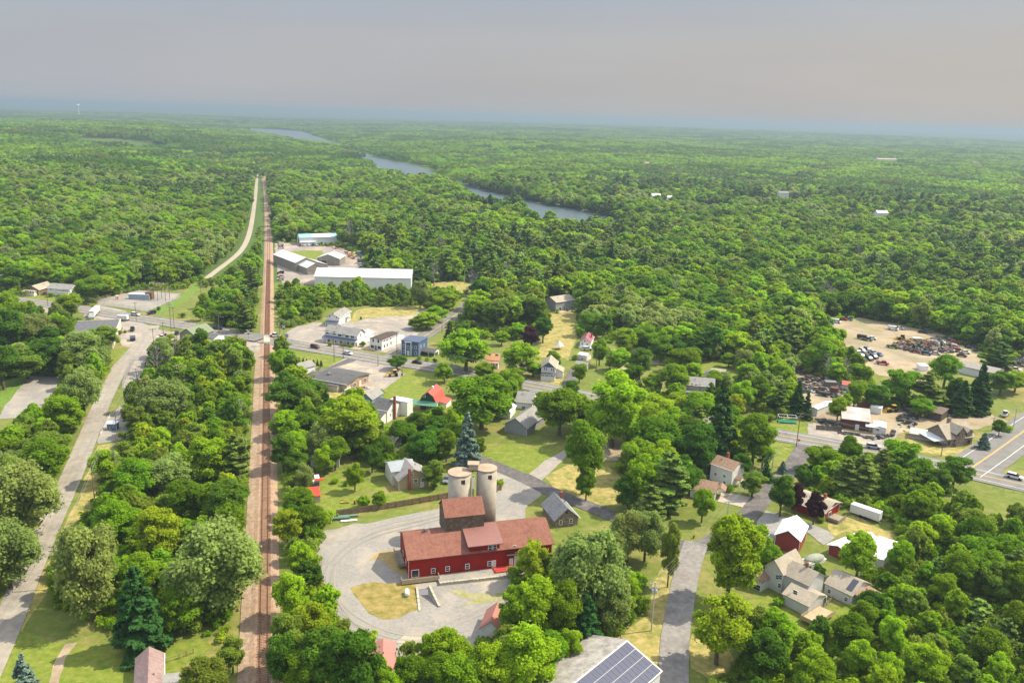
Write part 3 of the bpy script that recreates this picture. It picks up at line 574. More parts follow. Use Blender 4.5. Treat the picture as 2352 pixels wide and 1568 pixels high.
# ramp floor and its two walls
Ra,Rb,Rc,Rd=[Vector((p.x,p.y,0)) for p in (R0,R1,R2,R3)]
bm=bmesh.new(); V=[bm.verts.new(p) for p in (Ra+Vector((0,0,-1.5)),Rb+Vector((0,0,-1.5)),Rc+Vector((0,0,.045)),Rd+Vector((0,0,.045)))]; bm.faces.new(V)
bmesh.ops.recalc_face_normals(bm,faces=bm.faces); o=part('ramp',bm,gravel); o['kind']='structure'
def blockwall(a,b_,za,zb,w=.5):
    bm=bmesh.new(); d=(b_-a); L=d.length; d/=L; nn=Vector((-d.y,d.x,0)); k=int(L/1.5)
    for i in range(k):
        t0,t1=i/k,(i+1)/k-.004; z1=za+(zb-za)*(i+.5)/k+random.uniform(-.03,.03)
        P=[a+d*L*t for t in (t0,t1)]; vs2=[P[0]-nn*w/2,P[1]-nn*w/2,P[1]+nn*w/2,P[0]+nn*w/2]
        lo=[bm.verts.new((p.x,p.y,-1.6)) for p in vs2]; hi=[bm.verts.new((p.x,p.y,z1)) for p in vs2]; bm.faces.new(hi)
        for j in range(4): bm.faces.new([lo[j],lo[(j+1)%4],hi[(j+1)%4],hi[j]])
    bmesh.ops.recalc_face_normals(bm,faces=bm.faces); return bm
RT=G([(8,1050,390,1225,385)])
tag(part('ramp_wall',blockwall(Vector((Ra.x-.2,Ra.y+.6,0)),Rd+Vector((-.3,0,0)),.55,.25),conc),'left concrete block wall of the ramp down to the basement door','retaining wall')
tag(part('ramp_wall',blockwall(Vector((Rb.x+.2,Rb.y+.6,0)),Rc+Vector((.3,0,0)),.75,.4),conc),'right concrete block wall of the ramp beside the gravel','retaining wall')
bm=bmesh.new(); tube(bm,[(-1.1,0,.75),(1.1,0,.75)],.55,.55,14); o=part('propane_tank',bm,mat('tank_white',(.74,.74,.73),None,1,.4)); bmesh_o=o; o.location=g(8,982,480); o.rotation_euler=(0,0,R_(98))
tag(o,'white propane tank on the dry grass left of the ramp','tank')
md=o.modifiers.new('b','BEVEL'); md.width=.35; md.segments=4; md.limit_method='ANGLE'; md.angle_limit=R_(50)
bxpart('saddle',o,(-.7,-.5,-.5,.5,0,.25),conc); bxpart('saddle',o,(.5,.7,-.5,.5,0,.25),conc)
# ---- silos
def silo(x,y,rad,h,label):
    r=empty('grain_silo',(x,y,0),0,label,'silo','pair of concrete silos'); n=48
    bm=bmesh.new(); bmesh.ops.create_cone(bm,cap_ends=True,segments=n,radius1=rad,radius2=rad,depth=h,matrix=Matrix.Translation((0,0,h/2)))
    for f in bm.faces: f.smooth=abs(f.normal.z)<.5
    part('shaft',bm,SILO,r)
    bm=bmesh.new(); bmesh.ops.create_cone(bm,cap_ends=True,segments=n,radius1=rad+.12,radius2=rad+.12,depth=.25,matrix=Matrix.Translation((0,0,h+.13)))
    bmesh.ops.create_cone(bm,cap_ends=True,segments=n,radius1=rad*.97,radius2=.3,depth=.35,matrix=Matrix.Translation((0,0,h+.42)))
    part('roof_cap',bm,SCAP,r)
    bxpart('opening',r,(.35*rad-.5,.35*rad+.5,-rad*.985,-rad*.8,h-1.9,h-.8),DTRIM); foot(r,-rad,-rad,2*rad,2*rad,1)
    return r
SILO=mat('silo_concrete',(.40,.355,.285),(.49,.44,.355),.25,.9,wave=('Z',1.6),wavec=.05,bump=.1,c3=(.34,.28,.20),scale3=.35,c3r=(.55,.8)); SCAP=mat('silo_cap',(.36,.27,.19),(.45,.35,.25),.7,.95,bump=.2)
silo(-12.3,197.2,2.95,18.,'left concrete silo, the wider and slightly nearer of the pair behind the red building')
silo(-5.5,199.2,2.6,18.5,'right concrete silo, fully seen down to the red roof')
r=empty('silo_head_house',(-8.9,198.6,18.6),0,'small concrete hopper box bridging the tops of the two silos','head house')
bxpart('box',r,(-1.2,1.2,-1,1,0,1.4),SILO); bxpart('lid',r,(-1.5,1.5,-1.3,1.3,1.4,1.6),SCAP)
r=empty('grain_pipe',(-8.8,196.6,0),0,'thin rusty grain leg pipe running down between the silos','pipe')
bxpart('shaft',r,(-.22,.22,-.22,.22,0,17.6),mat('rusty_duct',(.33,.25,.2),(.5,.47,.42),.8,.7)); bxpart('white_section',r,(-.3,.3,-.3,.3,14,17),TRIM)
# ---- generic small houses
def gable(name,A,B,depth,h,rise,wm_,rm,label,cat='house',axis='y',typ='gable',ov=.45,chim=None,group=None,trim=True,z=0):
    r,w=site(name,A,B,label,cat,group,z); V=vol(r,0,0,w,depth,0,h,typ,rise,axis,wm_,rm,ov); foot(r,0,0,w,depth); 
    if cat=='house' and typ=='gable':
        X,Y=(w*.3,depth*.32) if axis=='x' else (w*.72,depth*.6); span=depth if axis=='x' else w; q=Y if axis=='x' else X; zz=h+rise*(1-abs(q-span/2)/(span/2)); bxpart('vent_pipe',r,(X-.12,X+.12,Y-.12,Y+.12,zz-.1,zz+.75),STEEL)
        if axis=='x': bxpart('gutter',r,(-ov,w+ov,-ov-.12,-ov-.01,h-ov*rise/(span/2)-.02,h-ov*rise/(span/2)+.12),TRIM)
        else: bxpart('gutter',r,(w+ov+.01,w+ov+.12,-ov,depth+ov,h-ov*rise/(span/2)-.02,h-ov*rise/(span/2)+.12),TRIM)
    if chim: bxpart('chimney',r,(chim[0]-.35,chim[0]+.35,chim[1]-.35,chim[1]+.35,chim[2],chim[3]),BRICK)
    if trim:
        for X in (0,w): bxpart('corner_trim',r,(X-.04,X+.04,-.04,.04,0,h-.05),TRIM)
        bxpart('corner_trim',r,(w-.04,w+.04,depth-.04,depth+.04,0,h-.05),TRIM)
    return V
# stone house right of the elevator
V=gable('stone_house',g(9,2035,838),g(9,2318,800),9.5,2.5,2.9,STONE,SLATE,'small field stone house with slate grey roof behind the right end of the red building',ov=.5,chim=(4.9,8.3,4.3,6.2),trim=False)
wins(V,'f',9,[(2106,768),(2235,748)],.7,1.1); wins(V,'f',9,[(2180,640)],.5,.6,fm=DTRIM)
# tan house left of the silos
V=gable('cottage',g(9,80,372),g(9,455,312),8.5,3.2,2.9,TAN,GSH,'tan house with grey roof and brick chimney left of the silos',axis='y',chim=(3.1,-.4,0,6.6))
r=V['root']; vol(r,-.8,4.2,7,7.2,0,4.4,'gable',1.4,'x',WHITE2,GMET,.4,wname='rear_wall',rname='rear_roof'); wins(V,'f',9,[(287,245),(385,235)],1.1,.9); wins(V,'f',9,[(196,170),(244,165)],.55,.8); wins(V,'f',9,[(370,305)],.8,1.6,kind='door',gm=DOORW)
# white hotel
V=gable('roadside_inn',g(10,250,712),g(10,690,775),7,5.4,2.2,WHITE,GSH,'long white two-storey inn with porch facing the highway',axis='x',ov=.5)
r=V['root']; w=V['w']; V3=vol(r,0.6,6.5,7,8,0,5.4,'gable',2.0,'y',WHITE,GSH,.4,wname='rear_wall',rname='rear_roof'); vol(r,w-6.5,7,6.4,8,0,3.2,'gable',1.3,'y',WHITE,LMET,.3,wname='side_wing_wall',rname='side_wing_roof'); foot(r,0,7,w,8)
vol(r,-.4,-2.1,w+.5,2.1,2.3,.3,'shed',.7,'x',TRIM,BLROOF,.15,wname='porch_beam',rname='porch_roof')
bm=bmesh.new()
for i in range(9): box(bm,-.3+i*(w+.1)/8,-.12+i*(w+.1)/8,-2.0,-1.85,0,2.35)
box(bm,-.3,w+.1,-2.0,-1.94,.75,.85); part('porch_post',bm,TRIM,r)
wins(V,'f',10,[(268,576),(285,579),(362,587),(383,590),(437,610),(458,613),(538,626),(560,629),(612,634),(634,637)],.55,1.3,fm=DTRIM)
wins(V,'r',10,[(735,620)],.7,1.3); wins(V,'f',10,[(300,690),(380,700),(470,715),(560,725),(640,735)],1.2,1.3,fm=TRIM)
# white house behind
V=gable('white_house',g(10,272,492),g(10,440,505),15.5,4.9,1.7,WHITE,GSH,'tall white two-storey house with grey roof behind the roadside inn',ov=.5)
wins(V,'f',10,[(312,357),(406,370)],.6,1.1); wins(V,'f',10,[(357,313)],.5,.9,gm=DTRIM); wins(V,'r',10,[(478,357),(515,340),(565,315),(600,290),(560,380),(520,390)],.7,1.1)
r=V['root']; w=V['w']; vol(r,-.3,-1.8,w+.4,1.8,2.1,.2,'shed',.6,'x',TRIM,BLROOF,.1,wname='porch_beam',rname='porch_roof'); bxpart('porch_post',r,(-.2,0,-1.7,-1.5,0,2.1),TRIM,None,[(w/2,w/2+.2,-1.7,-1.5,0,2.1),(w,w+.2,-1.7,-1.5,0,2.1)])
vol(r,w,9,1.6,2.4,2.2,.2,'shedr',.5,'y',TRIM,GSH,.1,wname='door_hood_beam',rname='door_hood')
# small white block with brown roof
V=gable('white_house',g(10,865,808),g(10,1030,836),14,5.0,.7,WHITE,shingle('brown_black_roof',(.07,.05,.045),(.11,.08,.07)),'narrow white two-storey building with dark brown low roof on the corner',ov=.25)
wins(V,'f',10,[(910,690),(980,702)],.6,1.2,fm=DTRIM); wins(V,'f',10,[(897,775),(993,790)],1.5,1.2,fm=DTRIM); wins(V,'f',10,[(945,790)],.8,1.9,kind='door',gm=mat('brown_door',(.3,.12,.05),None,1,.5),fm=DTRIM)
wins(V,'r',10,[(1063,688),(1100,678),(1150,655),(1065,770),(1103,752),(1155,727)],.6,1.0,fm=DTRIM); r=V['root']; w=V['w']; vol(r,.5,14,w-.6,5,0,2.6,'shed',.3,'y',WHITE,WROOF,.2,wname='rear_wall',rname='rear_roof')
bxpart('patched_roofing',r,(2.2,5.2,7.5,12.5,5.95,6.02),WROOF) if False else None
# blue building
V=gable('blue_house',g(10,1300,885),g(10,1540,915),9.5,6.6,0,BLUE,BLROOF,'square blue two-storey building with flat roof and white trim at the road fork',axis='x',typ='flat',ov=.35)
wins(V,'f',10,[(1335,765),(1393,787),(1440,783),(1496,790),(1335,845),(1496,870)],.8,1.4); wins(V,'r',10,[(1568,780),(1612,765),(1568,850)],.7,1.2); wins(V,'f',10,[(1393,870)],.9,1.9,kind='door',gm=DOORW)
r=V['root']; w=V['w']; vol(r,w,2.2,6.8,5.5,1.9,.3,'gable',.9,'x',TRIM,DSH,.2,wname='porch_beam',rname='porch_roof'); bxpart('porch_wall',r,(w+.05,w+6.6,6.5,7.5,0,1.9),WHITE,None,[(w+6.5,w+6.7,2.3,2.5,0,1.9),(w+3.5,w+3.7,2.3,2.5,0,1.9)]); bxpart('bay_trim',r,(w*.24,w*.27,-.5,-.05,0,6.5),TRIM,None,[(w*.55,w*.58,-.5,-.05,0,6.5),(w*.2,w*.6,-.6,-.05,6.2,6.5)])
foot(r,w,2,7,6)
# shop with dark low roof
V=gable('roadside_shop',g(10,105,1318),g(10,548,1400),15.5,3.2,1.2,CREAM,DSH,'cream one-storey shop with broad dark shingle roof beside the gravel lot',axis='x',ov=.7)
r=V['root']; w=V['w']; V4=vol(r,w*.52,-2.4,4.6,2.4,0,2.3,'shed',.35,'x',CREAM,DSH,.15,wname='lean_to_wall',rname='lean_to_roof'); bxpart('rooftop_unit',r,(3.2,4.3,4,5,3.9,4.9),STEEL); bxpart('roof_pipe',r,(13,13.2,7,7.2,4.3,5.1),STEEL)
bxpart('brick_front',r,(w+.01,w+.1,2.5,14.5,0,3.0),mat('brown_wood_front',(.35,.20,.12),(.42,.27,.17),1,.8)); V5=dict(V); V5['w']=w+.1; window(V5,'r',9,1.1,1,2,kind='door',gm=DOORW); window(V5,'r',5,1.5,2.2,1.3); window(V5,'r',12.4,1.5,2.2,1.3)
bxpart('screen_fence',r,(w+.4,w+.5,-2.2,2,0,1.6),TRIM,None,[(w+.4,w+3.4,-2.3,-2.2,0,1.6),(w+3.3,w+3.4,-2.2,1,0,1.6)])
# small garage with arborvitae row
V=gable('white_garage',g(5,409,1150),g(5,480,1172),7.2,2.7,1.6,WHITE,GSH,'small white garage with grey roof by the railroad',cat='garage',ov=.35)
wins(V,'f',5,[(455,1160)],2.0,1.8,kind='garage_door',gm=DOORW)
# gambrel barn
V=gable('green_barn_house',g(5,1385,1432),g(5,1512,1446),9.5,2.9,4.1,GREENW,REDROOF,'dark green gambrel house with bright red roof',typ='gambrel',ov=.45)
r=V['root']; w=V['w']; wins(V,'f',5,[(1419,1330)],.9,1.1); vol(r,-2.6,-2.4,w+3.2,2.4,2.3,.15,'shed',.9,'x',TRIM,GRNROOF,.15,wname='porch_beam',rname='porch_roof'); bxpart('porch_post',r,(-2.5,-2.35,-2.3,-2.15,0,2.3),mat('redwood',(.3,.1,.06),None,1,.7),None,[(x,x+.15,-2.3,-2.15,0,2.3) for x in (1.,w*.6,w+.2)]); wins(V,'f',5,[(1450,1420)],1,1.2)
vol(r,w,2.5,3,6,0,2.2,'shedr',.6,'y',WHITE,REDROOF,.2,wname='wing_wall',rname='wing_roof'); bxpart('cupola',r,(w/2-.3,w/2+.3,5,5.6,6.7,7.7),TRIM)
# blue garage, white house with dark roofs
V=gable('blue_garage',g(5,926,1402),g(5,1020,1416),8.5,3.0,1.9,SKYB,GSH,'light blue garage with pale grey roof left of the white house',cat='garage',ov=.4); wins(V,'f',5,[(968,1388)],3.6,2.3,kind='garage_door',gm=DOORW)
V=gable('white_house',g(5,1018,1515),g(5,1135,1537),9,4.6,2.4,WHITE,DSH,'white house with stepped dark roofs and tall brick chimney',axis='x',ov=.35); r=V['root']; w=V['w']
bxpart('chimney',r,(w+.02,w+.8,4.2,5.,0,8.6),BRICK); wins(V,'r',5,[(1160,1475),(1172,1440),(1185,1400)],.6,1.); vol(r,.3,-4.4,w-.6,4.4,0,2.9,'shed',1.5,'x',WHITE,DSH,.3,wname='front_wing_wall',rname='front_wing_roof'); vol(r,w-4,9,7,4,0,5.2,'flat',0,'x',WHITE,LMET,.1,wname='rear_wall',rname='rear_roof'); foot(r,-1,-5,w+6,18)
# gray garage and white house
V=gable('gray_garage',g(6,207,1344),g(6,371,1378),14.5,3.1,2.7,GRAYS,GSH,'large grey garage with pale grey roof on the lawn behind the silos',cat='garage',ov=.55); wins(V,'r',6,[(440,1290)],1,1)
V=gable('white_house',g(6,290,1165),g(6,412,1178),9,3.0,2.4,WHITE,GSH,'white bungalow with grey roof behind the large grey garage',axis='x',ov=.4); wins(V,'r',6,[(430,1140),(450,1125)],.7,1.); wins(V,'f',6,[(350,1160)],1.2,1)
V=gable('white_cottage',g(6,165,1238),g(6,245,1248),7.5,2.7,1.2,WHITE,WROOF,'small white cottage with white roof left of the grey garage',ov=.3); wins(V,'f',6,[(205,1212)],1.8,.9)
# house with blue gable
V=gable('gray_house',g(6,484,945),g(6,590,952),10.5,5.5,2.3,LGRAY,TSH,'pale grey two-storey house with navy gable on the highway',ov=.45)
r=V['root']; w=V['w']; wins(V,'f',6,[(510,862),(525,864),(565,869),(580,871)],.5,1.1,fm=TRIM); vol(r,0,-2.2,w,2.2,0,2.5,'shed',.5,'x',LGRAY,DSH,.2,wname='porch_wall',rname='porch_roof'); VP=dict(V); VP['y0']=-2.2; wins(VP,'f',6,[(532,912),(567,915),(500,910)],1.,.8)
bm=bmesh.new(); prism(bm,[(.3,5.55),(w/2,7.6),(w-.3,5.55)],'y',-.06,-.005); part('gable_panel',bm,BLUE,r); vol(r,w,3.5,3.,6,0,2.8,'shedr',1.6,'y',LGRAY,TSH,.3,wname='side_wing_wall',rname='side_wing_roof'); wins(V,'r',6,[(618,905)],.6,1.2)
V=gable('garden_shed',g(6,748,862),g(6,838,872),4,2.2,.9,LGRAY,GSH,'pale grey shed with ribbed roof beside the blacktop drive',cat='shed',axis='x',ov=.2,trim=False)
V=gable('garden_shed',g(6,765,790),g(6,832,803),4.5,2.3,.7,WHITE2,LMET,'white shed with metal roof below the pink-roofed house',cat='shed',axis='x',ov=.2); wins(V,'f',6,[(800,785)],.8,.8)
V=gable('pink_roof_house',g(6,780,700),g(6,860,707),11,3.2,1.9,WHITE,PINK,'small white house with pinkish red metal roof in the field',ov=.4,chim=(4.6,6,4,6)); wins(V,'f',6,[(800,672),(838,675),(819,650)],.7,.9); r=V['root']; bxpart('porch_deck',r,(-.3,V['w'],-2,-.02,.3,.45),TRIM,None,[(-.3,V['w'],-2,-1.94,.45,1.1)])
# big gray house above the field
V=gable('gray_house',g(6,596,428),g(6,738,405),10.5,5.6,2.1,GRAYS,TSH,'large slate grey two-storey house at the top of the mown field',axis='x',ov=.35)
wins(V,'f',6,[(655,355),(672,352),(722,348),(705,392),(718,390),(662,394)],.9,1.2); wins(V,'f',6,[(630,404)],1.7,1.9,kind='patio_door'); wins(V,'l',6,[(545,390)],.9,1.9,kind='door',gm=DOORD)
bxpart('patio_deck',V['root'],(-1,V['w']*.8,-5,-.1,.1,.35),DECKW)
# orange roofed cottage
V=gable('orange_roof_cottage',g(6,62,846),g(6,160,852),7,3.3,1.7,mat('green_brown_siding',(.12,.2,.14),(.3,.26,.2),1,.8),ORR,'small cottage with bright orange metal roofs among trees',axis='x',ov=.3); r=V['root']; w=V['w']; vol(r,.2,-2.6,w-.2,2.6,0,2.3,'shed',.6,'x',WHITE2,ORR,.2,wname='porch_wall',rname='porch_roof'); VP=dict(V); VP['y0']=-2.6; wins(VP,'f',6,[(82,825),(102,826),(122,827),(145,829)],.7,.9); wins(V,'f',6,[(85,752),(145,757)],1.3,.7)
# long house by highway (east)
V=gable('brown_roof_house',g(6,1282,1040),g(6,1400,1052),9,2.9,2.6,WHITE,BSH,'low white house with brown roof and sun porch behind the dark round tree',axis='x',ov=.35); wins(V,'f',6,[(1300,1018),(1325,1020),(1350,1022),(1375,1024)],1.3,1.,fm=TRIM)
V=gable('cream_farmhouse',g(6,1590,1070),g(6,1800,1090),8,4.9,2.1,CREAM,GSH,'long cream farmhouse with grey roof and full porch on the highway',axis='x',ov=.4); r=V['root']; w=V['w']; vol(r,0,-2.4,w,2.4,2.1,.2,'shed',.5,'x',TRIM,GSH,.1,wname='porch_beam',rname='porch_roof'); bxpart('porch_post',r,(.1,.25,-2.3,-2.15,0,2.1),TRIM,None,[(x,x+.15,-2.3,-2.15,0,2.1) for x in (3,6,9,12)]); wins(V,'f',6,[(1608,985),(1640,988),(1672,990)],.7,1.1)
V=gable('garden_shed',g(6,1790,925),g(6,1888,938),4.5,2.6,.8,YEL,TSH,'yellow shed on the lawn behind the cream farmhouse',cat='shed',axis='x',ov=.2,trim=False)
V=gable('gray_shed',g(6,1728,945),g(6,1800,955),5,2.5,1.3,WHITE,GSH,'small grey-roofed outbuilding left of the yellow shed',cat='shed',axis='y',ov=.3,trim=False)
V=gable('house_roof_in_trees',g(6,1020,1290),g(6,1090,1300),9,3,2,WHITE,TSH,'white house mostly hidden behind the tall bright tree',axis='x',ov=.4); V['root'].name='white_house'; wins(V,'f',6,[(1060,1285)],1.2,1.)
V=gable('white_house',g(6,900,1290),g(6,1000,1300),9,3.4,2.,LGRAY,LMET,'pale house with open garage bay left of the tall bright tree',axis='x',ov=.4); wins(V,'f',6,[(955,1290)],3,2,kind='garage_door',gm=DOORD)
# white house with brown roof by the junction
V=gable('white_house',g(3,548,300),g(3,670,345),6.8,5.3,1.7,WHITE,BSH,'tall narrow white house with brown roof by the local road',axis='x',ov=.3,chim=(2.2,5.6,5.5,8)); wins(V,'f',3,[(582,270),(632,282),(632,318)],.8,.7); vol(V['root'],V['w'],1.5,2,2.4,2.1,.15,'gable',.7,'x',TRIM,BSH,.1,wname='hood_beam',rname='door_hood'); bxpart('hood_post',V['root'],(V['w']+1.7,V['w']+1.85,1.6,1.75,0,2.1),TRIM,None,[(V['w']+1.7,V['w']+1.85,3.6,3.75,0,2.1)])
V=gable('white_garage',g(3,434,402),g(3,573,428),7.5,2.6,1.9,WHITE,BSH,'long white garage with brown roof beside the tall narrow white house',cat='garage',axis='x',ov=.35); vol(V['root'],V['w']-.2,3.0,2.6,3.5,2.2,.2,'gable',.8,'y',WHITE,BSH,.2,wname='hood_wall',rname='hood_roof')
# red barn-garage with white roof
V=gable('red_pole_barn',g(12,318,262),g(12,650,350),9.5,4.0,2.0,REDM,WROOF,'red metal barn with a clean white roof',cat='barn',ov=.35)
# red ranch house
V=gable('red_ranch_house',g(3,1010,470),g(3,1202,541),9.2,2.8,1.5,REDW,TSH,'low red ranch house with tan roof behind the purple trees',axis='x',ov=.6,chim=(7,6,3.5,5.4)); wins(V,'r',3,[(1235,505)],1.6,1.6,kind='patio_door'); bxpart('side_deck',V['root'],(V['w']+.1,V['w']+3.6,1,6,.3,.45),OLDW,None,[(V['w']+3.5,V['w']+3.6,1,6,.45,1.2),(V['w']+.1,V['w']+3.6,1,1.1,.45,1.2)])
bxpart('gable_trim',V['root'],(V['w']+.005,V['w']+.06,.05,9.1,2.5,2.9),TRIM)
# long white roofed sheds
V=gable('open_barn',g(12,1062,335),g(12,1330,470),13,2.6,1.0,REDM,WROOF,'low red barn with wide white roof half hidden by a tree',cat='barn',ov=.5)
V=gable('white_roof_shed',g(12,1560,480),g(12,1800,560),12,2.8,.6,WHITE2,WROOF,'flat white-roofed shed against the woods, right of the low red barn',cat='shed',axis='x',ov=.3)
# farmhouse bottom right
A=g(12,165,765); B=g(12,410,885); r,w=site('farmhouse',A,B,'pale farmhouse with several joined tan roofs and a rear wood deck','house')
V=vol(r,0,0,w,8.5,0,5.2,'gable',2.4,'y',LGRAY,TSH,.35); foot(r,-2,-3,w+12,14); wins(V,'f',12,[(365,655),(440,672),(460,802)],.75,1.)
V=vol(r,w,.8,6.2,6.6,0,4.9,'gable',2.1,'x',LGRAY,TSH,.35,wname='wing_wall',rname='wing_roof'); wins(V,'r',12,[(630,640)],.7,1.); 
V=vol(r,w+2.6,-3.6,6.4,7.2,0,2.6,'gable',1.4,'x',LGRAY,TSH,.3,wname='ell_wall',rname='ell_roof') ; wins(V,'f',12,[(613,865)],.9,.9); window(V,'r',3.4,1.1,1.5,1.9,kind='patio_door')
bxpart('chimney',r,(w+3.2,w+3.7,3.9,4.4,6.5,8.2),BRICK)
V=vol(r,-3.6,-3.2,5.0,6.8,0,2.7,'gable',1.8,'y',LGRAY,BSH,.35,wname='front_ell_wall',rname='front_ell_roof'); wins(V,'r',12,[(235,870),(298,805)],.7,1.); wins(V,'f',12,[(120,950)],1.8,1.4)
bxpart('deck',r,(w+9.1,w+13,-7,1,.9,1.05),DECKW,None,[(w+9.1,w+13,-7,-6.95,1.05,1.9),(w+12.95,w+13,-7,1,1.05,1.9),(w+9.1,w+9.3,-6.9,-6.7,0,.9),(w+12.7,w+12.9,-6.9,-6.7,0,.9),(w+9.1,w+9.15,-7,-4,1.05,1.9)])
A=g(12,1012,880); B=g(12,1372,1052); V=gable('garden_cottage',A,B,8.2,2.7,2.1,LGRAY,TSH,'low pale grey outbuilding with two solar panels on its tan roof',cat='outbuilding',axis='x',ov=.35); wins(V,'f',12,[(1080,850),(1312,960)],.75,.9); r=V['root']; w=V['w']
bm=bmesh.new(); prism(bm,[(.6,2.7+.35+.16),(3.6,2.7+1.87+.16),(3.6,2.7+1.93+.16),(.6,2.7+.41+.16)],'x',w-1.9,w-.5); part('solar_panel',bm,mat('small_pv',(.05,.05,.07),None,1,.2),r); vol(r,w,1,3.4,6,0,2.2,'shedr',.4,'y',GRAYS,BSH,.2,wname='lean_to_wall',rname='lean_to_roof')
# solar barn, bottom
rl=6.4; E1=g(0,1424.5,1466,4.0); 
ridge0=g(0,1437,1470,6.6); ridge1=g(0,1314,1568,6.6); d=(ridge0-ridge1).normalized(); yaw_s=math.atan2(d.y,d.x)
nrm=Vector((d.y,-d.x,0)); hw=8.2
r=empty('solar_barn',(ridge0.x+nrm.x*hw-d.x*38,ridge0.y+nrm.y*hw-d.y*38,0),yaw_s,'barn with a weathered grey roof and rows of solar panels at the bottom edge','barn')
V=vol(r,0,0,38,2*hw,0,3.8,'gable',2.8,'x',WMET,mat('weathered_gray_roof',(.30,.275,.245),(.46,.43,.39),.7,.9,bump=.3,bscale=4,c3=(.24,.22,.2),scale3=.25),.4,ovg=.3); foot(r,0,0,38,2*hw)
PV=mat('solar_cell',(.07,.08,.14),(.09,.09,.13),3,.25,wave=('Y',18.),wavec=.25); s_=2.8/hw; cs=math.cos(math.atan(s_)); sl_=hw/cs
for row in range(4):
    for col in range(19):
        a0=sl_*(.02+row*.245)-.05; a1=a0+sl_*.245-.1; X0=37.9-(col+1)*1.28; X1=X0+1.18
        y0=a0*cs-.35; y1=a1*cs-.35; z0=3.8+y0*s_+.24; z1=3.8+y1*s_+.24
        bm=bmesh.new(); prism(bm,[(y0,z0),(y1,z1),(y1,z1+.05),(y0,z0+.05)],'x',X0,X1); o=part('solar_panel',bm,PV,r)
bm=bmesh.new(); prism(bm,[(-.4,3.8-.4*s_+.2),(hw-.3,3.8+(hw-.3)*s_+.2),(hw-.3,3.8+(hw-.3)*s_+.22),(-.4,3.8-.4*s_+.22)],'x',12.,38.1); part('panel_frame',bm,mat('bright_aluminium',(.68,.66,.6),None,1,.5),r)
window(V,'r',6,1.8,3,3,kind='garage_door',gm=DOORW)
# pink-red roof sheds at the bottom
V=gable('red_roof_shed',g(8,632,1110),g(8,850,1110),22,2.6,1.1,REDM,mat('faded_pink_roof',(.44,.20,.17),(.40,.17,.14),.3,.8,wave=('Y',2.),wavec=.06),'shed with a long faded pink-red metal roof at the bottom edge',cat='shed',ov=.3)
q=V['root']; a=g(8,640,972,2.7); b_=g(8,628,1300,2.7); d=(a-b_).normalized(); q.rotation_euler[2]=math.atan2(d.y,d.x)-math.pi/2; a=a-d*21.7; q.location=(a.x,a.y,0)
BLD.pop(); foot(q,0,0,V['w'],22)
V=gable('white_shed',g(8,1700,900),g(8,1900,930),7,2.4,2.0,WHITE,mat('faded_red_roof2',(.42,.18,.14),None,1,.8),'small white shed with reddish roof tucked into the trees by the gravel yard',cat='shed',ov=.3)
# white cargo trailer-like box and house at bottom left
V=gable('bungalow',g(1,838,1770),g(1,985,1770),20,3.0,1.7,WHITE,shingle('mauve_shingles',(.26,.17,.16),(.36,.26,.24)),'white bungalow with mauve grey roof at the bottom left edge',ov=.5); vol(V['root'],V['w'],4,3.4,9,0,2.6,'shedr',.3,'y',LGRAY,GSH,.3,wname='wing_wall',rname='wing_roof')
q=V['root']; a=g(1,912,1364,4.7); b_=g(1,906,1560,4.7); d=(a-b_).normalized(); q.rotation_euler[2]=math.atan2(d.y,d.x)-math.pi/2; nn=Vector((d.y,-d.x,0)); a=a-d*19.5-nn*(V['w']/2); q.location=(a.x,a.y,0)
# west side
V=gable('olive_barn',g(4,1380,660),g(4,1500,680),12,4.2,2.9,mat('gray_striped_siding',(.30,.28,.22),(.42,.38,.30),.4,.8,wave=('Z',2.2),wavec=.4),OLIVE,'grey clapboard building with olive green metal roof by the highway',cat='building',ov=.35)
V=gable('gray_roof_shop',g(4,1505,665),g(4,1640,680),8,3.1,1.0,WHITE,FLATB,'white shop with dark grey roof right of the olive-roofed building',cat='building',axis='x',ov=.3)
B=g(4,858,715); d_=g(4,925,545)-B; SD=d_.length; d_/=SD; A=B-Vector((d_.y,-d_.x,0))*19; r,w=site('flat_roof_store',A,B,'store with a wide dark flat roof and cream side wall by the old road','building'); V=vol(r,0,0,w,SD,0,3.6,'flat',0,'x',CREAM,FLATB,0); foot(r,0,0,w,SD); bxpart('parapet',r,(w+.01,w+.35,0,SD,0,4.3),mat('cream_parapet',(.68,.62,.5),None,1,.8),None,[(0,w,SD-.3,SD,3.85,4.3)])
V=gable('brown_house',g(4,208,295),g(4,300,300),13,3.3,2.0,mat('brown_siding',(.22,.14,.08),(.3,.2,.12),1,.8,wave=('Z',5.),wavec=.2),TSH,'brown house with pale tan roof and screened porch, west end of the highway',ov=.5); r=V['root']; vol(r,-1,-3,V['w'],3,0,2.4,'hip',.8,'x',WHITE2,TSH,.3,wname='porch_wall',rname='porch_roof'); VP=dict(V); VP['y0']=-3; wins(VP,'f',4,[(215,272),(235,274),(255,276)],.9,1.1)
V=gable('white_house',g(4,368,298),g(4,540,310),9,4.2,1.8,WHITE,GSH,'white house with grey roof between the brown house and the substation',axis='x',ov=.4); wins(V,'f',4,[(388,255),(400,286),(450,280)],.8,.9); vol(V['root'],V['w']*.55,-2,V['w']*.45,2,0,2.3,'shed',.5,'x',WHITE,GSH,.2,wname='porch_wall',rname='porch_roof')
V=gable('white_cottage',g(4,560,305),g(4,638,310),8,2.8,2.,WHITE2,BSH,'small white cottage with brown gable nearest the blue sign',ov=.35); wins(V,'f',4,[(602,280)],.8,.9)
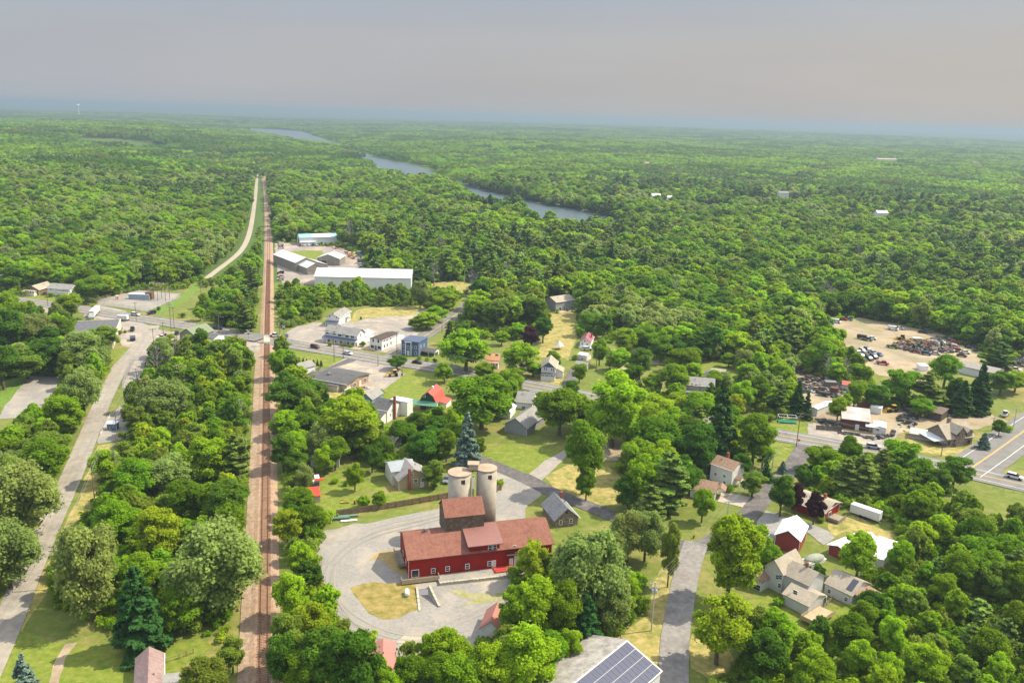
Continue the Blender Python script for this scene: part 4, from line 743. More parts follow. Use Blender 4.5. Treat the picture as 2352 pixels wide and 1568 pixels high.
V=gable('gray_house',g(4,-60,235),g(4,60,245),9,5.,2.,mat('lavender_siding',(.42,.42,.48),None,1,.8,wave=('Z',6.),wavec=.1),GSH,'lavender grey house at the far left edge above the highway',ov=.4); vol(V['root'],V['w'],2,6,6,0,3.2,'gable',1,'x',WHITE,DSH,.3,wname='wing_wall',rname='wing_roof'); wins(V,'f',4,[(15,185),(40,190)],.8,1.)
V=gable('dark_roof_house',g(4,1735,490),g(4,1850,500),9,3.,2.,GRAYS,DSH,'grey house with dark roof hidden in trees left of the railroad',axis='x',ov=.4)
# warehouses
def longb(name,A,B,depth,h,rise,wm_,rm,label,**k): return gable(name,A,B,depth,h,rise,wm_,rm,label,cat='warehouse',axis=k.pop('axis','x'),ov=k.pop('ov',.3),trim=False,**k)
V=longb('blue_roof_warehouse',g(11,372,325),g(11,955,307),14,6.2,2.0,WMET,SKROOF,'long white metal warehouse with a sky blue roof at the back of the lot'); window(V,'l',7,2.6,4,4.5,kind='garage_door',gm=DOORD)
bm=bmesh.new(); w=V['w']; prism(bm,[(-.35,6.12+.16),(7,8.2+.16),(7,8.2+.2),(-.35,6.12+.2)],'x',w*.3,w*.8); part('pale_roof_section',bm,LMET,V['root'],'paler middle bay of the blue roof')
V=longb('storage_trailer',g(11,380,330),g(11,590,322),2.6,2.9,.1,WMET,WROOF,'long white storage trailer parked before the blue-roofed warehouse')
V=longb('taupe_warehouse',g(11,606,592),g(11,918,606),14.5,5.0,2.9,TAUPE,LMET,'taupe metal building with bright pale roof right of the stepped warehouse',axis='y'); window(V,'f',5.2,2,4,3.6,kind='garage_door',gm=DOORD); wins(V,'f',11,[(866,573),(882,573)],.9,1.,)
A=g(11,315,690); B=g(11,595,665); r,w=site('stepped_warehouse',A,B,'taupe warehouse with two stepped pale metal gable roofs','warehouse'); foot(r,0,-8,w+10,50)
V=vol(r,0,0,w,40,0,6.2,'gable',3.,'y',TAUPE,LMET,.3); wins(V,'f',11,[(580,645),(596,645)],.9,1.); vol(r,w,0,8.5,18,0,3.2,'shedr',2.8,'y',TAUPE,LMET,.3,wname='wing_wall',rname='wing_roof')
V=vol(r,2,-14,w-3,14,0,4.8,'gable',2.6,'y',TAUPE,LMET,.3,wname='front_wall',rname='front_roof'); wins(V,'f',11,[(508,765)],.9,1.)
V=longb('long_warehouse',g(11,575,900),g(11,1900,925),24,6.8,3.4,WMET,LMET,'very long white metal warehouse with pale ribbed roof behind the tree row',ov=.4)
# salvage yard
V=gable('salvage_barn',g(7,880,975),g(7,1072,1000),9,3.8,1.7,mat('brown_red_boards',(.10,.035,.03),(.16,.06,.05),.8,.9,wave=('X',4.),wavec=.3),mat('rusty_white_metal',(.55,.52,.50),(.40,.33,.29),.25,.6,wave=('X',1.5),wavec=.15),'dark red salvage barn with patchy white metal roof on the highway',cat='barn',axis='x',typ='shed',ov=.4,trim=False); window(V,'f',5.2,1.1,1,2,kind='door',gm=DOORW); vol(V['root'],8,-1.8,4,1.8,2.3,.2,'shed',.4,'x',OLDW,LMET,.2,wname='lean_to_beam',rname='lean_to_roof')
V=gable('camper_office',g(7,1100,1012),g(7,1190,1026),6.5,2.7,.25,mat('white_panel',(.7,.7,.68),None,1,.5),mat('tan_white_roof',(.62,.53,.40),(.7,.66,.6),1,.8),'white camper-like hut with tan stained roof right of the salvage barn',cat='hut',ov=.1,trim=False); wins(V,'f',7,[(1138,986)],1,.7)
V=gable('white_trailer',g(7,1080,865),g(7,1158,880),3.,2.5,.12,mat('white_panel2',(.72,.72,.7),None,1,.5),WROOF,'white box trailer behind the salvage barn',cat='trailer',axis='x',ov=.05,trim=False)
V=gable('rusty_shed',g(7,1000,838),g(7,1070,845),4,2.2,1.3,mat('rust_boards',(.2,.08,.05),None,1,.9),mat('rust_roof',(.30,.10,.06),(.38,.15,.1),1,.8),'small rust red shed between the barn and the white box trailer',cat='shed',ov=.2,trim=False)
V=gable('red_roof_shed',g(7,880,705),g(7,935,713),5,2.3,.4,mat('gray_white_panel',(.5,.5,.48),None,1,.8),mat('faded_red_metal2',(.38,.10,.08),None,1,.7),'open shed with faded red flat roof among scrap piles',cat='shed',axis='x',typ='shed',ov=.2,trim=False)
V=gable('gray_container',g(7,765,690),g(7,845,695),3,2.5,.05,mat('dark_container',(.14,.13,.12),None,1,.8),mat('gray_container_top',(.2,.19,.18),None,1,.8),'dark grey container behind the round tank in the scrap yard',cat='container',axis='x',ov=.02,trim=False)
V=gable('red_plank_shed',g(7,560,570),g(7,625,575),5,2.,1.,mat('rust_boards',(.2,.08,.05)),mat('rust_roof',(.3,.1,.06)),'rust brown shed beside the dirt lane at the edge of the yard',cat='shed',ov=.2,trim=False)
V=gable('white_shop',g(7,655,880),g(7,705,895),12,3.,.4,WHITE2,LMET,'narrow pale shop building partly hidden by two spruces',cat='building',ov=.2,trim=False)
V=gable('scrap_office',g(7,1435,570),g(7,1490,572),4,2.4,.1,TRIM,WROOF,'small white shed on the dirt near the green trees',cat='shed',axis='x',ov=.1,trim=False)
V=gable('long_garage',g(7,1700,580),g(7,1960,640),10,3.4,1.2,LGRAY,mat('gray_brown_roof',(.27,.24,.22),(.34,.31,.28),1,.9),'long low building with brown grey roof between dark spruces',cat='building',axis='x',ov=.4,trim=False)
A=g(7,1600,1120); B=g(7,1800,1120); r,w=site('stone_house',g(7,1620,1108),g(7,1800,1090),'stone farmhouse with tan cross-gable roofs at the highway corner','house'); foot(r,-3,-2,w+6,14)
V=vol(r,0,0,w,9,0,3.3,'gable',3.4,'x',STONE,TSH,.6); V3=vol(r,w*.28,-.6,w*.34,5,0,5.2,'gable',2.,'y',STONE,TSH,.5,wname='gable_wall',rname='gable_roof'); wins(V3,'f',7,[(1690,1020)],.9,1.1,fm=DTRIM); V4=vol(r,w*.72,-.2,2.4,3,3.3,1.6,'gable',1.,'y',STONE,TSH,.3,wname='dormer_wall',rname='dormer_roof'); wins(V,'f',7,[(1640,1080),(1720,1075),(1780,1070)],1,1.1,fm=DTRIM); vol(r,-4.5,1,4.5,7,1.9,.2,'shed',.4,'x',OLDW,LMET,.2,wname='porch_beam',rname='porch_roof'); bxpart('chimney',r,(w*.5,w*.5+1,6,7,5,8),STONE)
V=gable('plank_shed',g(7,1360,1045),g(7,1500,1070),6,1.8,.2,OLDW,mat('patched_metal',(.4,.35,.3),(.6,.55,.5),.8,.7),'low weathered lean-to with patched metal roof left of the stone house',cat='shed',axis='x',typ='shed',ov=.2,trim=False)
V=gable('dark_barn',g(7,1480,905),g(7,1580,930),7,3.0,.5,mat('dark_boards',(.09,.07,.055),None,1,.9),mat('brown_metal',(.16,.12,.10),None,1,.8),'dark board shed behind the stone house',cat='shed',axis='x',typ='shed',ov=.3,trim=False)
# west of silos, long house in trees + dark blue playhouse
V=gable('gray_roof_house',g(2,100,330),g(2,180,260),26,3.2,1.8,LGRAY,shingle('blue_gray_sh',(.13,.14,.16),(.19,.2,.22)),'long house with dark blue grey roof hidden under trees beside the track',ov=.35,trim=False)
q=V['root']; a=g(2,125,255); q.location=(a.x,a.y,0); q.rotation_euler[2]=R_(10); BLD.pop(); foot(q,0,0,V['w'],26)
V=gable('blue_playhouse',g(2,105,385),g(2,180,378),4.5,2.3,.3,BLUE,WROOF,'small blue shed with white and red roof by the railroad trees',cat='shed',axis='x',ov=.15,trim=False)
bxpart('red_awning',V['root'],(2.2,V['w']+1.2,-.3,1.2,2.55,2.75),mat('bright_red_sheet',(.65,.05,.03),None,1,.6))
V=gable('red_canopy',g(2,108,470),g(2,185,462),4.5,2.0,.7,mat('pale_boards',(.45,.4,.33),None,1,.8),mat('bright_red_tarp',(.68,.07,.04),(.60,.06,.035),1,.6),'small lean-to with a bright red sheet roof beside the lawn',cat='shed',axis='x',typ='shed',ov=.15,trim=False)
# far roofs in the woods
for k,x,y,w,d,hh,rm,lb in ((0,2015,384,54,22,8,mat('pinkish_roof',(.48,.38,.34),None,1,.7),'big barn with pale pink roof in a far clearing'),(0,2012,520,12,8,4,WROOF,'white roof showing between trees on the right'),(0,1497,470,11,8,3,WROOF,'pale roofed lake house right of the river bend'),(0,1532,475,6,5,3,LMET,'small pale shed beside the lake house'),(0,1788,465,14,9,3,GSH,'grey roof alone in the right-hand forest'),(0,1302,428,10,8,3,mat('rust_far',(.4,.2,.15),None,1,.8),'rusty roof on the hillside across the river'),(0,1378,433,10,8,3,LMET,'pale roof right of the rusty hillside roof'),(0,1480,393,10,8,3,mat('orange_far',(.5,.3,.2),None,1,.8),'tan roof farther up the hillside'),(0,2235,384,18,10,3,BSH,'brown roof row by the right far clearing')):
    p=g(k,x,y); zz=float(hgt(p.x,p.y)); r=empty('far_house',(p.x,p.y,zz+4),R_(5),lb,'house','far houses in the woods'); vol(r,0,0,w,d,-3,hh+7,'gable',2.2,'x',LGRAY,rm,.4); foot(r,0,0,w,d,8); foot(r,-12,-70 if w>20 else -30,w+24,70 if w>20 else 30,2)
# ================================================================ TREES
BARK=mat('bark',(.09,.07,.05),(.16,.13,.10),2,.95); BARKG=mat('gray_bark',(.20,.18,.16),(.30,.28,.25),2,.95)
LM={'M':leafmat('leaf_mid',(.142,.245,.012)),'B':leafmat('leaf_bright',(.215,.345,.014),.16),'D':leafmat('leaf_dark',(.082,.165,.014),.2),'W':leafmat('leaf_willow',(.215,.28,.07),.15,.015),
    'Y':leafmat('leaf_yellow_green',(.235,.325,.016),.15,.02),'P':leafmat('needle_pine',(.125,.195,.035),.22,.02,.15),'K':leafmat('needle_dark',(.045,.105,.024),.2,.02,.12),'S':leafmat('needle_blue',(.14,.21,.165),.12,.01,.12),
    'U':leafmat('leaf_purple',(.045,.016,.020),.15,.02,.2),'O':leafmat('leaf_olive',(.165,.235,.028),.2,.015)}
def quads(name,C,N,s,tone,asp=1.):
    # leaf clumps: one bent quad per clump, facing N, size s
    n=len(C); r=rng.normal(size=(n,3)); t=np.cross(N,r); t/=np.linalg.norm(t,axis=1,keepdims=True)+1e-9; b=np.cross(N,t); b/=np.linalg.norm(b,axis=1,keepdims=True)+1e-9
    s=np.broadcast_to(np.asarray(s,float),(n,))[:,None]; t=t*s*.5; b=b*s*.5*asp; lift=N*s*.18
    V=np.stack([C-t-lift,C-b*.9+lift*.3,C+t*.9-lift,C+b+lift*.3],1).reshape(-1,3)
    return V,np.arange(4*n).reshape(n,4),tone
def mkmesh(name,V,F,tone,mt,smooth=False):
    me=bpy.data.meshes.new(name); n=len(F); me.vertices.add(len(V)); me.vertices.foreach_set('co',V.astype(np.float32).ravel())
    me.loops.add(4*n); me.loops.foreach_set('vertex_index',F.astype(np.int32).ravel()); me.polygons.add(n); me.polygons.foreach_set('loop_start',np.arange(0,4*n,4,dtype=np.int32)); me.polygons.foreach_set('loop_total',np.full(n,4,np.int32))
    me.update(); a=me.attributes.new('tone','FLOAT','FACE'); a.data.foreach_set('value',tone.astype(np.float32)); me.materials.append(mt); return me
def sph(n):
    v=rng.normal(size=(n,3)); return v/np.linalg.norm(v,axis=1,keepdims=True)
def broad(n,s,Wd,H=12.,zb=.07,lobes=26,lr=.24,shape=1.,core=.25,droop=0.):
    # crown made of lobes spread over an ellipsoid, leaf clumps on every lobe
    a=Wd/2; cz=H*(zb+(1-zb)*.5); ch=H*(1-zb)/2; L=[]
    for i in range(int(lobes*1.5)):
        d=sph(1)[0]; d[2]=abs(d[2])*.95+ .05 if rng.random()<.6 else -abs(d[2])*.85
        k=rng.uniform(.55,.80); w=1-.22*shape*max(0,d[2]); c=np.array([d[0]*a*k*w,d[1]*a*k*w,cz+d[2]*ch*k]); r=a*lr*rng.choice([.5,.8,1.05,1.4])*rng.uniform(.85,1.15); L.append((c,r,rng.uniform(.86,1.15)))
    L.append((np.array([0,0,cz]),a*.5,.9)); tot=sum(r*r for _,r,_ in L); Cs=[];Ns=[];T=[]
    for c,r,t in L:
        m=max(4,int(n*r*r/tot)); d=sph(m); d[:,2]=np.where(d[:,2]<-.35,-d[:,2],d[:,2]); rad=r*(1-core*rng.random(m)**1.5)*(1+.12*rng.normal(size=m)); p=c+d*rad[:,None]*np.array([1,1,.85])+rng.normal(size=(m,3))*.10*a*.4
        if droop: p[:,2]-=droop*rng.random(m)*r
        nn=d+rng.normal(size=(m,3))*.55+np.array([0,0,.35]); nn/=np.linalg.norm(nn,axis=1,keepdims=True); Cs.append(p);Ns.append(nn);T.append(t*rng.uniform(.82,1.18,m))
    C=np.concatenate(Cs);N=np.concatenate(Ns);T=np.concatenate(T); ok=C[:,2]>H*.03
    return quads('c',C[ok],N[ok],s*rng.uniform(.7,1.35,ok.sum()),T[ok])
def conif(n,s,Wd,H=12.,zb=.08,tiers=16,droop=.12,pine=False):
    Cs=[];Ns=[];T=[]; w=Wd/2; bl=[]
    for i in range(tiers):
        f=(i+.3)/tiers; z=H*(zb+(1-zb)*f); 
        R=w*((1-f)**.75 if not pine else (1-f**2.2)**.8*(.55+.45*math.sin(min(1,f*2.2+.3)*1.57)))
        for j in range(9 if not pine else 6): bl.append((z+rng.uniform(-.3,.3),R*rng.uniform(.75,1.12)+.15,rng.uniform(0,6.28),rng.uniform(.82,1.18)))
    tot=sum(b[1]**1.4 for b in bl)
    for z,R,a,t in bl:
        m=max(3,int(n*R**1.4/tot)); f=rng.random(m)**.65; wd=.34*R*(1-f*.55)*(rng.random(m)-.5)*2
        x=np.cos(a)*R*f-np.sin(a)*wd; y=np.sin(a)*R*f+np.cos(a)*wd; zz=z+(-droop*R*f**1.5 if not pine else .22*R*f)-rng.random(m)*.35*(1 if not pine else 1.0)
        Cs.append(np.stack([x,y,zz],1)); nn=np.stack([np.cos(a)*.35+rng.normal(size=m)*.4,np.sin(a)*.35+rng.normal(size=m)*.4,np.full(m,.8)+rng.normal(size=m)*.2],1); nn/=np.linalg.norm(nn,axis=1,keepdims=True); Ns.append(nn); T.append(t*rng.uniform(.8,1.2,m))
    return quads('c',np.concatenate(Cs),np.concatenate(Ns),s*rng.uniform(.7,1.3,sum(map(len,Cs))),np.concatenate(T))
def trunkmesh(kind,H=12.,Wd=8.):
    bm=bmesh.new(); r=.32
    if kind in 'PKSC': tube(bm,[(0,0,-.4),(0,0,H*.5),(0,0,H*.97)],.26,.03,6)
    else:
        tube(bm,[(0,0,-.4),(.08,.05,H*.2),(0,.12,H*.42)],r,r*.6,7)
        for i in range(6):
            a=i*1.05+rng.uniform(-.3,.3); q=Wd*.33; z0=H*rng.uniform(.2,.4); tube(bm,[(0,.08,z0),(math.cos(a)*q*.5,math.sin(a)*q*.5,z0+H*.16),(math.cos(a)*q,math.sin(a)*q,z0+H*rng.uniform(.3,.45))],r*.45,.04,5)
    me=bpy.data.meshes.new('trunk'); bm.to_mesh(me); bm.free(); me.materials.append(BARK); return me
def deadmesh(H=12.):
    bm=bmesh.new(); tube(bm,[(0,0,-.3),(.1,0,H*.4),(0,.1,H*.98)],.22,.03,6)
    for i in range(34):
        a=rng.uniform(0,6.28); z=H*rng.uniform(.22,.92); q=H*.30*(1.15-z/H); e=(math.cos(a)*q,math.sin(a)*q,z+q*.9); mid=(e[0]*.5,e[1]*.5,z+q*.3); tube(bm,[(0,0,z),mid,e],.09,.02,4)
        for j in range(4):
            b_=a+rng.uniform(-1,1); t=rng.uniform(.3,.9); s0=Vector((e[0]*t,e[1]*t,z+(e[2]-z)*t)); tube(bm,[s0,s0+Vector((math.cos(b_)*q*.4,math.sin(b_)*q*.4,q*.35))],.04,.015,3)
    me=bpy.data.meshes.new('branches'); bm.to_mesh(me); bm.free(); me.materials.append(BARKG); return me
# kind: (object name, crown builder, proto width at 12 m, description, variants)
NQ=17000
KIND={
 'M':('deciduous_tree',lambda n,s:broad(n,s,8.5),8.5,'mid green leafy tree'),
 'B':('deciduous_tree',lambda n,s:broad(n,s,8.5,lobes=34,lr=.2,shape=.6),8.5,'bright green leafy tree'),
 'D':('deciduous_tree',lambda n,s:broad(n,s,8.,lobes=30,lr=.22,zb=.1),8.,'dark green dense tree'),
 'W':('willow_tree',lambda n,s:broad(n,s,10.,lobes=40,lr=.19,zb=.05,droop=.5),10.,'grey green willow'),
 'Y':('deciduous_tree',lambda n,s:broad(int(n*.75),s,9.,lobes=36,lr=.17,shape=.3,core=.5),9.,'yellow green airy tree'),
 'O':('deciduous_tree',lambda n,s:broad(n,s,8.,lobes=30,lr=.22),8.,'olive green tree'),
 'P':('pine_tree',lambda n,s:conif(n,s,6.5,pine=True,tiers=13),6.5,'feathery pine'),
 'K':('spruce_tree',lambda n,s:conif(n,s,5.2),5.2,'dark spruce'),
 'S':('spruce_tree',lambda n,s:conif(n,s,5.,tiers=20),5.,'blue grey spruce'),
 'U':('beech_tree',lambda n,s:broad(n,s,7.,lobes=30,lr=.22,zb=.05),7.,'purple leaved tree'),
 'C':('cedar_tree',lambda n,s:broad(n,s,4.5,lobes=24,lr=.3,zb=.02),4.5,'small dark cedar'),
 'X':('dead_tree',None,6.,'bare grey tree')}
LM['C']=LM['K']
NEAR={};TRK_M={};MIDM={};FARM={}
for k,(nm,fn,wd_,ds) in KIND.items():
    if fn is None: NEAR[k]=[deadmesh() for _ in range(2)]; TRK_M[k]=None; continue
    NEAR[k]=[mkmesh('crown',*fn(NQ,.36),LM[k]) for _ in range(3 if k in 'MBDWYO' else 2)]
    TRK_M[k]=trunkmesh(k,12,wd_)
FOREST_K='MBDWYOPK'
LEG=[]          # proto list order for the forest instances
for k in FOREST_K:
    w0=KIND[k][2]
    for v in range(3): LEG.append((k,mkmesh('mid_crown',*KIND[k][1](2400,.95),LM[k])))
LEG.append(('X',NEAR['X'][0])); NM=len(LEG)
# ---- hand read trees: x, y of top, y of foot, crown width (picture units), kind
HT="""1105,850,985,150,M;1072,945,1072,60,S;1050,945,1045,50,B;1405,850,1027,150,B;1337,960,1134,98,M;1285,890,1000,110,M;1500,905,985,105,B;1500,955,1065,125,M;1646,873,1058,84,K
1592,965,1090,100,D;1528,1032,1172,100,P;1465,1040,1170,85,B;1728,946,1066,95,M;1883,1020,1082,80,M;1975,1040,1140,80,P;1935,1050,1140,70,P;2067,1004,1098,92,M;2187,1044,1122,82,D;1727,1076,1140,60,O;1757,1058,1104,34,K;1797,1058,1086,24,S
1791,1086,1186,66,D;1826,1104,1180,32,U;1867,1124,1205,46,U;1611,1120,1200,56,M;1440,1165,1290,95,W;1480,1160,1290,90,W;1533,1190,1348,45,O;1670,1172,1385,145,B;1645,1355,1525,150,Y;1765,1262,1292,40,M;1965,1216,1335,92,B;1875,1292,1332,38,D
1350,1200,1425,180,W;1221,1235,1345,80,Y;1230,1320,1475,120,B;1180,1340,1470,80,B;1345,1365,1485,78,K;1400,1320,1450,110,W;1290,1330,1480,90,M;985,1455,1560,62,B;945,1505,1600,90,M;1060,1500,1620,120,M;1130,1470,1610,110,B;1205,1425,1600,140,B;1165,1455,1560,90,O;1010,1500,1610,80,M
810,1435,1620,130,D;740,1430,1600,130,D;665,1400,1550,95,O;700,1062,1130,52,W;652,990,1085,62,D;690,1120,1188,75,M;715,1158,1222,72,M;662,1165,1255,75,Y;690,1240,1330,62,B;672,1310,1425,85,B;715,1385,1500,105,Y;655,1450,1585,80,D;700,1480,1620,90,M;640,960,1010,40,W
505,1190,1410,215,W;212,1195,1425,160,W;270,1140,1265,105,B;372,1160,1295,120,Y;325,1295,1495,120,K;425,1340,1455,95,M;525,1095,1205,105,D;430,1090,1210,95,M;395,1042,1135,115,W;315,1050,1155,95,M;480,1000,1115,105,B;545,995,1110,65,P;535,1455,1545,62,O;470,1500,1620,115,O;60,1500,1600,60,S
55,1055,1240,180,W;25,1190,1350,150,W;110,1005,1115,105,M;195,834,955,85,W;150,902,1005,100,B;165,878,955,65,M;105,985,1075,110,O;195,755,858,115,W;85,712,805,90,W;140,722,795,62,M;115,768,862,85,D;25,662,772,72,B;22,700,822,80,D;10,785,895,80,D;165,670,732,70,Y;212,632,692,75,M;275,622,672,38,B;60,790,880,80,O;240,745,800,70,O
375,768,855,52,W;380,862,965,120,W;520,693,748,68,M;578,612,688,38,P;460,703,737,30,B;565,690,762,50,P;643,798,872,50,B;672,862,955,112,D;750,893,957,32,K;660,940,1005,85,B;805,905,1045,145,Y;740,960,1060,70,W;1070,750,852,118,B;912,813,849,45,D;1032,736,792,30,K;1062,738,787,42,D
980,715,755,62,B;1000,700,740,55,B;960,725,757,45,M;965,635,707,46,W;1022,662,714,68,B;1030,575,642,45,P;1065,562,637,45,P;997,598,658,34,X;1234,678,748,50,D;1247,726,788,45,D;1215,746,800,46,U;1350,710,772,52,M;1388,718,777,36,D;1187,738,778,38,B;1152,758,793,36,B;1197,783,868,95,Y;1225,830,865,45,D
1430,750,812,68,Y;1376,778,840,44,M;1420,798,852,60,B;1400,812,852,30,Y;1468,793,870,54,D;1517,768,832,62,M;1567,793,860,92,M;1544,833,908,70,M;1673,808,844,38,M;1512,743,788,72,B;2205,872,952,55,K;2241,833,948,62,K;2062,838,928,85,M;2127,850,938,78,P;2166,813,892,75,M;2287,783,848,72,P;2296,848,908,62,D
1922,908,967,46,B;2115,915,958,58,M;1885,778,852,78,M;1848,810,852,46,B;2293,963,1000,34,M;2257,993,1030,30,S;1828,872,952,38,K;1785,878,952,48,P;1850,898,962,28,K;996,1053,1122,52,O;975,983,1062,82,D;905,998,1057,42,X;880,998,1062,52,M;815,1060,1128,44,B;870,1125,1167,36,M;835,1136,1167,30,B;760,915,1000,60,M
1760,740,800,60,B;1700,870,945,60,B;1735,860,940,60,M;1690,900,960,50,Y;1660,850,900,45,W;1710,800,850,55,W;1960,870,940,50,M;2010,880,940,60,D;1990,1040,1110,60,M;2330,850,900,60,B;1310,870,920,40,D;1150,870,930,60,M;1560,900,960,80,Y;1580,1030,1090,50,P;1440,960,1020,60,M;1250,900,950,60,M
820,975,1050,60,D;1000,950,1010,50,D;1325,1020,1060,20,M;770,1000,1080,70,M;800,935,1000,60,B;850,955,1040,75,W;855,1015,1085,50,D;925,965,1035,70,M;960,940,1000,55,D;1010,960,1030,70,D;1025,985,1060,50,M;1100,1000,1050,36,M;710,940,1010,60,M;745,1020,1090,52,B;680,1030,1090,60,D;790,905,940,34,M
1330,905,985,90,M;1375,930,1005,70,B;1440,895,970,90,B;1480,930,1010,90,M;1540,935,1010,80,B;1600,900,975,75,M;1570,950,1030,80,D;1460,1000,1100,85,M;1510,1010,1110,90,B;1560,1040,1150,90,D;1620,1000,1080,60,K;1600,930,1020,60,P;1670,930,1010,66,M;1690,970,1030,50,B;1440,1085,1175,70,D;1490,1110,1200,70,P;1410,1200,1300,80,W
1750,1015,1075,50,M;1700,1040,1100,50,D;1905,1030,1100,70,M;1840,1060,1120,40,D;1945,1000,1090,56,M;2020,1030,1120,66,P;2110,1050,1130,70,M;2150,1070,1150,70,D;1330,830,880,40,M;1270,800,850,34,M;1175,840,900,60,M;1140,900,960,70,D;1060,860,910,40,M;1020,830,880,46,B;1110,830,870,50,B
1450,830,880,50,M;1500,855,905,50,B;1430,860,905,44,M;1545,770,830,60,D;1480,745,800,66,M;1590,830,880,50,B;1640,850,900,50,M;1345,1080,1150,50,M;1730,1200,1290,80,B;1765,1250,1330,60,M;1310,1440,1530,70,B;1260,1450,1560,90,M;1100,1540,1640,90,M;870,1510,1600,60,M;900,1545,1630,60,B;1860,790,850,60,O;1790,830,880,50,B;1810,700,760,70,W;1940,900,950,30,B"""
HAND=[]
for t in HT.replace('\n',';').split(';'):
    x,yt,yb,w,k=t.split(','); HAND.append((float(x),float(yt),float(yb),float(w),k.strip()))
TREES=[]        # (P, height, width, kind)
for x,yt,yb,w,k in HAND:
    P=g(0,x,yb); h=hsolve(P,yt); p_=pr((P.x,P.y,h*.6))[2]; TREES.append((P,max(2.,h),w/p_*1.08,k))
# ---- woods: candidate spots inside strips of the town and everywhere beyond it
TOWN=[(-60,668),(60,668),(190,678),(225,690),(330,655),(395,655),(440,652),(466,630),(496,610),(546,566),(568,520),(577,440),(582,395),(600,385),(617,440),(629,530),(634,560),(700,553),(800,566),(845,580),(860,610),(840,640),(950,652),(1000,660),(1060,650),(1080,606),(1100,640),(1112,670),(1100,705),(1080,740),(1150,765),(1230,740),(1245,690),(1320,684),(1350,760),(1420,760),(1500,800),(1600,835),(1690,828),(1790,835),(1850,790),(1890,738),(1960,726),(2060,752),(2160,772),(2260,806),(2352,825),(2500,830),(3200,1120),(3200,2100),(-900,2100),(-900,668)]
STRIPS=[('strip',[(348,800),(395,815),(450,822),(588,832),(592,900),(582,1000),(573,1100),(565,1200),(560,1300),(550,1400),(520,1450),(420,1450),(320,1440),(240,1420),(165,1385),(150,1310),(200,1230),(250,1170),(240,1110),(285,1040),(300,960),(330,900),(360,860)],'WBMOYMD',6.2),
 ('strip',[(-60,745),(190,745),(255,790),(250,850),(225,895),(180,890),(110,860),(0,895),(-60,895)],'WDMBOD',6.5),
 ('strip',[(222,880),(235,950),(200,1000),(145,1105),(95,1200),(55,1290),(15,1360),(-60,1500),(-60,1060),(60,1010),(100,960),(140,930),(160,890)],'WBMOM',6.2),
 ('strip',[(636,800),(655,830),(720,880),(735,960),(700,1020),(690,1100),(730,1180),(720,1230),(700,1300),(720,1390),(790,1440),(850,1500),(860,1620),(640,1640),(645,1400),(650,1200),(640,1000)],'MBODY',6.0),
 ('strip',[(905,1560),(980,1500),(1060,1480),(1150,1470),(1170,1420),(1200,1330),(1300,1340),(1440,1330),(1440,1420),(1340,1460),(1290,1540),(1230,1620),(905,1640)],'BMBOW',6.2),
 ('strip',[(1870,1115),(1960,1103),(2080,1135),(2130,1172),(2200,1182),(2280,1212),(2420,1235),(2560,1290),(2560,1680),(1660,1680),(1720,1500),(1830,1480),(1920,1440),(1990,1400),(2020,1340),(2070,1270),(2080,1200),(1990,1165),(1890,1150)],'MMDMBBOMPM',7.0),
 ('strip',[(632,665),(720,672),(830,676),(950,680),(1045,684),(1055,705),(950,706),(840,700),(740,706),(715,735),(660,750),(640,745),(630,700)],'MBDOM',6.5),
 ('strip',[(592,575),(603,600),(606,740),(560,768),(500,738),(465,712),(490,690),(560,632)],'MBPOM',6.5),
 ('strip',[(1690,880),(1700,835),(1760,795),(1815,850),(1830,955),(1770,960),(1715,905)],'WBMY',6.5),
 ('strip',[(1455,1060),(1560,1060),(1620,1080),(1600,1120),(1480,1150)],'MDM',7.0),
 ('strip',[(1640,960),(1700,970),(1700,1000),(1640,1000)],'MD',7),
 ('strip',[(1860,800),(1900,760),(1960,850),(1990,880),(1960,900),(1900,860)],'MB',6.5),
 ('strip',[(1960,930),(2180,920),(2200,935),(2060,945),(1960,945)],'MD',9),
 ('strip',[(1120,870),(1180,880),(1190,930),(1110,920)],'M',8),
 ('strip',[(735,930),(880,900),(900,960),(1040,960),(1020,1035),(960,1060),(900,1075),(850,1050),(740,1060)],'MDBMW',12.5),
 ('strip',[(1440,900),(1640,900),(1680,960),(1700,1040),(1560,1120),(1440,1080),(1500,1010),(1420,960)],'MBDPM',8.6),
 ('strip',[(1860,790),(1905,830),(1960,900),(1900,930),(1850,880)],'MBO',7.5)]
def wpoly(pts): return np.array([(q.x,q.y) for q in (g(0,a,b_) for a,b_ in pts)])
TOWNW=wpoly([(a,max(b_,300)) for a,b_ in TOWN])
def blocked(X,Y,extra=0.,skip_open=False):
    m=np.zeros(X.shape,bool)
    if not skip_open:
        for P in OPEN:
            lo=P.min(0)-4; hi=P.max(0)+4; s=(X>lo[0])&(X<hi[0])&(Y>lo[1])&(Y<hi[1])&~m
            if s.any(): m[s]|=inpoly(X[s],Y[s],P)
    for L,wd_ in ROADS:
        A_=np.array(L)[:,:2]; lo=A_.min(0)-12; hi=A_.max(0)+12; s=(X>lo[0])&(X<hi[0])&(Y>lo[1])&(Y<hi[1])&~m
        if s.any(): m[s]|=segdist(X[s],Y[s],L,False)<wd_+extra
    for P in BLD:
        A_=np.array(P); lo=A_.min(0)-1-extra; hi=A_.max(0)+1+extra; s=(X>lo[0])&(X<hi[0])&(Y>lo[1])&(Y<hi[1])&~m
        if s.any(): m[s]|=inpoly(X[s],Y[s],P)|(segdist(X[s],Y[s],P)<extra)
    return m
def inview(X,Y,margin=.12,z=8.):
    v=np.stack([X,Y,np.full(X.shape,z-CH)],-1); k=v@np.array(fwd); x=(v@np.array(cr))*FL/k; y=-(v@np.array(cu))*FL/k
    return (k>1)&(np.abs(x)<W/2*(1+margin))&(np.abs(y)<HH/2*(1+margin*1.5))
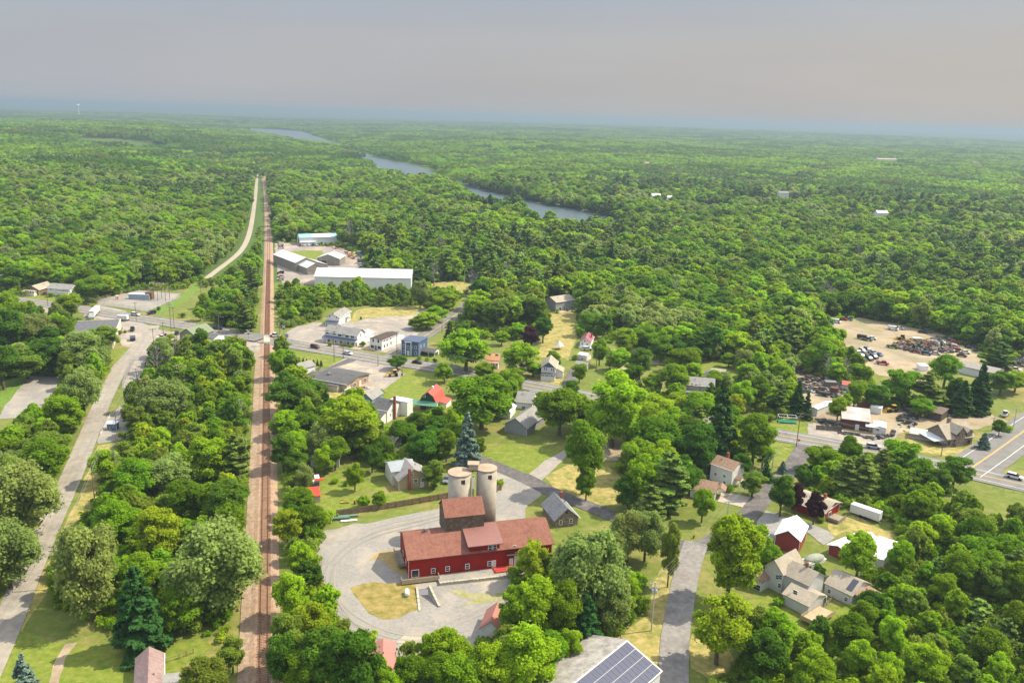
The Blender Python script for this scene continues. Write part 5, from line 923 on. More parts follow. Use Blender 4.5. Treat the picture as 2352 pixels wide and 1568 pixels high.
def jgrid(x0,x1,y0,y1,s,j=.42):
    X,Y=np.meshgrid(np.arange(x0,x1,s),np.arange(y0,y1,s)); X=X+(np.arange(X.shape[0])%2)[:,None]*s*.5
    X=X+rng.uniform(-j,j,X.shape)*s; Y=Y+rng.uniform(-j,j,Y.shape)*s; return X.ravel(),Y.ravel()
hx=np.array([t[0].x for t in TREES]); hy=np.array([t[0].y for t in TREES]); hw_=np.array([t[2] for t in TREES])
AUTO=[]
for _,poly,kinds,sp in STRIPS:
    P=wpoly(poly); X,Y=jgrid(P[:,0].min(),P[:,0].max(),P[:,1].min(),P[:,1].max(),sp)
    m=inpoly(X,Y,P)&inview(X,Y,.1)&~blocked(X,Y,1.5); X,Y=X[m],Y[m]
    for x,y in zip(X,Y):
        d=np.hypot(hx-x,hy-y)
        if (d<hw_*.36+1.0).any(): continue
        k=kinds[int(vnoise(np.array([x/22]),np.array([y/22]),31)[0]*len(kinds)*.999)] if rng.random()<.6 else kinds[rng.integers(len(kinds))]
        h=(rng.uniform(6.5,11.5) if not(640<pr((x,y,0))[0]<1060 and 640<pr((x,y,0))[1]<760) else rng.uniform(5.5,9.))*(.8+.45*vnoise(np.array([x/30]),np.array([y/30]),8)[0]); AUTO.append((Vector((x,y,0)),h,h*rng.uniform(.62,.9),k))
# beyond the town
def forest(sp,d0,d1):
    X,Y=jgrid(-d1*.75,d1*.75,200,d1,sp); D=np.hypot(X,Y); m=(D>=d0)&(D<d1)&inview(X,Y,.06,6); X,Y=X[m],Y[m]
    m=~inpoly(X,Y,TOWNW); X,Y=X[m],Y[m]; m=~blocked(X,Y,0.5); X,Y=X[m],Y[m]
    if d1>900:
        c=vnoise(X/60,Y/60,77)*.6+vnoise(X/160,Y/160,78)*.4; m=(c<.80); X,Y=X[m],Y[m]
    return X,Y
WOODS=[]        # arrays x,y,z,kindindex,sw,sh
def addwoods(X,Y,hscale=1.):
    n=len(X); a=vnoise(X/95,Y/95,41); b_=vnoise(X/38,Y/38,42); c=vnoise(X/260,Y/260,43); r=rng.random(n)
    rightside=np.clip((X+40)/300,0,1)
    k=np.full(n,0); pine=(a*.55+c*.45+rightside*.17-.04)>.625
    bt=np.where(b_<.30,FOREST_K.index('B'),np.where(b_<.52,0,np.where(b_<.66,FOREST_K.index('D'),np.where(b_<.74,FOREST_K.index('O'),np.where(b_<.86,1,FOREST_K.index('Y'))))))
    k=np.where(r<.55,bt,rng.choice([0,0,1,2,5,3],n)); k=np.where(pine&(rng.random(n)<.5),np.where(rng.random(n)<.93,6,7),k)
    wl=(vnoise(X/70,Y/70,45)>.74)&(rng.random(n)<.6); k=np.where(wl,3,k)
    H_=rng.uniform(8.5,14.5,n)*hscale*(.85+.35*c); H_=np.where(k>=6,H_*1.15,H_)
    for i in range(n): WOODS.append((X[i],Y[i],int(k[i]),H_[i],H_[i]*rng.uniform(.78,1.12)*(.72 if k[i]>=6 else 1)))
X,Y=forest(6.5,150,620); addwoods(X,Y)
X,Y=forest(7.5,620,1350); addwoods(X,Y,1.12)
# the 300 trees that show largest become things
NTHING=299
def show(t): return max(.01,pr((t[0].x,t[0].y,t[1]*.5))[2])**2*t[1]*t[2]
def visible_c(t): 
    x,y,_=pr((t[0].x,t[0].y,t[1]*.6)); return -30<x<W+30 and y<HH+40
cand=[t for t in AUTO if visible_c(t)]; cand.sort(key=show,reverse=True)
hand_ok=TREES[:]; T_ALL=[(t,1) for t in hand_ok]+[(t,0) for t in cand[:max(0,NTHING-len(hand_ok))]]
REST=[t for t in AUTO if not any(t is c[0] for c in T_ALL)]
LANDM=[('the concrete silos',1085,1120),('the red elevator building',1080,1270),('the white propane tank',935,1360),('the solar barn',1370,1520),('the slate-roofed cottage',1288,1170),('the tan house',935,1085),('the bright red canopy',720,1135),
 ('the lower road fork',1580,1270),('the pale farmhouse',1790,1340),('the white-roofed red barn',1825,1240),('the red ranch house',1890,1170),('the white cargo trailer',1985,1185),('the brown-roofed narrow house',1660,1085),('the large grey garage',1200,970),
 ('the red-roofed green barn',985,920),('the cream shop',780,880),('the blue flat-roofed building',950,800),('the long white inn',790,770),('the white warehouses',800,630),('the level crossing',613,780),('the fenced substation',330,690),('the flat-roofed store',230,770),
 ('the left-edge gravel lot',70,920),('the blue kiosk',260,978),('the lower left crossarm pole',122,1270),('the bottom left bungalow',340,1530),('the navy-gabled house',1275,850),('the pink-roofed house',1350,785),('the slate grey house',1290,700),('the orange-roofed cottage',1138,820),
 ('the cream farmhouse',1610,890),('the junkyard car rows',1990,820),('the scrap heap',2130,810),('the dark red salvage barn',1965,960),('the corner stone farmhouse',2190,990),('the right-edge highway junction',2290,1060),('the bottom edge railroad',605,1480),('the blue playhouse railroad stretch',608,1150),('the olive-roofed building',435,765),('the lower right corner woods',2200,1400),('the overgrown railroad strip',420,950)]
def place_tree(t,k_i,label,group):
    P,h,w,k=t; nm=KIND[k][0]; r=empty(nm,P,rng.uniform(0,6.28),label,'tree',group)
    r.scale=(w/KIND[k][2],w/KIND[k][2],h/12.)
    me=NEAR[k][rng.integers(len(NEAR[k]))]
    o=bpy.data.objects.new('crown' if k!='X' else 'branches',me); link(o); o.parent=r
    if TRK_M[k]: o=bpy.data.objects.new('trunk',TRK_M[k]); link(o); o.parent=r
ORD=['nearest','second nearest','third nearest','fourth nearest','fifth nearest','sixth nearest','seventh nearest','eighth nearest','ninth nearest','tenth nearest','eleventh nearest','twelfth nearest']
GR={}
for t,_ in T_ALL:
    x,y,_p=pr((t[0].x,t[0].y,t[1]*.55)); x=min(max(x,0),W); y=min(y,HH)
    L=min(LANDM,key=lambda l:math.hypot(l[1]-x,(l[2]-y)*1.3)); dx,dy=x-L[1],y-L[2]
    rel=('left of' if dx<0 else 'right of') if abs(dx)>abs(dy)*1.1 else ('behind' if dy<0 else 'in front of')
    sz=''; GR.setdefault((sz,KIND[t[3]][3],rel,L[0]),[]).append((math.hypot(dx,dy),t))
for (sz,ds,rel,L),q in GR.items():
    q.sort(key=lambda z:z[0])
    for i,(d,t) in enumerate(q):
        lab=(sz+' '+ds).strip()+' '+rel+' '+L
        if len(q)>1: lab=ORD[min(i,11)]+' '+lab
        place_tree(t,i,lab,'trees around the village')
# ---- the rest of the woods: one object of instances
protos=bpy.data.collections.new('woods_prototypes')
for i,(k,me) in enumerate(LEG):
    o=bpy.data.objects.new(f'proto_crown_{i:02d}',me); protos.objects.link(o)
farp=[]
def patch(seed,size=55.,n=64):
    Cs=[];Ns=[];T=[]
    for i in range(n):
        cx,cy=rng.uniform(-size/2,size/2,2); h=rng.uniform(7,14); w=rng.uniform(3.1,5.2); m=32; d=sph(m); d[:,2]=np.abs(d[:,2])*1.0-.15
        Cs.append(np.array([cx,cy,h-w*.8])+d*np.array([w,w,w*.9])*rng.uniform(.8,1.05,(m,1))); nn=d+rng.normal(size=(m,3))*.4; nn/=np.linalg.norm(nn,axis=1,keepdims=True); Ns.append(nn); T.append(np.full(m,rng.uniform(.7,1.3))*rng.uniform(.85,1.15,m))
    return quads('p',np.concatenate(Cs),np.concatenate(Ns),2.5*rng.uniform(.7,1.3,n*32),np.concatenate(T))
FARK='MBDOPM'
for i,k in enumerate(FARK):
    o=bpy.data.objects.new(f'proto_crown_{NM+i:02d}',mkmesh('far_patch',*patch(i),LM[k])); protos.objects.link(o)
NF=len(FARK)
# shrubs for edges and strip floors
for i,k in enumerate('BMOY'):
    o=bpy.data.objects.new(f'proto_crown_{NM+NF+i:02d}',mkmesh('shrub',*broad(420,.42,3.2,H=2.4,zb=0,lobes=9,lr=.42),LM[k])); protos.objects.link(o)
def gninst(name,pts,idx,rot,scl,label):
    me=bpy.data.meshes.new(name); me.vertices.add(len(pts)); me.vertices.foreach_set('co',np.asarray(pts,np.float32).ravel())
    a=me.attributes.new('idx','INT','POINT'); a.data.foreach_set('value',np.asarray(idx,np.int32))
    a=me.attributes.new('rot','FLOAT_VECTOR','POINT'); a.data.foreach_set('vector',np.asarray(rot,np.float32).ravel())
    a=me.attributes.new('scl','FLOAT_VECTOR','POINT'); a.data.foreach_set('vector',np.asarray(scl,np.float32).ravel()); me.update()
    o=bpy.data.objects.new(name,me); link(o); tag(o,label,None,None,'stuff')
    ng=bpy.data.node_groups.new(name+'_nodes','GeometryNodeTree'); ng.interface.new_socket('Geometry',in_out='INPUT',socket_type='NodeSocketGeometry'); ng.interface.new_socket('Geometry',in_out='OUTPUT',socket_type='NodeSocketGeometry')
    gi=ng.nodes.new('NodeGroupInput'); go=ng.nodes.new('NodeGroupOutput'); ip=ng.nodes.new('GeometryNodeInstanceOnPoints'); ci=ng.nodes.new('GeometryNodeCollectionInfo'); ci.inputs[0].default_value=protos; ci.inputs[1].default_value=True; ci.inputs[2].default_value=True
    def na(n_,ty):
        q=ng.nodes.new('GeometryNodeInputNamedAttribute'); q.data_type=ty; q.inputs[0].default_value=n_; return q.outputs[0]
    L=ng.links.new; L(gi.outputs[0],ip.inputs['Points']); L(ci.outputs[0],ip.inputs['Instance']); ip.inputs['Pick Instance'].default_value=True
    L(na('idx','INT'),ip.inputs['Instance Index']); L(na('rot','FLOAT_VECTOR'),ip.inputs['Rotation']); L(na('scl','FLOAT_VECTOR'),ip.inputs['Scale']); L(ip.outputs[0],go.inputs[0])
    md=o.modifiers.new('n','NODES'); md.node_group=ng; return o
pts=[];idx=[];scl=[]
for t in REST: WOODS.append((t[0].x,t[0].y,FOREST_K.index(t[3]) if t[3] in FOREST_K else 0,t[1],t[2]))
wx=np.array([w[0] for w in WOODS]); wy=np.array([w[1] for w in WOODS]); wz=hgt(wx,wy)
for (x,y,k,h,w),z in zip(WOODS,wz):
    kk=FOREST_K[k]; pts.append((x,y,z-.3)); dead=random.random()<(.22 if vnoise(np.array([x/45.]),np.array([y/45.]),55)[0]>.82 else .004); idx.append(NM-1 if dead else k*3+random.randrange(3)); s=w/KIND[kk][2]; scl.append((s,s,h/12.*random.uniform(.85,1.2)))
rot=np.zeros((len(pts),3)); rot[:,2]=rng.uniform(0,6.28,len(pts))
gninst('woodland',pts,idx,rot,scl,'thick green woods spreading behind the village and along its edges')
print('woods',len(pts))
# far woods as patches
PX,PY=[],[]
for s,d0,d1 in ((44,1350,4000),(52,4000,9000)):
    X,Y=jgrid(-d1*.7,d1*.7,900,d1,s,.25); D=np.hypot(X,Y); m=(D>=d0)&(D<d1)&inview(X,Y,.04,6); X,Y=X[m],Y[m]
    m=~inpoly(X,Y,RIV)&(segdist(X,Y,RIV)>24)&~inpoly(X,Y,OPEN[1])&(segdist(X,Y,TRK,False)>20); X,Y=X[m],Y[m]
    m=~blocked(X,Y,14,True); X,Y=X[m],Y[m]
    c=vnoise(X/170,Y/170,61)*.5+vnoise(X/500,Y/500,62)*.5; m=c<.83; PX.append(X[m]); PY.append(Y[m])
PX=np.concatenate(PX);PY=np.concatenate(PY); PZ=hgt(PX,PY); n=len(PX); print('patches',n)
a=vnoise(PX/300,PY/300,71); pi=np.where(a<.3,1,np.where(a<.55,0,np.where(a<.72,2,4))); pi=np.where(rng.random(n)<.4,rng.integers(0,NF,n),pi)
rot=np.zeros((n,3)); rot[:,2]=rng.uniform(0,6.28,n); sc_=rng.uniform(.9,1.25,n)
gninst('distant_woodland',np.stack([PX,PY,PZ],1),NM+pi,rot,np.stack([sc_,sc_,rng.uniform(.85,1.3,n)],1),'hazy unbroken forest reaching to the horizon')
# undergrowth on strip floors and along the woods' edge
UX,UY=[],[]
for _,poly,kinds,sp in STRIPS:
    P=wpoly(poly); X,Y=jgrid(P[:,0].min()-4,P[:,0].max()+4,P[:,1].min()-4,P[:,1].max()+4,2.3); m=(inpoly(X,Y,P)|(segdist(X,Y,P)<3.5))&inview(X,Y,.05)&~blocked(X,Y,1.2); UX.append(X[m]);UY.append(Y[m])
X,Y=jgrid(-420,420,280,760,3.0); m=inview(X,Y,.05)&(segdist(X,Y,TOWNW)<16)&~blocked(X,Y,1.); UX.append(X[m]);UY.append(Y[m])
UX=np.concatenate(UX);UY=np.concatenate(UY); n=len(UX); print('shrubs',n); rot=np.zeros((n,3)); rot[:,2]=rng.uniform(0,6.28,n); s=rng.uniform(.5,1.25,n)
q=(vnoise(UX/14,UY/14,91)*4).astype(int); q=np.where(rng.random(n)<.4,rng.integers(0,4,n),q)
gninst('undergrowth',np.stack([UX,UY,hgt(UX,UY)],1),NM+NF+q,rot,np.stack([s,s,s*rng.uniform(.6,1.5,n)],1),'tangled bushes and tall weeds filling the ground under the trees')
# ================================================================ VEHICLES
CC={'white':(.72,.72,.71),'silver':(.42,.44,.46),'gray':(.16,.17,.18),'black':(.02,.02,.022),'navy':(.03,.05,.11),'blue':(.06,.14,.32),'red':(.42,.03,.025),'maroon':(.12,.015,.025),'teal':(.10,.20,.22),'yellow':(.62,.38,.04),'orange':(.55,.18,.04),'green':(.04,.10,.06)}
def cpaint(c): return mat('paint_'+c,CC[c],None,1,.28)
TYRE=mat('tyre_rubber',(.02,.02,.02),None,1,.8); CGL=mat('car_glass',(.015,.018,.022),None,1,.08); LAMP=mat('lamp_lens',(.7,.7,.66),None,1,.2); RLAMP=mat('tail_lens',(.4,.02,.02),None,1,.3)
CAR={ # kind: length, width, body outline, cabin outline (x,z)
 'sedan':(4.7,1.82,[(-2.35,.35),(-2.35,.85),(-2.2,.95),(-1.5,1.0),(1.1,.95),(2.2,.8),(2.35,.6),(2.35,.35)],[(-1.75,.96),(-1.05,1.42),(.35,1.44),(1.2,.95)]),
 'suv':(4.8,1.92,[(-2.4,.4),(-2.4,1.05),(-2.3,1.12),(1.1,1.08),(2.25,1.0),(2.4,.75),(2.4,.4)],[(-2.3,1.1),(-2.05,1.72),(.4,1.74),(1.25,1.08)]),
 'pickup':(5.7,1.98,[(-2.85,.5),(-2.85,1.12),(-.45,1.12),(1.5,1.14),(2.7,1.05),(2.85,.8),(2.85,.5)],[(-.55,1.1),(-.4,1.82),(.95,1.84),(1.65,1.13)]),
 'van':(5.6,2.0,[(-2.8,.4),(-2.8,2.0),(-2.7,2.15),(1.3,2.15),(1.6,1.9),(2.1,1.2),(2.8,1.0),(2.8,.4)],[(1.0,1.25),(1.0,1.95),(1.56,1.95),(2.13,1.25)])}
CMESH={}
def cmesh(kind,color):
    if (kind,color) in CMESH: return CMESH[kind,color]
    L,Wd,bo,ca=CAR[kind]; out=[]
    def add(nm,bm,mt):
        me=bpy.data.meshes.new(nm); bm.normal_update(); bm.to_mesh(me); bm.free(); me.materials.append(mt); out.append((nm,me,(0,0,0)))
    bm=bmesh.new(); prism(bm,bo,'y',-Wd/2,Wd/2); 
    for v in bm.verts: v.co.y*=(1-.10*max(0,abs(v.co.x)/(L/2)-.6)*2)*(1-.05*max(0,v.co.z-.7))
    r0=ca[1]; r1=ca[2]
    box(bm,r0[0],r1[0],-Wd/2+.17,Wd/2-.17,r0[1]-.0,r0[1]+.05)
    if kind=='pickup':
        pass
    bmesh.ops.bevel(bm,geom=[e for e in bm.edges],offset=.05,segments=2,affect='EDGES',clamp_overlap=True); add('body',bm,cpaint(color))
    bm=bmesh.new(); prism(bm,ca,'y',-Wd/2+.1,Wd/2-.1)
    for v in bm.verts:
        if v.co.z>ca[0][1]+.2: v.co.y*=.86
    if kind=='van':
        for v in bm.verts: v.co.y*=1.13
    add('windows',bm,CGL)
    if kind=='pickup':
        bm=bmesh.new(); box(bm,-2.7,-.65,-.8,.8,1.10,1.135); add('bed_liner',bm,TYRE)
    wb=L*.31; R=.35 if kind in('sedan',) else .39
    wm=None
    for sx in (-1,1):
        for sy in (-1,1):
            if wm is None:
                bm=bmesh.new(); bmesh.ops.create_cone(bm,cap_ends=True,segments=14,radius1=R,radius2=R,depth=.24,matrix=Matrix.Rotation(math.pi/2,4,'X')); wm=bpy.data.meshes.new('wheel'); bm.to_mesh(wm); bm.free(); wm.materials.append(TYRE)
            out.append(('wheel',wm,(sx*wb,sy*(Wd/2-.11),R)))
    for sy in (-1,1):
        bm=bmesh.new(); box(bm,L/2-.12,L/2+.02,sy*Wd*.32-.2,sy*Wd*.32+.2,.62,.78); add('headlight',bm,LAMP)
        bm=bmesh.new(); box(bm,-L/2-.02,-L/2+.1,sy*Wd*.36-.12,sy*Wd*.36+.12,.7,.9); add('tail_light',bm,RLAMP)
    CMESH[kind,color]=out; return out
def car(kind,color,k,x0,y0,x1,y1,label,group=None,z=.24,near=True):
    a=g(k,x0,y0); b_=g(k,x1,y1); c=(a+b_)/2; d=b_-a; r=empty({'suv':'suv','sedan':'sedan_car','pickup':'pickup_truck','van':'van'}[kind],(c.x,c.y,z),math.atan2(d.y,d.x),label,{'pickup':'pickup truck','van':'van'}.get(kind,'car'),group)
    for nm,me,l in cmesh(kind,color):
        if not near and nm in('headlight','tail_light'): continue
        o=bpy.data.objects.new(nm,me); link(o); o.parent=r; o.location=l
    BLD.append([(c.x+u,c.y+v) for u,v in ((-3,-3),(3,-3),(3,3),(-3,3))])
    return r
H5=(2091-0)
car('pickup','white',5,312,890,248,882,'white pickup truck just right of the level crossing',z=.62)
car('suv','maroon',5,556,962,614,974,'dark maroon SUV on the highway before the white inn')
car('sedan','white',5,804,1012,862,1022,'white sedan on the highway below the narrow white building')
car('sedan','black',5,1334,1082,1398,1090,'black sedan on the highway below the blue building')
car('suv','white',4,1010,455,1066,461,'white SUV on the highway beside the fenced substation')
car('suv','black',4,1186,441,1136,449,'black SUV pulling out by the substation corner')
car('suv','silver',7,1066,1115,1145,1126,'silver SUV on the highway in front of the salvage barn')
car('suv','white',7,2056,1322,2148,1345,'white SUV on the highway at the right edge')
car('suv','black',7,660,1280,726,1300,'black SUV half hidden under trees by the local road')
car('pickup','white',7,2020,905,2050,872,'white pickup truck parked behind the stone farmhouse')
car('pickup','black',4,1010,590,1020,555,'black pickup truck parked right of the flat-roofed store')
car('pickup','white',4,1290,632,1206,636,'white pickup truck left of the olive-roofed building')
car('sedan','red',4,1275,618,1225,620,'red car behind the white pickup by the olive-roofed building')
car('suv','gray',4,1285,664,1226,668,'grey SUV in front of the white pickup by the olive-roofed building')
car('suv','black',4,1352,615,1358,583,'black SUV against the olive-roofed building')
car('pickup','black',4,1680,690,1680,655,'black pickup truck on the lot right of the dark grey roof shop')
car('sedan','white',4,1560,712,1620,720,'white car behind the dark grey roof shop')
car('pickup','navy',4,1640,560,1700,566,'dark blue pickup truck under the roadside trees left of the crossing')
car('sedan','white',4,965,1262,1000,1232,'white car beside the blue kiosk lot')
car('suv','blue',12,760,625,960,735,'dark blue SUV between the pale farmhouse and the low outbuilding')
car('sedan','blue',3,495,285,545,292,'blue car between the white garage and the narrow white house')
car('suv','red',3,512,262,545,268,'red car tucked behind the white garage')
car('suv','white',6,812,722,862,722,'white SUV below the pink-roofed house')
car('sedan','white',9,1700,1315,1850,1300,'white car behind the tree at the red building garage doors',z=.75)
car('sedan','gray',9,690,215,660,300,'dark car by the tan house driveway left of the silos')
GA='cars in the warehouse lot'
for i,(x,y,kd,c,n) in enumerate([(372,345,'suv','maroon','first'),(432,342,'pickup','white','second'),(495,340,'suv','white','third'),(552,338,'pickup','black','fourth'),(608,336,'pickup','white','fifth')]):
    car(kd,c,11,x,y-22,x+2,y+8,f'{c} {kd}, {n} from the left in the row before the white storage trailer',GA,near=False)
car('suv','black',11,723,305,725,338,'black SUV alone beside the yellow machines in the warehouse lot',GA,near=False)
for y,kd,c,lb in ((292,'suv','black','black SUV, topmost in the short row at the left edge of the lot'),(322,'van','white','white van, second from the top in the row at the left edge of the lot'),(347,'sedan','red','red car, third from the top in the row at the left edge of the lot'),(372,'pickup','white','white pickup, lowest in the row at the left edge of the lot'),(565,'sedan','gray','grey car alone at the left edge of the warehouse lot'),(715,'suv','black','black SUV left of the stepped warehouse'),(770,'sedan','red','red car left of the stepped warehouse, half behind bushes'),(805,'suv','white','white SUV left of the stepped warehouse, below the red car')):
    car(kd,c,11,150 if y!=565 else 95,y,60 if y!=565 else 45,y,lb,GA,near=False)
for x,y,kd,c,lb in ((1205,552,'sedan','red','red car, topmost of four by the trees right of the lot'),(1208,578,'sedan','teal','teal car, second of four by the trees right of the lot'),(1213,606,'suv','white','white SUV, third of four by the trees right of the lot'),(1225,642,'sedan','blue','blue car, lowest of four by the trees right of the lot'),(1230,486,'suv','silver','silver SUV below the small grey container by the trees'),(1195,524,'sedan','white','white car between the silver SUV and the red car by the trees')):
    car(kd,c,11,x-45,y,x+45,y,lb,GA,near=False)
GJ='cars dumped in the junkyard'
J=[(955,432,'suv','white'),(928,458,'sedan','white'),(988,452,'van','gray'),(1030,438,'suv','silver'),(1065,430,'suv','navy'),(1100,452,'pickup','silver'),(1147,463,'sedan','blue'),(1022,474,'suv','gray'),(992,482,'sedan','silver'),(1062,472,'sedan','gray'),(1112,482,'suv','navy'),(1000,503,'pickup','gray'),(1037,500,'sedan','black'),(1077,494,'suv','black')]
rows={}
for x,y,kd,c in J:
    car(kd,c,7,x-22,y-8,x+20,y+10,f'{c} {kd} in the dense car cluster, '+{955:'top left corner',928:'left edge',988:'second from left in its top row',1030:'top middle',1065:'top right',1100:'behind the blue car',1147:'rightmost of all',1022:'in the centre',992:'lower left centre',1062:'right of centre',1112:'lower right end',1000:'bottom left',1037:'bottom middle',1077:'bottom right'}[x],GJ,near=False)
for x,y,kd,c,lb in ((1170,525,'pickup','red','red pickup truck alone on the dirt below the car cluster'),(1240,408,'pickup','green','dark green pickup truck left of the scrap heap'),(1030,345,'van','black','black van in the trio at the middle of the junkyard'),(1062,356,'pickup','gray','grey pickup truck between the black van and white car'),(1097,347,'sedan','white','white car at the right of the junkyard trio'),(1245,281,'van','white','white van at the far side of the junkyard'),(1292,276,'sedan','white','white car just right of the far white van'),(840,230,'van','white','white van at the far left corner of the junkyard'),(797,237,'pickup','teal','grey teal pickup truck left of the corner white van'),(893,211,'sedan','red','red car at the far left edge of the junkyard'),(930,212,'sedan','blue','blue car right of the far red car'),(1455,303,'sedan','black','black car at the far right edge of the dirt'),(1492,299,'suv','gray','grey SUV beside the black car at the far edge'),(590,420,'sedan','red','red car in the bushes by the two-track lane'),
  (1405,442,'sedan','maroon','maroon wreck, first along the front of the scrap heap'),(1480,457,'suv','navy','dark blue wreck, second along the front of the scrap heap'),(1545,455,'sedan','silver','silver wreck, third along the front of the scrap heap'),(1685,378,'sedan','red','red car behind the right end of the scrap heap'),(1705,435,'suv','red','red SUV at the right end of the scrap heap'),(1755,446,'sedan','white','white car right of the red SUV by the heap'),(1730,470,'sedan','black','black wreck in front of the red SUV and white car'),(2100,570,'pickup','white','white pickup truck beyond the right-hand spruces'),(2130,672,'sedan','silver','silver car before the white bus')):
    car(kd,c,7,x-28,y-3,x+28,y+6,lb,GJ,near=False)
def boxtruck(k,x0,y0,x1,y1,label,L=6.5,h=2.7,cab=True,name='box_truck',cat='truck',col='white'):
    a=g(k,x0,y0); b_=g(k,x1,y1); c=(a+b_)/2; d=b_-a; r=empty(name,(c.x,c.y,.1),math.atan2(d.y,d.x),label,cat)
    bm=bmesh.new(); box(bm,-L/2,L/2,-1.15,1.15,.75,.75+h); bmesh.ops.bevel(bm,geom=list(bm.edges),offset=.06,segments=1,affect='EDGES'); part('cargo_box',bm,mat('box_'+col,CC[col],tuple(v*.9 for v in CC[col]),.4,.5,wave=('X',2.),wavec=.08),r)
    bxpart('chassis',r,(-L/2,L/2+(1.9 if cab else .6),-.5,.5,.5,.74),TYRE)
    if cab:
        bm=bmesh.new(); prism(bm,[(L/2+.1,.5),(L/2+.1,2.3),(L/2+1.0,2.3),(L/2+1.5,1.6),(L/2+2.1,1.4),(L/2+2.1,.5)],'y',-1.05,1.05); part('cab',bm,cpaint(col),r); bm=bmesh.new(); prism(bm,[(L/2+.35,1.45),(L/2+.35,2.15),(L/2+1.08,2.15),(L/2+1.55,1.6)],'y',-1.07,1.07); part('windows',bm,CGL,r)
    for X in ((-L*.3,L/2+1.2) if cab else (-L*.12,L*.06)):
        for s in (-1,1):
            bm=bmesh.new(); bmesh.ops.create_cone(bm,cap_ends=True,segments=14,radius1=.45,radius2=.45,depth=.3,matrix=Matrix.Translation((X,s*1.0,.45))@Matrix.Rotation(math.pi/2,4,'X')); part('wheel',bm,TYRE,r)
    BLD.append([(c.x+u,c.y+v) for u,v in ((-4,-4),(4,-4),(4,4),(-4,4))]); return r
boxtruck(4,740,440,690,490,'large white box truck behind the flat-roofed store',7,3)
boxtruck(4,755,425,725,455,'second white box truck, farther up the corner lot',6,2.8)
boxtruck(4,905,495,980,497,'white enclosed trailer beside the highway at the corner lot',5,2.2,False,'cargo_trailer','trailer')
boxtruck(3,1375,500,1505,545,'long white enclosed trailer parked on the lawn by the woods',8.2,2.4,False,'cargo_trailer','trailer')
boxtruck(7,1380,372,1440,374,'white box ambulance body behind the scrap heap',4.5,2,True,'ambulance','truck')
boxtruck(7,2080,650,2171,655,'white bus at the right edge beyond the spruces',8,2.1,True,'bus','bus')
boxtruck(7,785,752,725,742,'black dump trailer in the middle of the scrap yard',4.5,1.0,False,'dump_trailer','trailer','black')
boxtruck(4,1018,668,1018,625,'dark blue dump trailer parked below the black pickup',4.6,1.1,False,'dump_trailer','trailer','navy')
def digger(k,x0,y0,x1,y1,label,hoe=True,col='yellow'):
    a=g(k,x0,y0); b_=g(k,x1,y1); c=(a+b_)/2; d=b_-a; r=empty('backhoe_loader' if hoe else 'wheel_loader',(c.x,c.y,.1),math.atan2(d.y,d.x),label,'loader'); Y=cpaint(col)
    bm=bmesh.new(); prism(bm,[(-1.6,.8),(-1.6,1.5),(-.2,1.5),(2.0,1.7),(2.2,1.4),(2.2,.8)],'y',-.55,.55); part('body',bm,Y,r)
    bm=bmesh.new(); prism(bm,[(-1.3,1.5),(-1.2,2.7),(.1,2.7),(.3,1.5)],'y',-.65,.65); part('cab_glass',bm,CGL,r); bxpart('cab_roof',r,(-1.35,.2,-.75,.75,2.7,2.85),Y if not hoe else mat('roof_amber',(.6,.35,.08),None,1,.5))
    for X,R in ((-1.1,.75),(1.5,.5 if hoe else .75)):
        for s in (-1,1):
            bm=bmesh.new(); bmesh.ops.create_cone(bm,cap_ends=True,segments=16,radius1=R,radius2=R,depth=.4,matrix=Matrix.Translation((X,s*.9,R))@Matrix.Rotation(math.pi/2,4,'X')); part('wheel',bm,TYRE,r)
    bm=bmesh.new(); tube(bm,[(.8,.5,1.4),(2.6,.5,1.3),(3.3,.5,.6)],.12); tube(bm,[(.8,-.5,1.4),(2.6,-.5,1.3),(3.3,-.5,.6)],.12); part('loader_arms',bm,Y,r)
    bm=bmesh.new(); prism(bm,[(3.2,.15),(3.1,.9),(3.3,.9),(3.5,.3),(4.1,.2),(4.1,.12)],'y',-1.1,1.1); part('bucket',bm,Y,r)
    if hoe:
        bm=bmesh.new(); tube(bm,[(-1.6,0,1.2),(-2.6,0,3.3),(-3.6,0,2.6)],.16); tube(bm,[(-3.6,0,2.6),(-3.5,0,.9)],.12); part('digging_arm',bm,cpaint('black'),r); bm=bmesh.new(); prism(bm,[(-3.8,.3),(-3.9,.95),(-3.2,.95),(-3.1,.3)],'y',-.35,.35); part('digging_bucket',bm,cpaint('black'),r)
    return r
digger(10,1250,1185,1130,1190,'yellow and black backhoe loader parked on the gravel lot below the round tree')
digger(7,1330,350,1275,350,'yellow wheel loader behind the scrap heap',False); digger(7,1260,860,1215,862,'yellow wheel loader in the shade behind the white hut',False)
digger(11,810,300,770,300,'yellow machine among red equipment right of the black SUV',False)
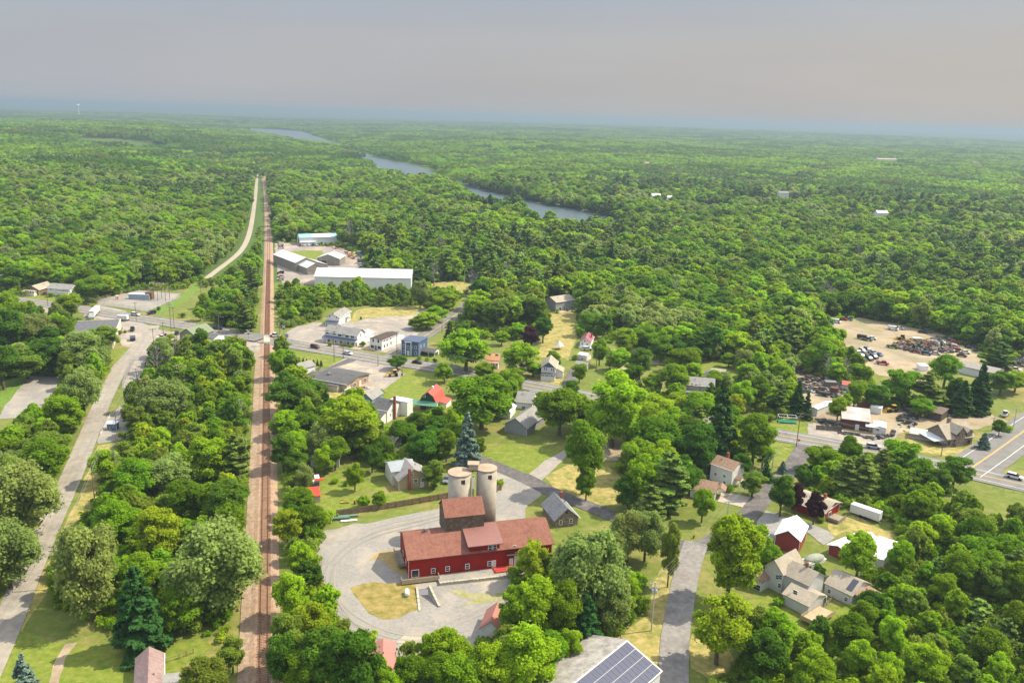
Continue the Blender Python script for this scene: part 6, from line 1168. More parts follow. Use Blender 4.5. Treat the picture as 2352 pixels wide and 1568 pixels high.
# ================================================================ POLES AND WIRES
POLEW=mat('pole_wood',(.16,.11,.07),(.24,.18,.13),2,.9); PGRAY=mat('pole_gray',(.40,.39,.36),(.5,.49,.46),2,.85); CERAM=mat('insulator',(.55,.56,.58),None,1,.3); TRF=mat('transformer_gray',(.5,.52,.54),None,1,.5)
PT={}
def pole(key,k,tx,ty,bx_,by,label,arms=1,trf=0,lamp=False,rz=0.,m_=None,ln=2.4):
    P=g(k,bx_,by); b=OR[k]; h=hsolve(P,b[1]+ty/b[2]); h=min(max(h,5),15); r=empty('utility_pole',P,rz,label,'utility pole','wooden utility poles'); m_=m_ or POLEW
    bm=bmesh.new(); tube(bm,[(0,0,-.5),(0,0,h)],.17,.11,8); part('shaft',bm,m_,r)
    for i in range(arms):
        z=h-.35-i*1.1; bxpart('crossarm',r,(-ln/2,ln/2,-.06,.06,z-.07,z+.07),m_)
        for u in (-.46,-.2,.2,.46):
            bm=bmesh.new(); tube(bm,[(u*ln,0,z+.07),(u*ln,0,z+.32)],.06,.05,6); part('insulator',bm,CERAM,r)
    for i in range(trf):
        bm=bmesh.new(); bmesh.ops.create_cone(bm,cap_ends=True,segments=12,radius1=.26,radius2=.26,depth=.9,matrix=Matrix.Translation((.4*(1 if i%2 else -1),-.12,h-2.2))); part('transformer',bm,TRF,r)
    if lamp:
        bm=bmesh.new(); tube(bm,[(0,0,h-2.5),(1.0,0,h-2.),(2.2,0,h-1.9)],.05); box(bm,2.0,2.6,-.13,.13,h-2.0,h-1.88); part('street_lamp',bm,STEEL,r)
    PT[key]=(P,h,rz,ln); return r
pole('a1',1,315,725,360,990,'pole with stacked crossarms left of the big willow by the old road',2,0,rz=.1)
pole('a2',1,562,218,580,448,'single pole on the grass verge of the old road, shadow on the road',2,0,rz=.1)
pole('a3',4,880,1195,908,1485,'tall pole at the blue kiosk lot by the old road',2,0,rz=.1); pole('a3b',4,888,1365,895,1487,'short stub pole standing against the tall kiosk pole',0)
pole('a4',4,1045,860,1060,1090,'pole beside the fenced regulator station',2,1,rz=.1)
pole('a5',4,1165,555,1187,790,'tall dark pole on the grass above the regulator station',1,0,rz=.1,ln=3.5)
pole('a6',4,1248,505,1253,620,'pole in front of the red car by the olive-roofed building',1,rz=.1)
pole('a7',4,1285,315,1312,582,'tallest pole at the highway, left of the olive-roofed building',3,0,rz=.1)
pole('a8',4,1322,390,1335,550,'thin pole just right of the tallest highway pole',1)
pole('h0',4,355,255,368,385,'pole with lamp at the highway before the brown house',1,0,True)
pole('h1',4,1030,355,1045,500,'pole on the highway verge below the substation',1)
pole('h2',4,1675,435,1680,610,'pole with two lamps left of the railroad on the highway',2,0,True)
pole('h3',5,310,745,315,880,'pole at the level crossing, right of the track',1,1)
pole('h4',5,725,870,730,1070,'bare pole on the grass across from the white inn',0,0); pole('h5',5,800,855,800,1045,'pole with crossarm by the white sedan',1,0)
pole('h6',5,1213,835,1210,1010,'pole between the narrow white building and the blue building',1)
pole('h6b',5,1063,1020,1065,1105,'short lamp pole on the gravel lot edge across from the side road',0,0,True)
pole('h7',5,1628,1020,1630,1190,'pole with transformer cluster near the green barn house',2,3)
pole('s1',5,1557,725,1555,850,'pole along the side road by the dark cedars',1); pole('s2',5,1733,590,1729,690,'pole farther up the side road',1); pole('s3',5,1730,370,1727,478,'white pole on the field at the top of the side road',0,m_=PGRAY)
pole('g1',5,1433,1165,1433,1268,'thin guy pole on the lawn above the green barn house',0)
pole('h8',6,340,850,328,1010,'pole with flag and lamp across from the navy-gabled house',1,1,True); pole('n1',6,918,705,905,880,'weathered pole beside the pale grey garden shed',0)
pole('h9',7,595,865,562,1105,'dark double pole at the junction by the stop sign',2,0); pole('h10',7,1590,1085,1585,1170,'pole in front of the stone farmhouse',1,0,True); pole('h11',7,1955,910,1945,990,'pole behind the stone farmhouse',1); pole('h12',7,2120,830,2095,970,'grey pole with long lamp arm near the right edge',1,0,True,m_=PGRAY)
pole('l1',3,925,140,905,245,'pole beside the narrow white house and round olive tree',2,1,m_=PGRAY); pole('l2',3,650,435,648,520,'pole behind the bright tree at the driveway',1,m_=PGRAY); pole('l3',3,235,890,212,1170,'light grey pole with two transformers by the local road at the bottom',2,2,m_=PGRAY)
for i,(x,y,yt) in enumerate(((606,512,486),(604,470,452),(601,440,424),(546,690,655),(463,700,650),(603,560,524))): pole('t%d'%i,0,x,yt,x,y,'pole between the trail and the railroad, '+['fourth','fifth','farthest','nearest','second','third'][i]+' from the highway',1)
WIRE=mat('wire_metal',(.30,.30,.31),None,1,.4)
def wire(k0,k1,offs=(-.46,.2,.46),label=''):
    A_,h0,r0,l0=PT[k0]; B_,h1,r1,l1=PT[k1]
    for i,u in enumerate(offs):
        a=A_+Vector((math.cos(r0)*u*l0,math.sin(r0)*u*l0,h0-.05)); b_=B_+Vector((math.cos(r1)*u*l1,math.sin(r1)*u*l1,h1-.05)); L=(b_-a).length; sag=L*.018
        bm=bmesh.new(); tube(bm,[a.lerp(b_,t)-Vector((0,0,sag*4*t*(1-t))) for t in [j/10 for j in range(11)]],.022,n=4)
        tag(part('power_line',bm,WIRE),['left','middle','right'][i%3]+' wire '+label,'power line','overhead wires')
PT['off']=(g(0,-60,1620),10.5,.1,2.4); PT['off2']=(g(0,1500,1700),10,0,2.4); PT['off3']=(g(0,-40,640),10,0,2.4)
wire('off','a1',label='running from the bottom left corner to the willow pole'); wire('a1','a2',label='from the willow pole to the verge pole'); wire('a2','a3',label='from the verge pole to the kiosk pole'); wire('a3','a4',label='from the kiosk pole to the regulator station'); wire('a4','a5',label='above the regulator station'); wire('a5','a7',label='from the dark pole to the highway')
wire('h6','h7',label='over the highway by the blue building'); wire('h7','h8',label='along the highway by the big maple'); wire('h3','h5',label='along the highway by the white inn'); wire('h5','h6',label='from the sedan to the road fork'); wire('h9','h10',label='along the highway by the salvage barn'); wire('l2','l3',label='over the bright tree to the lower grey pole'); wire('l1','l2',label='over the local road by the narrow white house'); wire('h11','h12',label='behind the stone farmhouse'); wire('s1','s2',(.2,),label='along the side road'); wire('l1','h9',(.2,),label='from the narrow white house to the junction'); wire('off3','h0',(.2,),label='at the west end of the highway')
# ================================================================ FENCES
def fence(name,pts,h,mt,label,step=2.4,boards=True,rails=0,post=.12,pm=None):
    P=[Vector((p.x,p.y,0)) for p in pts]; r=empty(name,P[0],0,label,'fence'); o0_=P[0]; bb=bmesh.new(); nb=0; rb=bmesh.new()
    for i in range(len(P)-1):
        a,b_=P[i]-o0_,P[i+1]-o0_; L=(b_-a).length; n=max(1,round(L/step)); d=(b_-a)/L; M_=Matrix.Translation(a)@Matrix.Rotation(math.atan2(d.y,d.x),4,'Z')
        for j in range(n+(i==len(P)-2)):
            bm=bmesh.new(); box(bm,L*j/n-post/2,L*j/n+post/2,-post/2-.04,post/2-.04,0,h+.1); bm.transform(M_); part('post',bm,pm or mt,r)
        if boards:
            s=len(bb.verts); m=int(L/.2)
            for j in range(m): box(bb,L*j/m,L*(j+1)/m-.02,.03,.06,.05,h+random.uniform(-.03,.03))
            bb.verts.ensure_lookup_table()
            for v in bb.verts[s:]: v.co=M_@v.co
        s=len(rb.verts)
        for q in range(rails): z=h*(q+.6)/rails if rails>1 else h-.05; box(rb,0,L,-.03,.02,z-.04,z+.04)
        rb.verts.ensure_lookup_table()
        for v in rb.verts[s:]: v.co=M_@v.co
    if boards: part('board_panel',bb,mt,r)
    else: bb.free()
    if rails: part('rail',rb,pm or mt,r)
    else: rb.free()
    return r
FW=mat('fence_boards',(.20,.13,.08),(.33,.23,.15),1.5,.9,wave=('X',5.),wavec=.2); CL=mat('chain_link_steel',(.42,.43,.43),None,1,.5,metal=.5)
fence('board_fence',G([(2,285,548,420,528,600,502,800,468,968,438)]),1.9,FW,'long brown board fence from the lumber pile to the silos',2.4,rails=2)
fence('board_fence',G([(2,1262,398,1293,388)]),1.9,FW,'short end of brown board fence right of the silos')
fence('picket_fence',G([(6,395,1048,540,1066)]),1.0,TRIM,'white picket fence on the highway below the navy-gabled house',1.5,rails=2)
fence('wire_fence',G([(4,735,355,870,385,1110,430,1180,410,1350,335,1395,290,1060,262,870,300,735,355)]),2.2,CL,'tall chain-link fence round the substation yard',4,False,3,.07)
fence('wire_fence',G([(4,935,1010,1090,1000,1165,800,1030,800,935,1010)]),2.2,CL,'chain-link fence round the small regulator station',3,False,3,.07)
fence('guard_rail',G([(4,770,1370,840,1235)]),.8,TRIM,'white rail along the kiosk lot by the old road',2.5,False,2)
fence('plank_fence',G([(7,700,985,880,1000)]),1.8,mat('dark_planks',(.10,.075,.055),(.16,.12,.09),1,.9),'dark plank fence left of the salvage barn',2)
fence('plank_fence',G([(7,910,640,970,680)]),1.6,WEATH,'weathered plank fence beside the scrap piles',2)
fence('rail_fence',G([(5,1520,1270,1570,1240,1600,1218)]),1.1,FW,'brown rail fence behind the green barn house',2,False,2)
fence('rail_fence',G([(5,610,1140,640,1105,500,1195,420,1180)]),1.1,mat('black_rail',(.04,.04,.04),None,1,.6),'black rail fence round the yard of the small white garage',2.2,False,2,.08)
fence('white_fence',G([(6,1185,1262,1250,1278)]),1.7,TRIM,'white panel fence by the highway near the dry plot',2)
fence('rail_fence',G([(1,1015,1445,1100,1420,1185,1385)]),1.1,FW,'brown rail fence on the lawn by the bungalow',1.8,False,2)
fence('rail_fence',G([(12,880,1000,1000,1080,1120,970)]),1.0,OLDW,'grey wooden ramp rail between farmhouse deck and outbuilding',1.6,False,3)
fence('guard_rail',G([(7,1950,1405,2171,1440)]),.8,CL,'low guard rail beside the highway at the right edge',3,False,1)
# ================================================================ SMALL THINGS
def simple(name,k,x,y,dims,mt,label,cat,rz=0.,z=.05,group=None,parts=()):
    P=g(k,x,y); r=empty(name,(P.x,P.y,z),rz,label,cat,group)
    bm=bmesh.new(); box(bm,*dims); bmesh.ops.bevel(bm,geom=list(bm.edges),offset=.03,segments=1,affect='EDGES'); part('body',bm,mt,r)
    for nm,d,m2 in parts: bxpart(nm,r,d,m2)
    return r
c1=lambda n,c,r=.6: mat('plain_'+n,c,tuple(v*.8 for v in c),1.3,r)
simple('kiosk',4,868,1325,(-1.5,1.5,-1.2,1.2,0,2.3),c1('kioskblue',(.09,.25,.42)),'small blue kiosk with white roof by the old road','kiosk',.1,parts=[('roof',(-1.7,1.7,-1.4,1.4,2.32,2.5),TRIM),('door',(-.4,.4,-1.24,-1.205,.1,2),DOORD)])
simple('container',4,1075,330,(-6,6,-1.5,1.5,0,3.),c1('contblue',(.36,.44,.52)),'pale blue container in the substation yard','container',-.06,parts=[('roof',(-6.1,6.1,-1.6,1.6,3.02,3.15),WROOF)])
simple('rusty_tank_box',4,1150,330,(-1.8,1.8,-1.8,1.8,0,4.),c1('rustbox',(.25,.13,.08)),'rusty brown cabinet beside the blue container','cabinet',parts=[('cap',(-2,2,-2,2,4.01,4.2),c1('rustbox',(.25,.13,.08)))])
simple('portable_toilet',4,897,333,(-.6,.6,-.6,.6,0,2.1),c1('toiletred',(.6,.06,.07)),'red portable toilet in the substation yard','toilet',parts=[('roof',(-.65,.65,-.65,.65,2.11,2.3),TRIM),('door',(-.4,.4,-.63,-.605,.1,1.9),TRIM)])
simple('dumpster',2,140,660,(-1,1,-.8,.8,0,1.4),c1('dumpgray',(.3,.31,.3)),'grey dumpster with white lid at the tree line','dumpster',.1,parts=[('lid',(-1.05,1.05,-.85,.85,1.41,1.5),TRIM)])
simple('dumpster',2,125,733,(-.9,.9,-.7,.7,0,1.2),c1('dumpblack',(.02,.02,.02)),'black dumpster at the yard edge','dumpster',.2,parts=[('lid',(-.95,.95,-.75,.75,1.21,1.3),c1('lidgray',(.1,.1,.1)))])
simple('utility_tractor',2,102,752,(-.6,.6,-.4,.4,.2,1.),c1('tractoryellow',(.62,.45,.05)),'small yellow machine beside the black dumpster','machine',parts=[('wheel',(-.7,-.2,-.5,-.41,0,.5),TYRE),('seat',(-.3,.1,-.2,.2,1.01,1.3),TYRE)])
for i,(x,y,c,lb) in enumerate(((290,570,(.10,.2,.14),'stack of dark green lumber at the fence end'),(355,552,(.16,.25,.18),'second green lumber stack beside the fence'),(360,578,(.66,.66,.62),'long white panel lying in front of the lumber stacks'))):
    simple('lumber_stack',2,x,y,(-3.2+i*.5,3.2-i*.5,-.45,.45,0,.7-.2*i),c1('lumber%d'%i,c),lb,'lumber stack',R_(13))
simple('trash_bin',10,742,400,(-.5,.5,-.5,.5,0,1.3),c1('bingreen',(.02,.2,.1)),'green bin on the grass right of the tall white house','bin')
for x,y,c,lb in ((318,468,(.6,.42,.08),'yellow lawn chair'),(355,466,(.42,.25,.08),'brown lawn chair, middle of three'),(400,472,(.35,.12,.06),'reddish lawn chair, right of three')):
    r=simple('lawn_chair',2,x,y,(-.35,.35,-.3,.3,.35,.45),c1('ch%d'%x,c),lb+' on the lawn by the board fence','chair',random.uniform(0,3),group='lawn chairs',parts=[('backrest',(-.35,.35,.25,.33,.46,1.1),c1('ch%d'%x,c)),('leg',(-.33,-.27,-.3,.3,0,.35),c1('ch%d'%x,c)),('leg',(.27,.33,-.3,.3,0,.35),c1('ch%d'%x,c))])
simple('fire_hydrant',3,455,640,(-.2,.2,-.2,.2,0,.8),c1('hydrant',(.45,.04,.03)),'red fire hydrant on the dry lawn by the local road','hydrant',parts=[('cap',(-.12,.12,-.12,.12,.8,.95),c1('hydrant',(.45,.04,.03)))])
simple('water_tank',10,160,1330,(-1,1,-.5,.5,0,1.5),c1('tankpale',(.55,.62,.66)),'pair of pale tanks against the cream shop wall','tank')
simple('boat',10,745,1370,(-2.2,2.2,-.7,.7,.3,.8),TRIM,'white boat on a trailer beside the cream shop','boat',.5,parts=[('cover',(-1.9,1.6,-.6,.6,.81,1.1),c1('boatred',(.3,.05,.05)))])
simple('boat',10,790,1372,(-2.2,2.2,-.6,.6,.2,.6),c1('jet',(.55,.56,.58)),'silver boat right of the white boat trailer','boat',.7,parts=[('cover',(-1.5,1.2,-.4,.4,.61,.9),c1('lidgray',(.1,.1,.1)))])
bm=bmesh.new(); bmesh.ops.create_uvsphere(bm,u_segments=16,v_segments=8,radius=1); 
for v in bm.verts: v.co.x*=3.1; v.co.y*=1.5; v.co.z=max(-.2,v.co.z)*1.1
o=part('covered_boat',bm,mat('tarp',(.36,.37,.31),(.26,.28,.22),1.2,.8,bump=.6)); o.location=g(12,870,450)+Vector((0,0,1.0)); o.rotation_euler=(0,0,R_(25)); tag(o,'boat under a grey green tarp beside the red barn with white roof','boat'); bm=bmesh.new(); prism(bm,[(-2.9,-.1),(2.9,-.1),(2.2,-1.0),(-2.7,-1.0)],'y',-1.2,1.2); part('hull',bm,TRIM,o)
def sign(name,k,x,y,h,w,hh,mt,label,cat='sign',rz=0.,txt=None,tm=None,ts=.5,oct_=False):
    P=g(k,x,y); r=empty(name,P,rz,label,cat); bxpart('post',r,(-.05,.05,-.05,.05,0,h),STEEL)
    bm=bmesh.new()
    if oct_: bmesh.ops.create_cone(bm,cap_ends=True,segments=8,radius1=w/2,radius2=w/2,depth=.04,matrix=Matrix.Translation((0,-.09,h))@Matrix.Rotation(math.pi/2,4,'X')@Matrix.Rotation(math.pi/8,4,'Z'))
    else: box(bm,-w/2,w/2,-.12,-.06,h-hh,h)
    part('panel',bm,mt,r)
    if txt:
        c=bpy.data.curves.new('lettering','FONT'); c.body=txt; c.size=ts; c.align_x='CENTER'; c.align_y='CENTER'; c.extrude=.008; q_=bpy.data.objects.new('lettering_tmp',c); link(q_); dg=bpy.context.evaluated_depsgraph_get(); me_=bpy.data.meshes.new_from_object(q_.evaluated_get(dg)); bpy.data.objects.remove(q_); me_.materials.clear(); me_.materials.append(tm or TRIM); o=bpy.data.objects.new('lettering',me_); link(o); o.parent=r; o.location=(0,-.135,h-(0 if oct_ else hh/2)); o.rotation_euler=(math.pi/2,0,0);
    return r
sign('stop_sign',7,576,1100,2.2,.9,.9,c1('signred',(.6,.03,.03)),'red STOP sign at the foot of the junction pole',txt='STOP',ts=.3,oct_=True)
sign('roadside_sign',4,700,372,3.2,3.6,2.2,c1('signblue',(.02,.12,.45)),'large blue and white sign before the small white cottage',txt=None)
sign('warning_sign',4,1368,478,2.6,1.,1.,c1('signyellow',(.75,.45,.03)),'yellow warning sign at the bend of the grass verge')
sign('business_sign',5,118,985,2.4,2.6,.8,TRIM,'low white sign board left of the level crossing')
sign('yard_sign',4,243,400,2.,1.2,1.,TRIM,'small white and red yard sign in the corner lot')
def xsignal(k,x,y,label):
    P=g(k,x,y); r=empty('crossing_signal',P,0,label,'crossing signal','signals at the level crossing'); bxpart('mast',r,(-.08,.08,-.08,.08,0,4.6),STEEL); 
    for a in (.8,-.8):
        bm=bmesh.new(); box(bm,-1.1,1.1,-.03,.03,-.12,.12); bm.transform(Matrix.Translation((0,-.12,4.2))@Matrix.Rotation(a,4,'Y')); part('crossbuck_board',bm,TRIM,r)
    bxpart('lamp_bar',r,(-.7,.7,-.16,-.04,2.8,3.2),mat('black_paint',(.02,.02,.02),None,1,.5))
xsignal(4,1905,640,'crossing signal with white crossbuck left of the track'); xsignal(5,345,865,'crossing signal with white crossbuck right of the track')
simple('signal_cabinet',5,368,885,(-.8,.8,-.6,.6,0,2.),STEEL,'silver signal cabinet right of the level crossing','cabinet')
# substation gantry
P=g(4,1225,335); r=empty('substation_gantry',P,-.05,'steel gantry of the substation with insulators on top','gantry'); 
bm=bmesh.new()
for X in (-4.5,0,4.5):
    for Y in (-2.5,2.5): tube(bm,[(X,Y,0),(X,Y,9.5)],.14,.12,5)
part('gantry_post',bm,POLEW,r); bm=bmesh.new()
for z in (6.2,9.2):
    for Y in (-2.5,2.5): box(bm,-4.8,4.8,Y-.1,Y+.1,z,z+.2)
    for X in (-4.5,0,4.5): box(bm,X-.1,X+.1,-2.4,2.4,z+.21,z+.4)
part('gantry_beam',bm,POLEW,r)
for X in (-4,-2,0,2,4):
    bm=bmesh.new(); tube(bm,[(X,-2.5,9.45),(X,-2.5,10.5)],.16,.1,6); part('insulator',bm,CERAM,r)
for i,(x,y) in enumerate(((1100,850),(1040,975),(1045,940))): simple('regulator_unit',4,x,y,(-.8,.8,-.7,.7,0,2.2),STEEL,['grey cabinet at the top of the regulator station','switchgear box at the bottom of the regulator station','middle switchgear box of the regulator station'][i],'cabinet',parts=[('bushing',(-.1,.1,-.1,.1,2.2,3.),CERAM)])
# clothes: small patio umbrella, swing tent in the field
P=g(6,622,712); r=empty('patio_umbrella',P,0,'white folded canopy tent alone in the mown field','canopy'); bm=bmesh.new(); bmesh.ops.create_cone(bm,cap_ends=True,segments=8,radius1=2.3,radius2=.2,depth=2.2,matrix=Matrix.Translation((0,0,2.9))); part('canopy',bm,mat('canvas_gray',(.5,.5,.5),(.65,.65,.65),1,.7),r); bxpart('leg',r,(-.1,.1,-.1,.1,0,1.9),STEEL)
# frame at the highway
P=g(7,500,945); r=empty('goal_frame',P,-.1,'white pipe frame over a green platform by the highway','frame'); bm=bmesh.new()
for a,b_ in (((-3.2,0),(3.2,0)),((-3.2,3),(3.2,3))):
    tube(bm,[(a[0],a[1],0),(a[0],a[1],2.6),(b_[0],b_[1],2.6),(b_[0],b_[1],0)],.07); 
for X in (-3.2,0,3.2): tube(bm,[(X,0,2.6),(X,3,2.6)],.07)
part('pipe_frame',bm,TRIM,r); bxpart('platform',r,(-3.2,3.2,.2,2.8,.1,.6),c1('platformgreen',(.02,.22,.13)))
# round tank in the scrap yard
P=g(7,828,728); bm=bmesh.new(); bmesh.ops.create_cone(bm,cap_ends=True,segments=20,radius1=1.7,radius2=1.7,depth=2.6,matrix=Matrix.Translation((0,0,1.3))); o=part('rusty_tank',bm,mat('rust_dark',(.10,.05,.04),(.16,.08,.06),1,.8)); o.location=P; tag(o,'round rusty tank in the scrap yard','tank')
bm=bmesh.new(); bmesh.ops.create_cone(bm,cap_ends=True,segments=20,radius1=1.75,radius2=1.75,depth=.06,matrix=Matrix.Translation((0,0,2.65))); part('lid',bm,mat('rust_dark'),o) if False else bm.free()
# arborvitae row
AVM=mkmesh('foliage',*conif(420,.35,1.3,H=2.6,zb=0.,tiers=9),LM['K'])
for i,(x,y) in enumerate(((405,1072),(437,1074),(463,1078),(492,1083),(520,1088),(547,1092),(573,1095),(602,1098),(630,1100))):
    P=g(5,x,y); r=empty('arborvitae',P,i*1.1,'small clipped arborvitae, '+['first','second','third','fourth','fifth','sixth','seventh','eighth','ninth'][i]+' from the left in the row behind the small white garage','shrub','row of arborvitae'); o=bpy.data.objects.new('foliage',AVM); link(o); o.parent=r
    o=bpy.data.objects.new('stem',TRK_M['K']); link(o); o.parent=r; o.scale=(.2,.2,.15)
# garden bushes
BSM=[mkmesh('foliage',*broad(900,.35,3.2,H=2.4,zb=0,lobes=12,lr=.4),LM[k]) for k in 'BMOD']; SB=trunkmesh('M',2.4,3)
BU=[(2,560,470,0,'dark bush by the board fence'),(2,455,480,2,'round pale bush by the board fence'),(2,880,380,1,'bush below the dark round tree by the tan house'),(2,690,350,1,'bush at the corner of the tan house'),(2,280,345,0,'bright bush beside the blue playhouse'),(2,340,360,1,'bush between playhouse and bright tree'),(5,1555,1450,0,'round clipped bush in front of the red-roofed barn house'),(5,1300,1430,1,'bush left of the red-roofed barn house'),(5,700,950,2,'low hedge bush before the inn porch'),(5,800,955,1,'bush at the middle of the inn porch'),(5,860,960,0,'bush at the right end of the inn porch'),(5,950,955,3,'bush between the inn and the narrow building'),(5,1380,1055,1,'bush before the blue building porch'),(5,1440,1065,0,'second bush along the blue building hedge'),(5,1500,1075,3,'dark bush at the right end of the blue building hedge'),(6,740,795,1,'bush left of the white shed'),(6,470,900,1,'bush left of the navy-gabled house'),(6,1290,1060,3,'bush before the low white house'),(6,1320,1062,1,'second bush before the low white house'),(3,945,1020,0,'round bush on the lawn below the farmhouse'),(3,885,1190,3,'small dark conifer bush on the lower lawn'),(3,1010,1000,3,'dark bush against the farmhouse wall'),(3,1040,1020,1,'bush by the farmhouse deck'),(3,1190,545,0,'bright bush before the red ranch house'),(3,700,300,1,'bush right of the narrow white house'),(3,658,375,1,'bush at the driveway corner of the narrow white house'),(4,920,600,2,'yellowish bush right of the flat-roofed store'),(4,960,590,2,'second yellowish bush by the flat-roofed store'),(4,910,660,0,'bush at the foot of the store side wall'),(4,1215,415,3,'dark shrub at the substation corner'),(7,930,880,1,'tree-like bush left of the salvage barn'),(7,2050,1000,0,'big bush by the right-hand road corner'),(7,1620,345,1,'bush at the far edge of the junkyard'),(7,1690,345,0,'bright bush at the far edge of the junkyard'),(10,1900,90,0,'bush by the side road bend'),(4,1400,470,1,'flower bed bush by the highway verge'),(9,1340,310,0,'weedy bush right of the silos')]
for k,x,y,v,lb in BU:
    P=g(k,x,y); s=random.uniform(.55,1.)*(1.7 if 'big' in lb or 'tree-like' in lb else 1); r=empty('bush',P,random.uniform(0,6),lb,'bush','garden bushes'); r.scale=(s,s,s); o=bpy.data.objects.new('foliage',BSM[v]); link(o); o.parent=r; o=bpy.data.objects.new('stem',SB); link(o); o.parent=r; o.scale=(.3,.3,.9)
# ---- scrap
def scrap(name,poly,n,z,sz,cols,label,pile=0.):
    P=np.array([(q.x,q.y) for q in G(poly)]); c=P.mean(0); R=np.hypot(*(P-c).T).max(); bms=[bmesh.new()]; mi=[c1('scrap_%s%d'%(name[:5],i),col,.7) for i,col in enumerate(cols)]; m=0
    while m<n:
        x=rng.uniform(P[:,0].min(),P[:,0].max()); y=rng.uniform(P[:,1].min(),P[:,1].max())
        if not inpoly([x],[y],P)[0]: continue
        m+=1; d=min(1,segdist([x],[y],P)[0]/ (R*.35)); zz=z*d*rng.uniform(.3,1) if pile else rng.uniform(0,z*.15)
        s=sz*rng.uniform(.4,1.6); dims=(s,s*rng.uniform(.25,.8),s*rng.uniform(.15,.5)); st=len(bms[0].verts); i=rng.integers(len(cols)); box(bms[0],-dims[0]/2,dims[0]/2,-dims[1]/2,dims[1]/2,0,dims[2],int(i)); M_=Matrix.Translation((x,y,zz+.05))@Matrix.Rotation(rng.uniform(0,6.28),4,'Z')@Matrix.Rotation(rng.normal()*(.6 if pile else .2),4,'X')@Matrix.Rotation(rng.normal()*(.5 if pile else .15),4,'Y')
        bms[0].verts.ensure_lookup_table()
        for v in bms[0].verts[st:]: v.co=M_@v.co
    if pile:   # heaped core under the loose pieces
        core=[bms[0].verts.new((q[0]*.88+c[0]*.12,q[1]*.88+c[1]*.12,.04)) for q in P]; top=[bms[0].verts.new((q[0]*.5+c[0]*.5,q[1]*.5+c[1]*.5,z*.7)) for q in P]; bms[0].faces.new(top)
        for i in range(len(P)): bms[0].faces.new([core[i],core[(i+1)%len(P)],top[(i+1)%len(P)],top[i]])
    o=part(name,bms[0],mi); tag(o,label,None,None,'stuff'); return o
DK=[(.035,.035,.035),(.06,.055,.05),(.16,.15,.14),(.05,.05,.055),(.3,.3,.3),(.14,.07,.04)]
scrap('scrap_heap',[(7,1240,395,1300,370,1400,380,1500,365,1600,380,1700,405,1680,440,1560,450,1440,440,1340,430)],620,3.2,2.0,DK+[(.25,.06,.04),(.5,.5,.5),(.3,.2,.05)],'dark heap of crushed cars and tangled metal in the junkyard',1)
scrap('scrap_heap',[(7,2070,500,2171,480,2171,545,2090,540)],160,3.,2.,DK[2:],'pale and dark scrap heap at the right edge beyond the trees',1)
scrap('scrap_debris',[(7,550,620,700,600,960,700,980,760,900,760,860,780,760,720,640,740,560,680)],230,.6,1.5,[(.3,.1,.06),(.12,.1,.09),(.5,.48,.45),(.2,.16,.12),(.05,.05,.05),(.4,.15,.08)],'loose rusty scrap spread over the small yard')
scrap('scrap_debris',[(7,530,535,620,560,660,600,600,600,535,580)],80,1.0,1.4,[(.32,.13,.08),(.25,.12,.08),(.15,.1,.08)],'reddish brown debris by the rust brown shed',1)
scrap('scrap_debris',[(7,840,1000,960,1010,1100,1045,1240,1010,1250,990,1240,1040,1110,1060,940,1025,840,1012)],110,.6,1.1,[(.3,.1,.06),(.5,.48,.45),(.2,.16,.12),(.12,.1,.09)],'odds and ends lined up in front of the salvage barn')
scrap('scrap_debris',[(7,960,765,1080,800,1260,830,1400,850,1380,870,1200,850,1020,810,950,785)],120,.7,1.3,[(.1,.1,.1),(.3,.3,.3),(.12,.14,.2),(.25,.1,.06)],'dark machinery and parts along the yard behind the barn')
scrap('scrap_debris',[(7,820,380,860,375,930,420,960,470,930,490,900,440)],70,.6,1.5,[(.5,.5,.5),(.1,.1,.1),(.4,.1,.08)],'wrecks and parts on the left edge of the dirt')
scrap('scrap_debris',[(7,1600,330,1850,400,1830,440,1760,400,1640,360,1500,350,1560,335)],120,.7,1.6,DK,'scattered car parts behind the heap')
scrap('equipment',[(11,760,290,960,300,1010,355,930,395,860,380,780,350)],90,.8,1.7,[(.4,.05,.04),(.55,.5,.1),(.5,.5,.5),(.2,.08,.05)],'red and yellow farm equipment on the warehouse lot')
scrap('equipment',[(11,980,405,1150,400,1140,470,1110,520,1040,510,1030,460)],80,.8,1.7,[(.4,.05,.04),(.5,.45,.4),(.35,.16,.08),(.6,.6,.58)],'pale and red equipment beside the grey container')
simple('container',11,1188,460,(-2,2,-1.3,1.3,0,3.),c1('contgray',(.2,.22,.23)),'small grey container by the trees right of the lot','container',1.5,parts=[('roof',(-2.05,2.05,-1.35,1.35,3.02,3.1),GMET)])
scrap('scrap_debris',[(7,1270,890,1420,880,1440,940,1330,1000,1270,980)],70,.6,1.3,[(.3,.1,.06),(.5,.48,.45),(.1,.1,.1)],'pipes and parts on the dirt right of the white hut')
scrap('scrap_debris',[(7,1600,850,1950,870,1900,900,1700,905,1600,890)],60,.5,1.4,[(.3,.28,.25),(.15,.12,.1),(.5,.48,.45)],'odd parts under the right-hand spruces')
scrap('scrap_debris',[(7,700,910,860,940,870,970,740,965)],50,.6,1.2,[(.3,.1,.06),(.12,.1,.09),(.5,.48,.45)],'parts piled behind the dark plank fence')
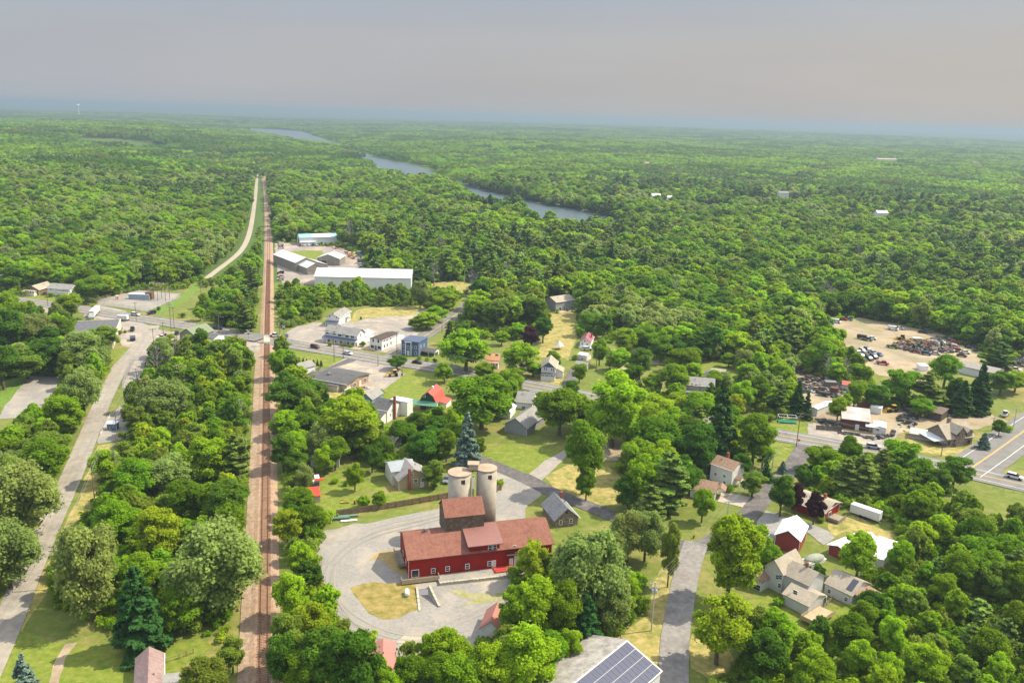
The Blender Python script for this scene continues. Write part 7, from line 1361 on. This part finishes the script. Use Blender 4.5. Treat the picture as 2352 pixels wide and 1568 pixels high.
# riverside docks and boats, tower on the horizon
for i,(x,y,c,lb) in enumerate(((1245,468,'red','red-roofed dock'),(1345,487,'white','long pale dock'),(1440,512,'white','wooden dock at the near end'),(880,360,'red','rusty dock far up the river'),(975,382,'orange','orange dock at the river bend'),(1100,434,'white','white dock by the bend'),(1200,455,'silver','silver pontoon'),(800,342,'white','white dock on the upper reach'))):
    P=g(0,x,y); r=empty('boat_dock',(P.x,P.y,.6),R_(20+i*9),lb+' on the far river bank','dock','docks on the far river bank'); bxpart('deck',r,(-7,7,-2,2,0,.6),DECKW); bxpart('boat_cover',r,(-4,3,-1.6,1.6,1.8,2.2),cpaint(c)); bxpart('post',r,(-4,-3.8,-1.5,-1.3,.6,1.8),TRIM)
P=g(0,180,247.5); zz=float(hgt(P.x,P.y)); k_=7600/P.length; P=Vector((P.x*k_,P.y*k_,0)); zz=float(hgt(P.x,P.y)); r=empty('water_tower',(P.x,P.y,zz),0,'pale water tower standing on the far left horizon','water tower'); bm=bmesh.new(); bmesh.ops.create_uvsphere(bm,u_segments=20,v_segments=12,radius=13,matrix=Matrix.Translation((0,0,78))@Matrix.Diagonal((1,1,.7,1))); part('tank',bm,TRIM,r); bm=bmesh.new(); tube(bm,[(0,0,-5),(0,0,72)],4,3,10); part('stem',bm,TRIM,r)
P=g(0,507,258); k_=5200/P.length; P=Vector((P.x*k_,P.y*k_,0)); zz=float(hgt(P.x,P.y)); r=empty('radio_mast',(P.x,P.y,zz),0,'thin lattice mast on the horizon left of the river','mast'); bm=bmesh.new()
for a in range(3): tube(bm,[(3*math.cos(a*2.1),3*math.sin(a*2.1),0),(.5*math.cos(a*2.1),.5*math.sin(a*2.1),72)],.5,.3,4)
part('lattice',bm,STEEL,r)
HAZE=1.9e-4
# ================================================================ HAZE
bm=bmesh.new(); box(bm,-55000,55000,-2000,60000,-25,134); hz_=part('haze',bm,[]); hm=bpy.data.materials.new('haze_air'); hm.use_nodes=True; nt=hm.node_tree; nt.nodes.clear()
o=_n(nt,'ShaderNodeOutputMaterial'); v=_n(nt,'ShaderNodeVolumePrincipled'); v.inputs['Density'].default_value=HAZE; v.inputs['Color'].default_value=(.30,.385,.455,1); v.inputs['Anisotropy'].default_value=.2; nt.links.new(v.outputs[0],o.inputs['Volume'])
hz_.data.materials.append(hm); tag(hz_,'thin blue summer haze over the far forest',None,None,'stuff')
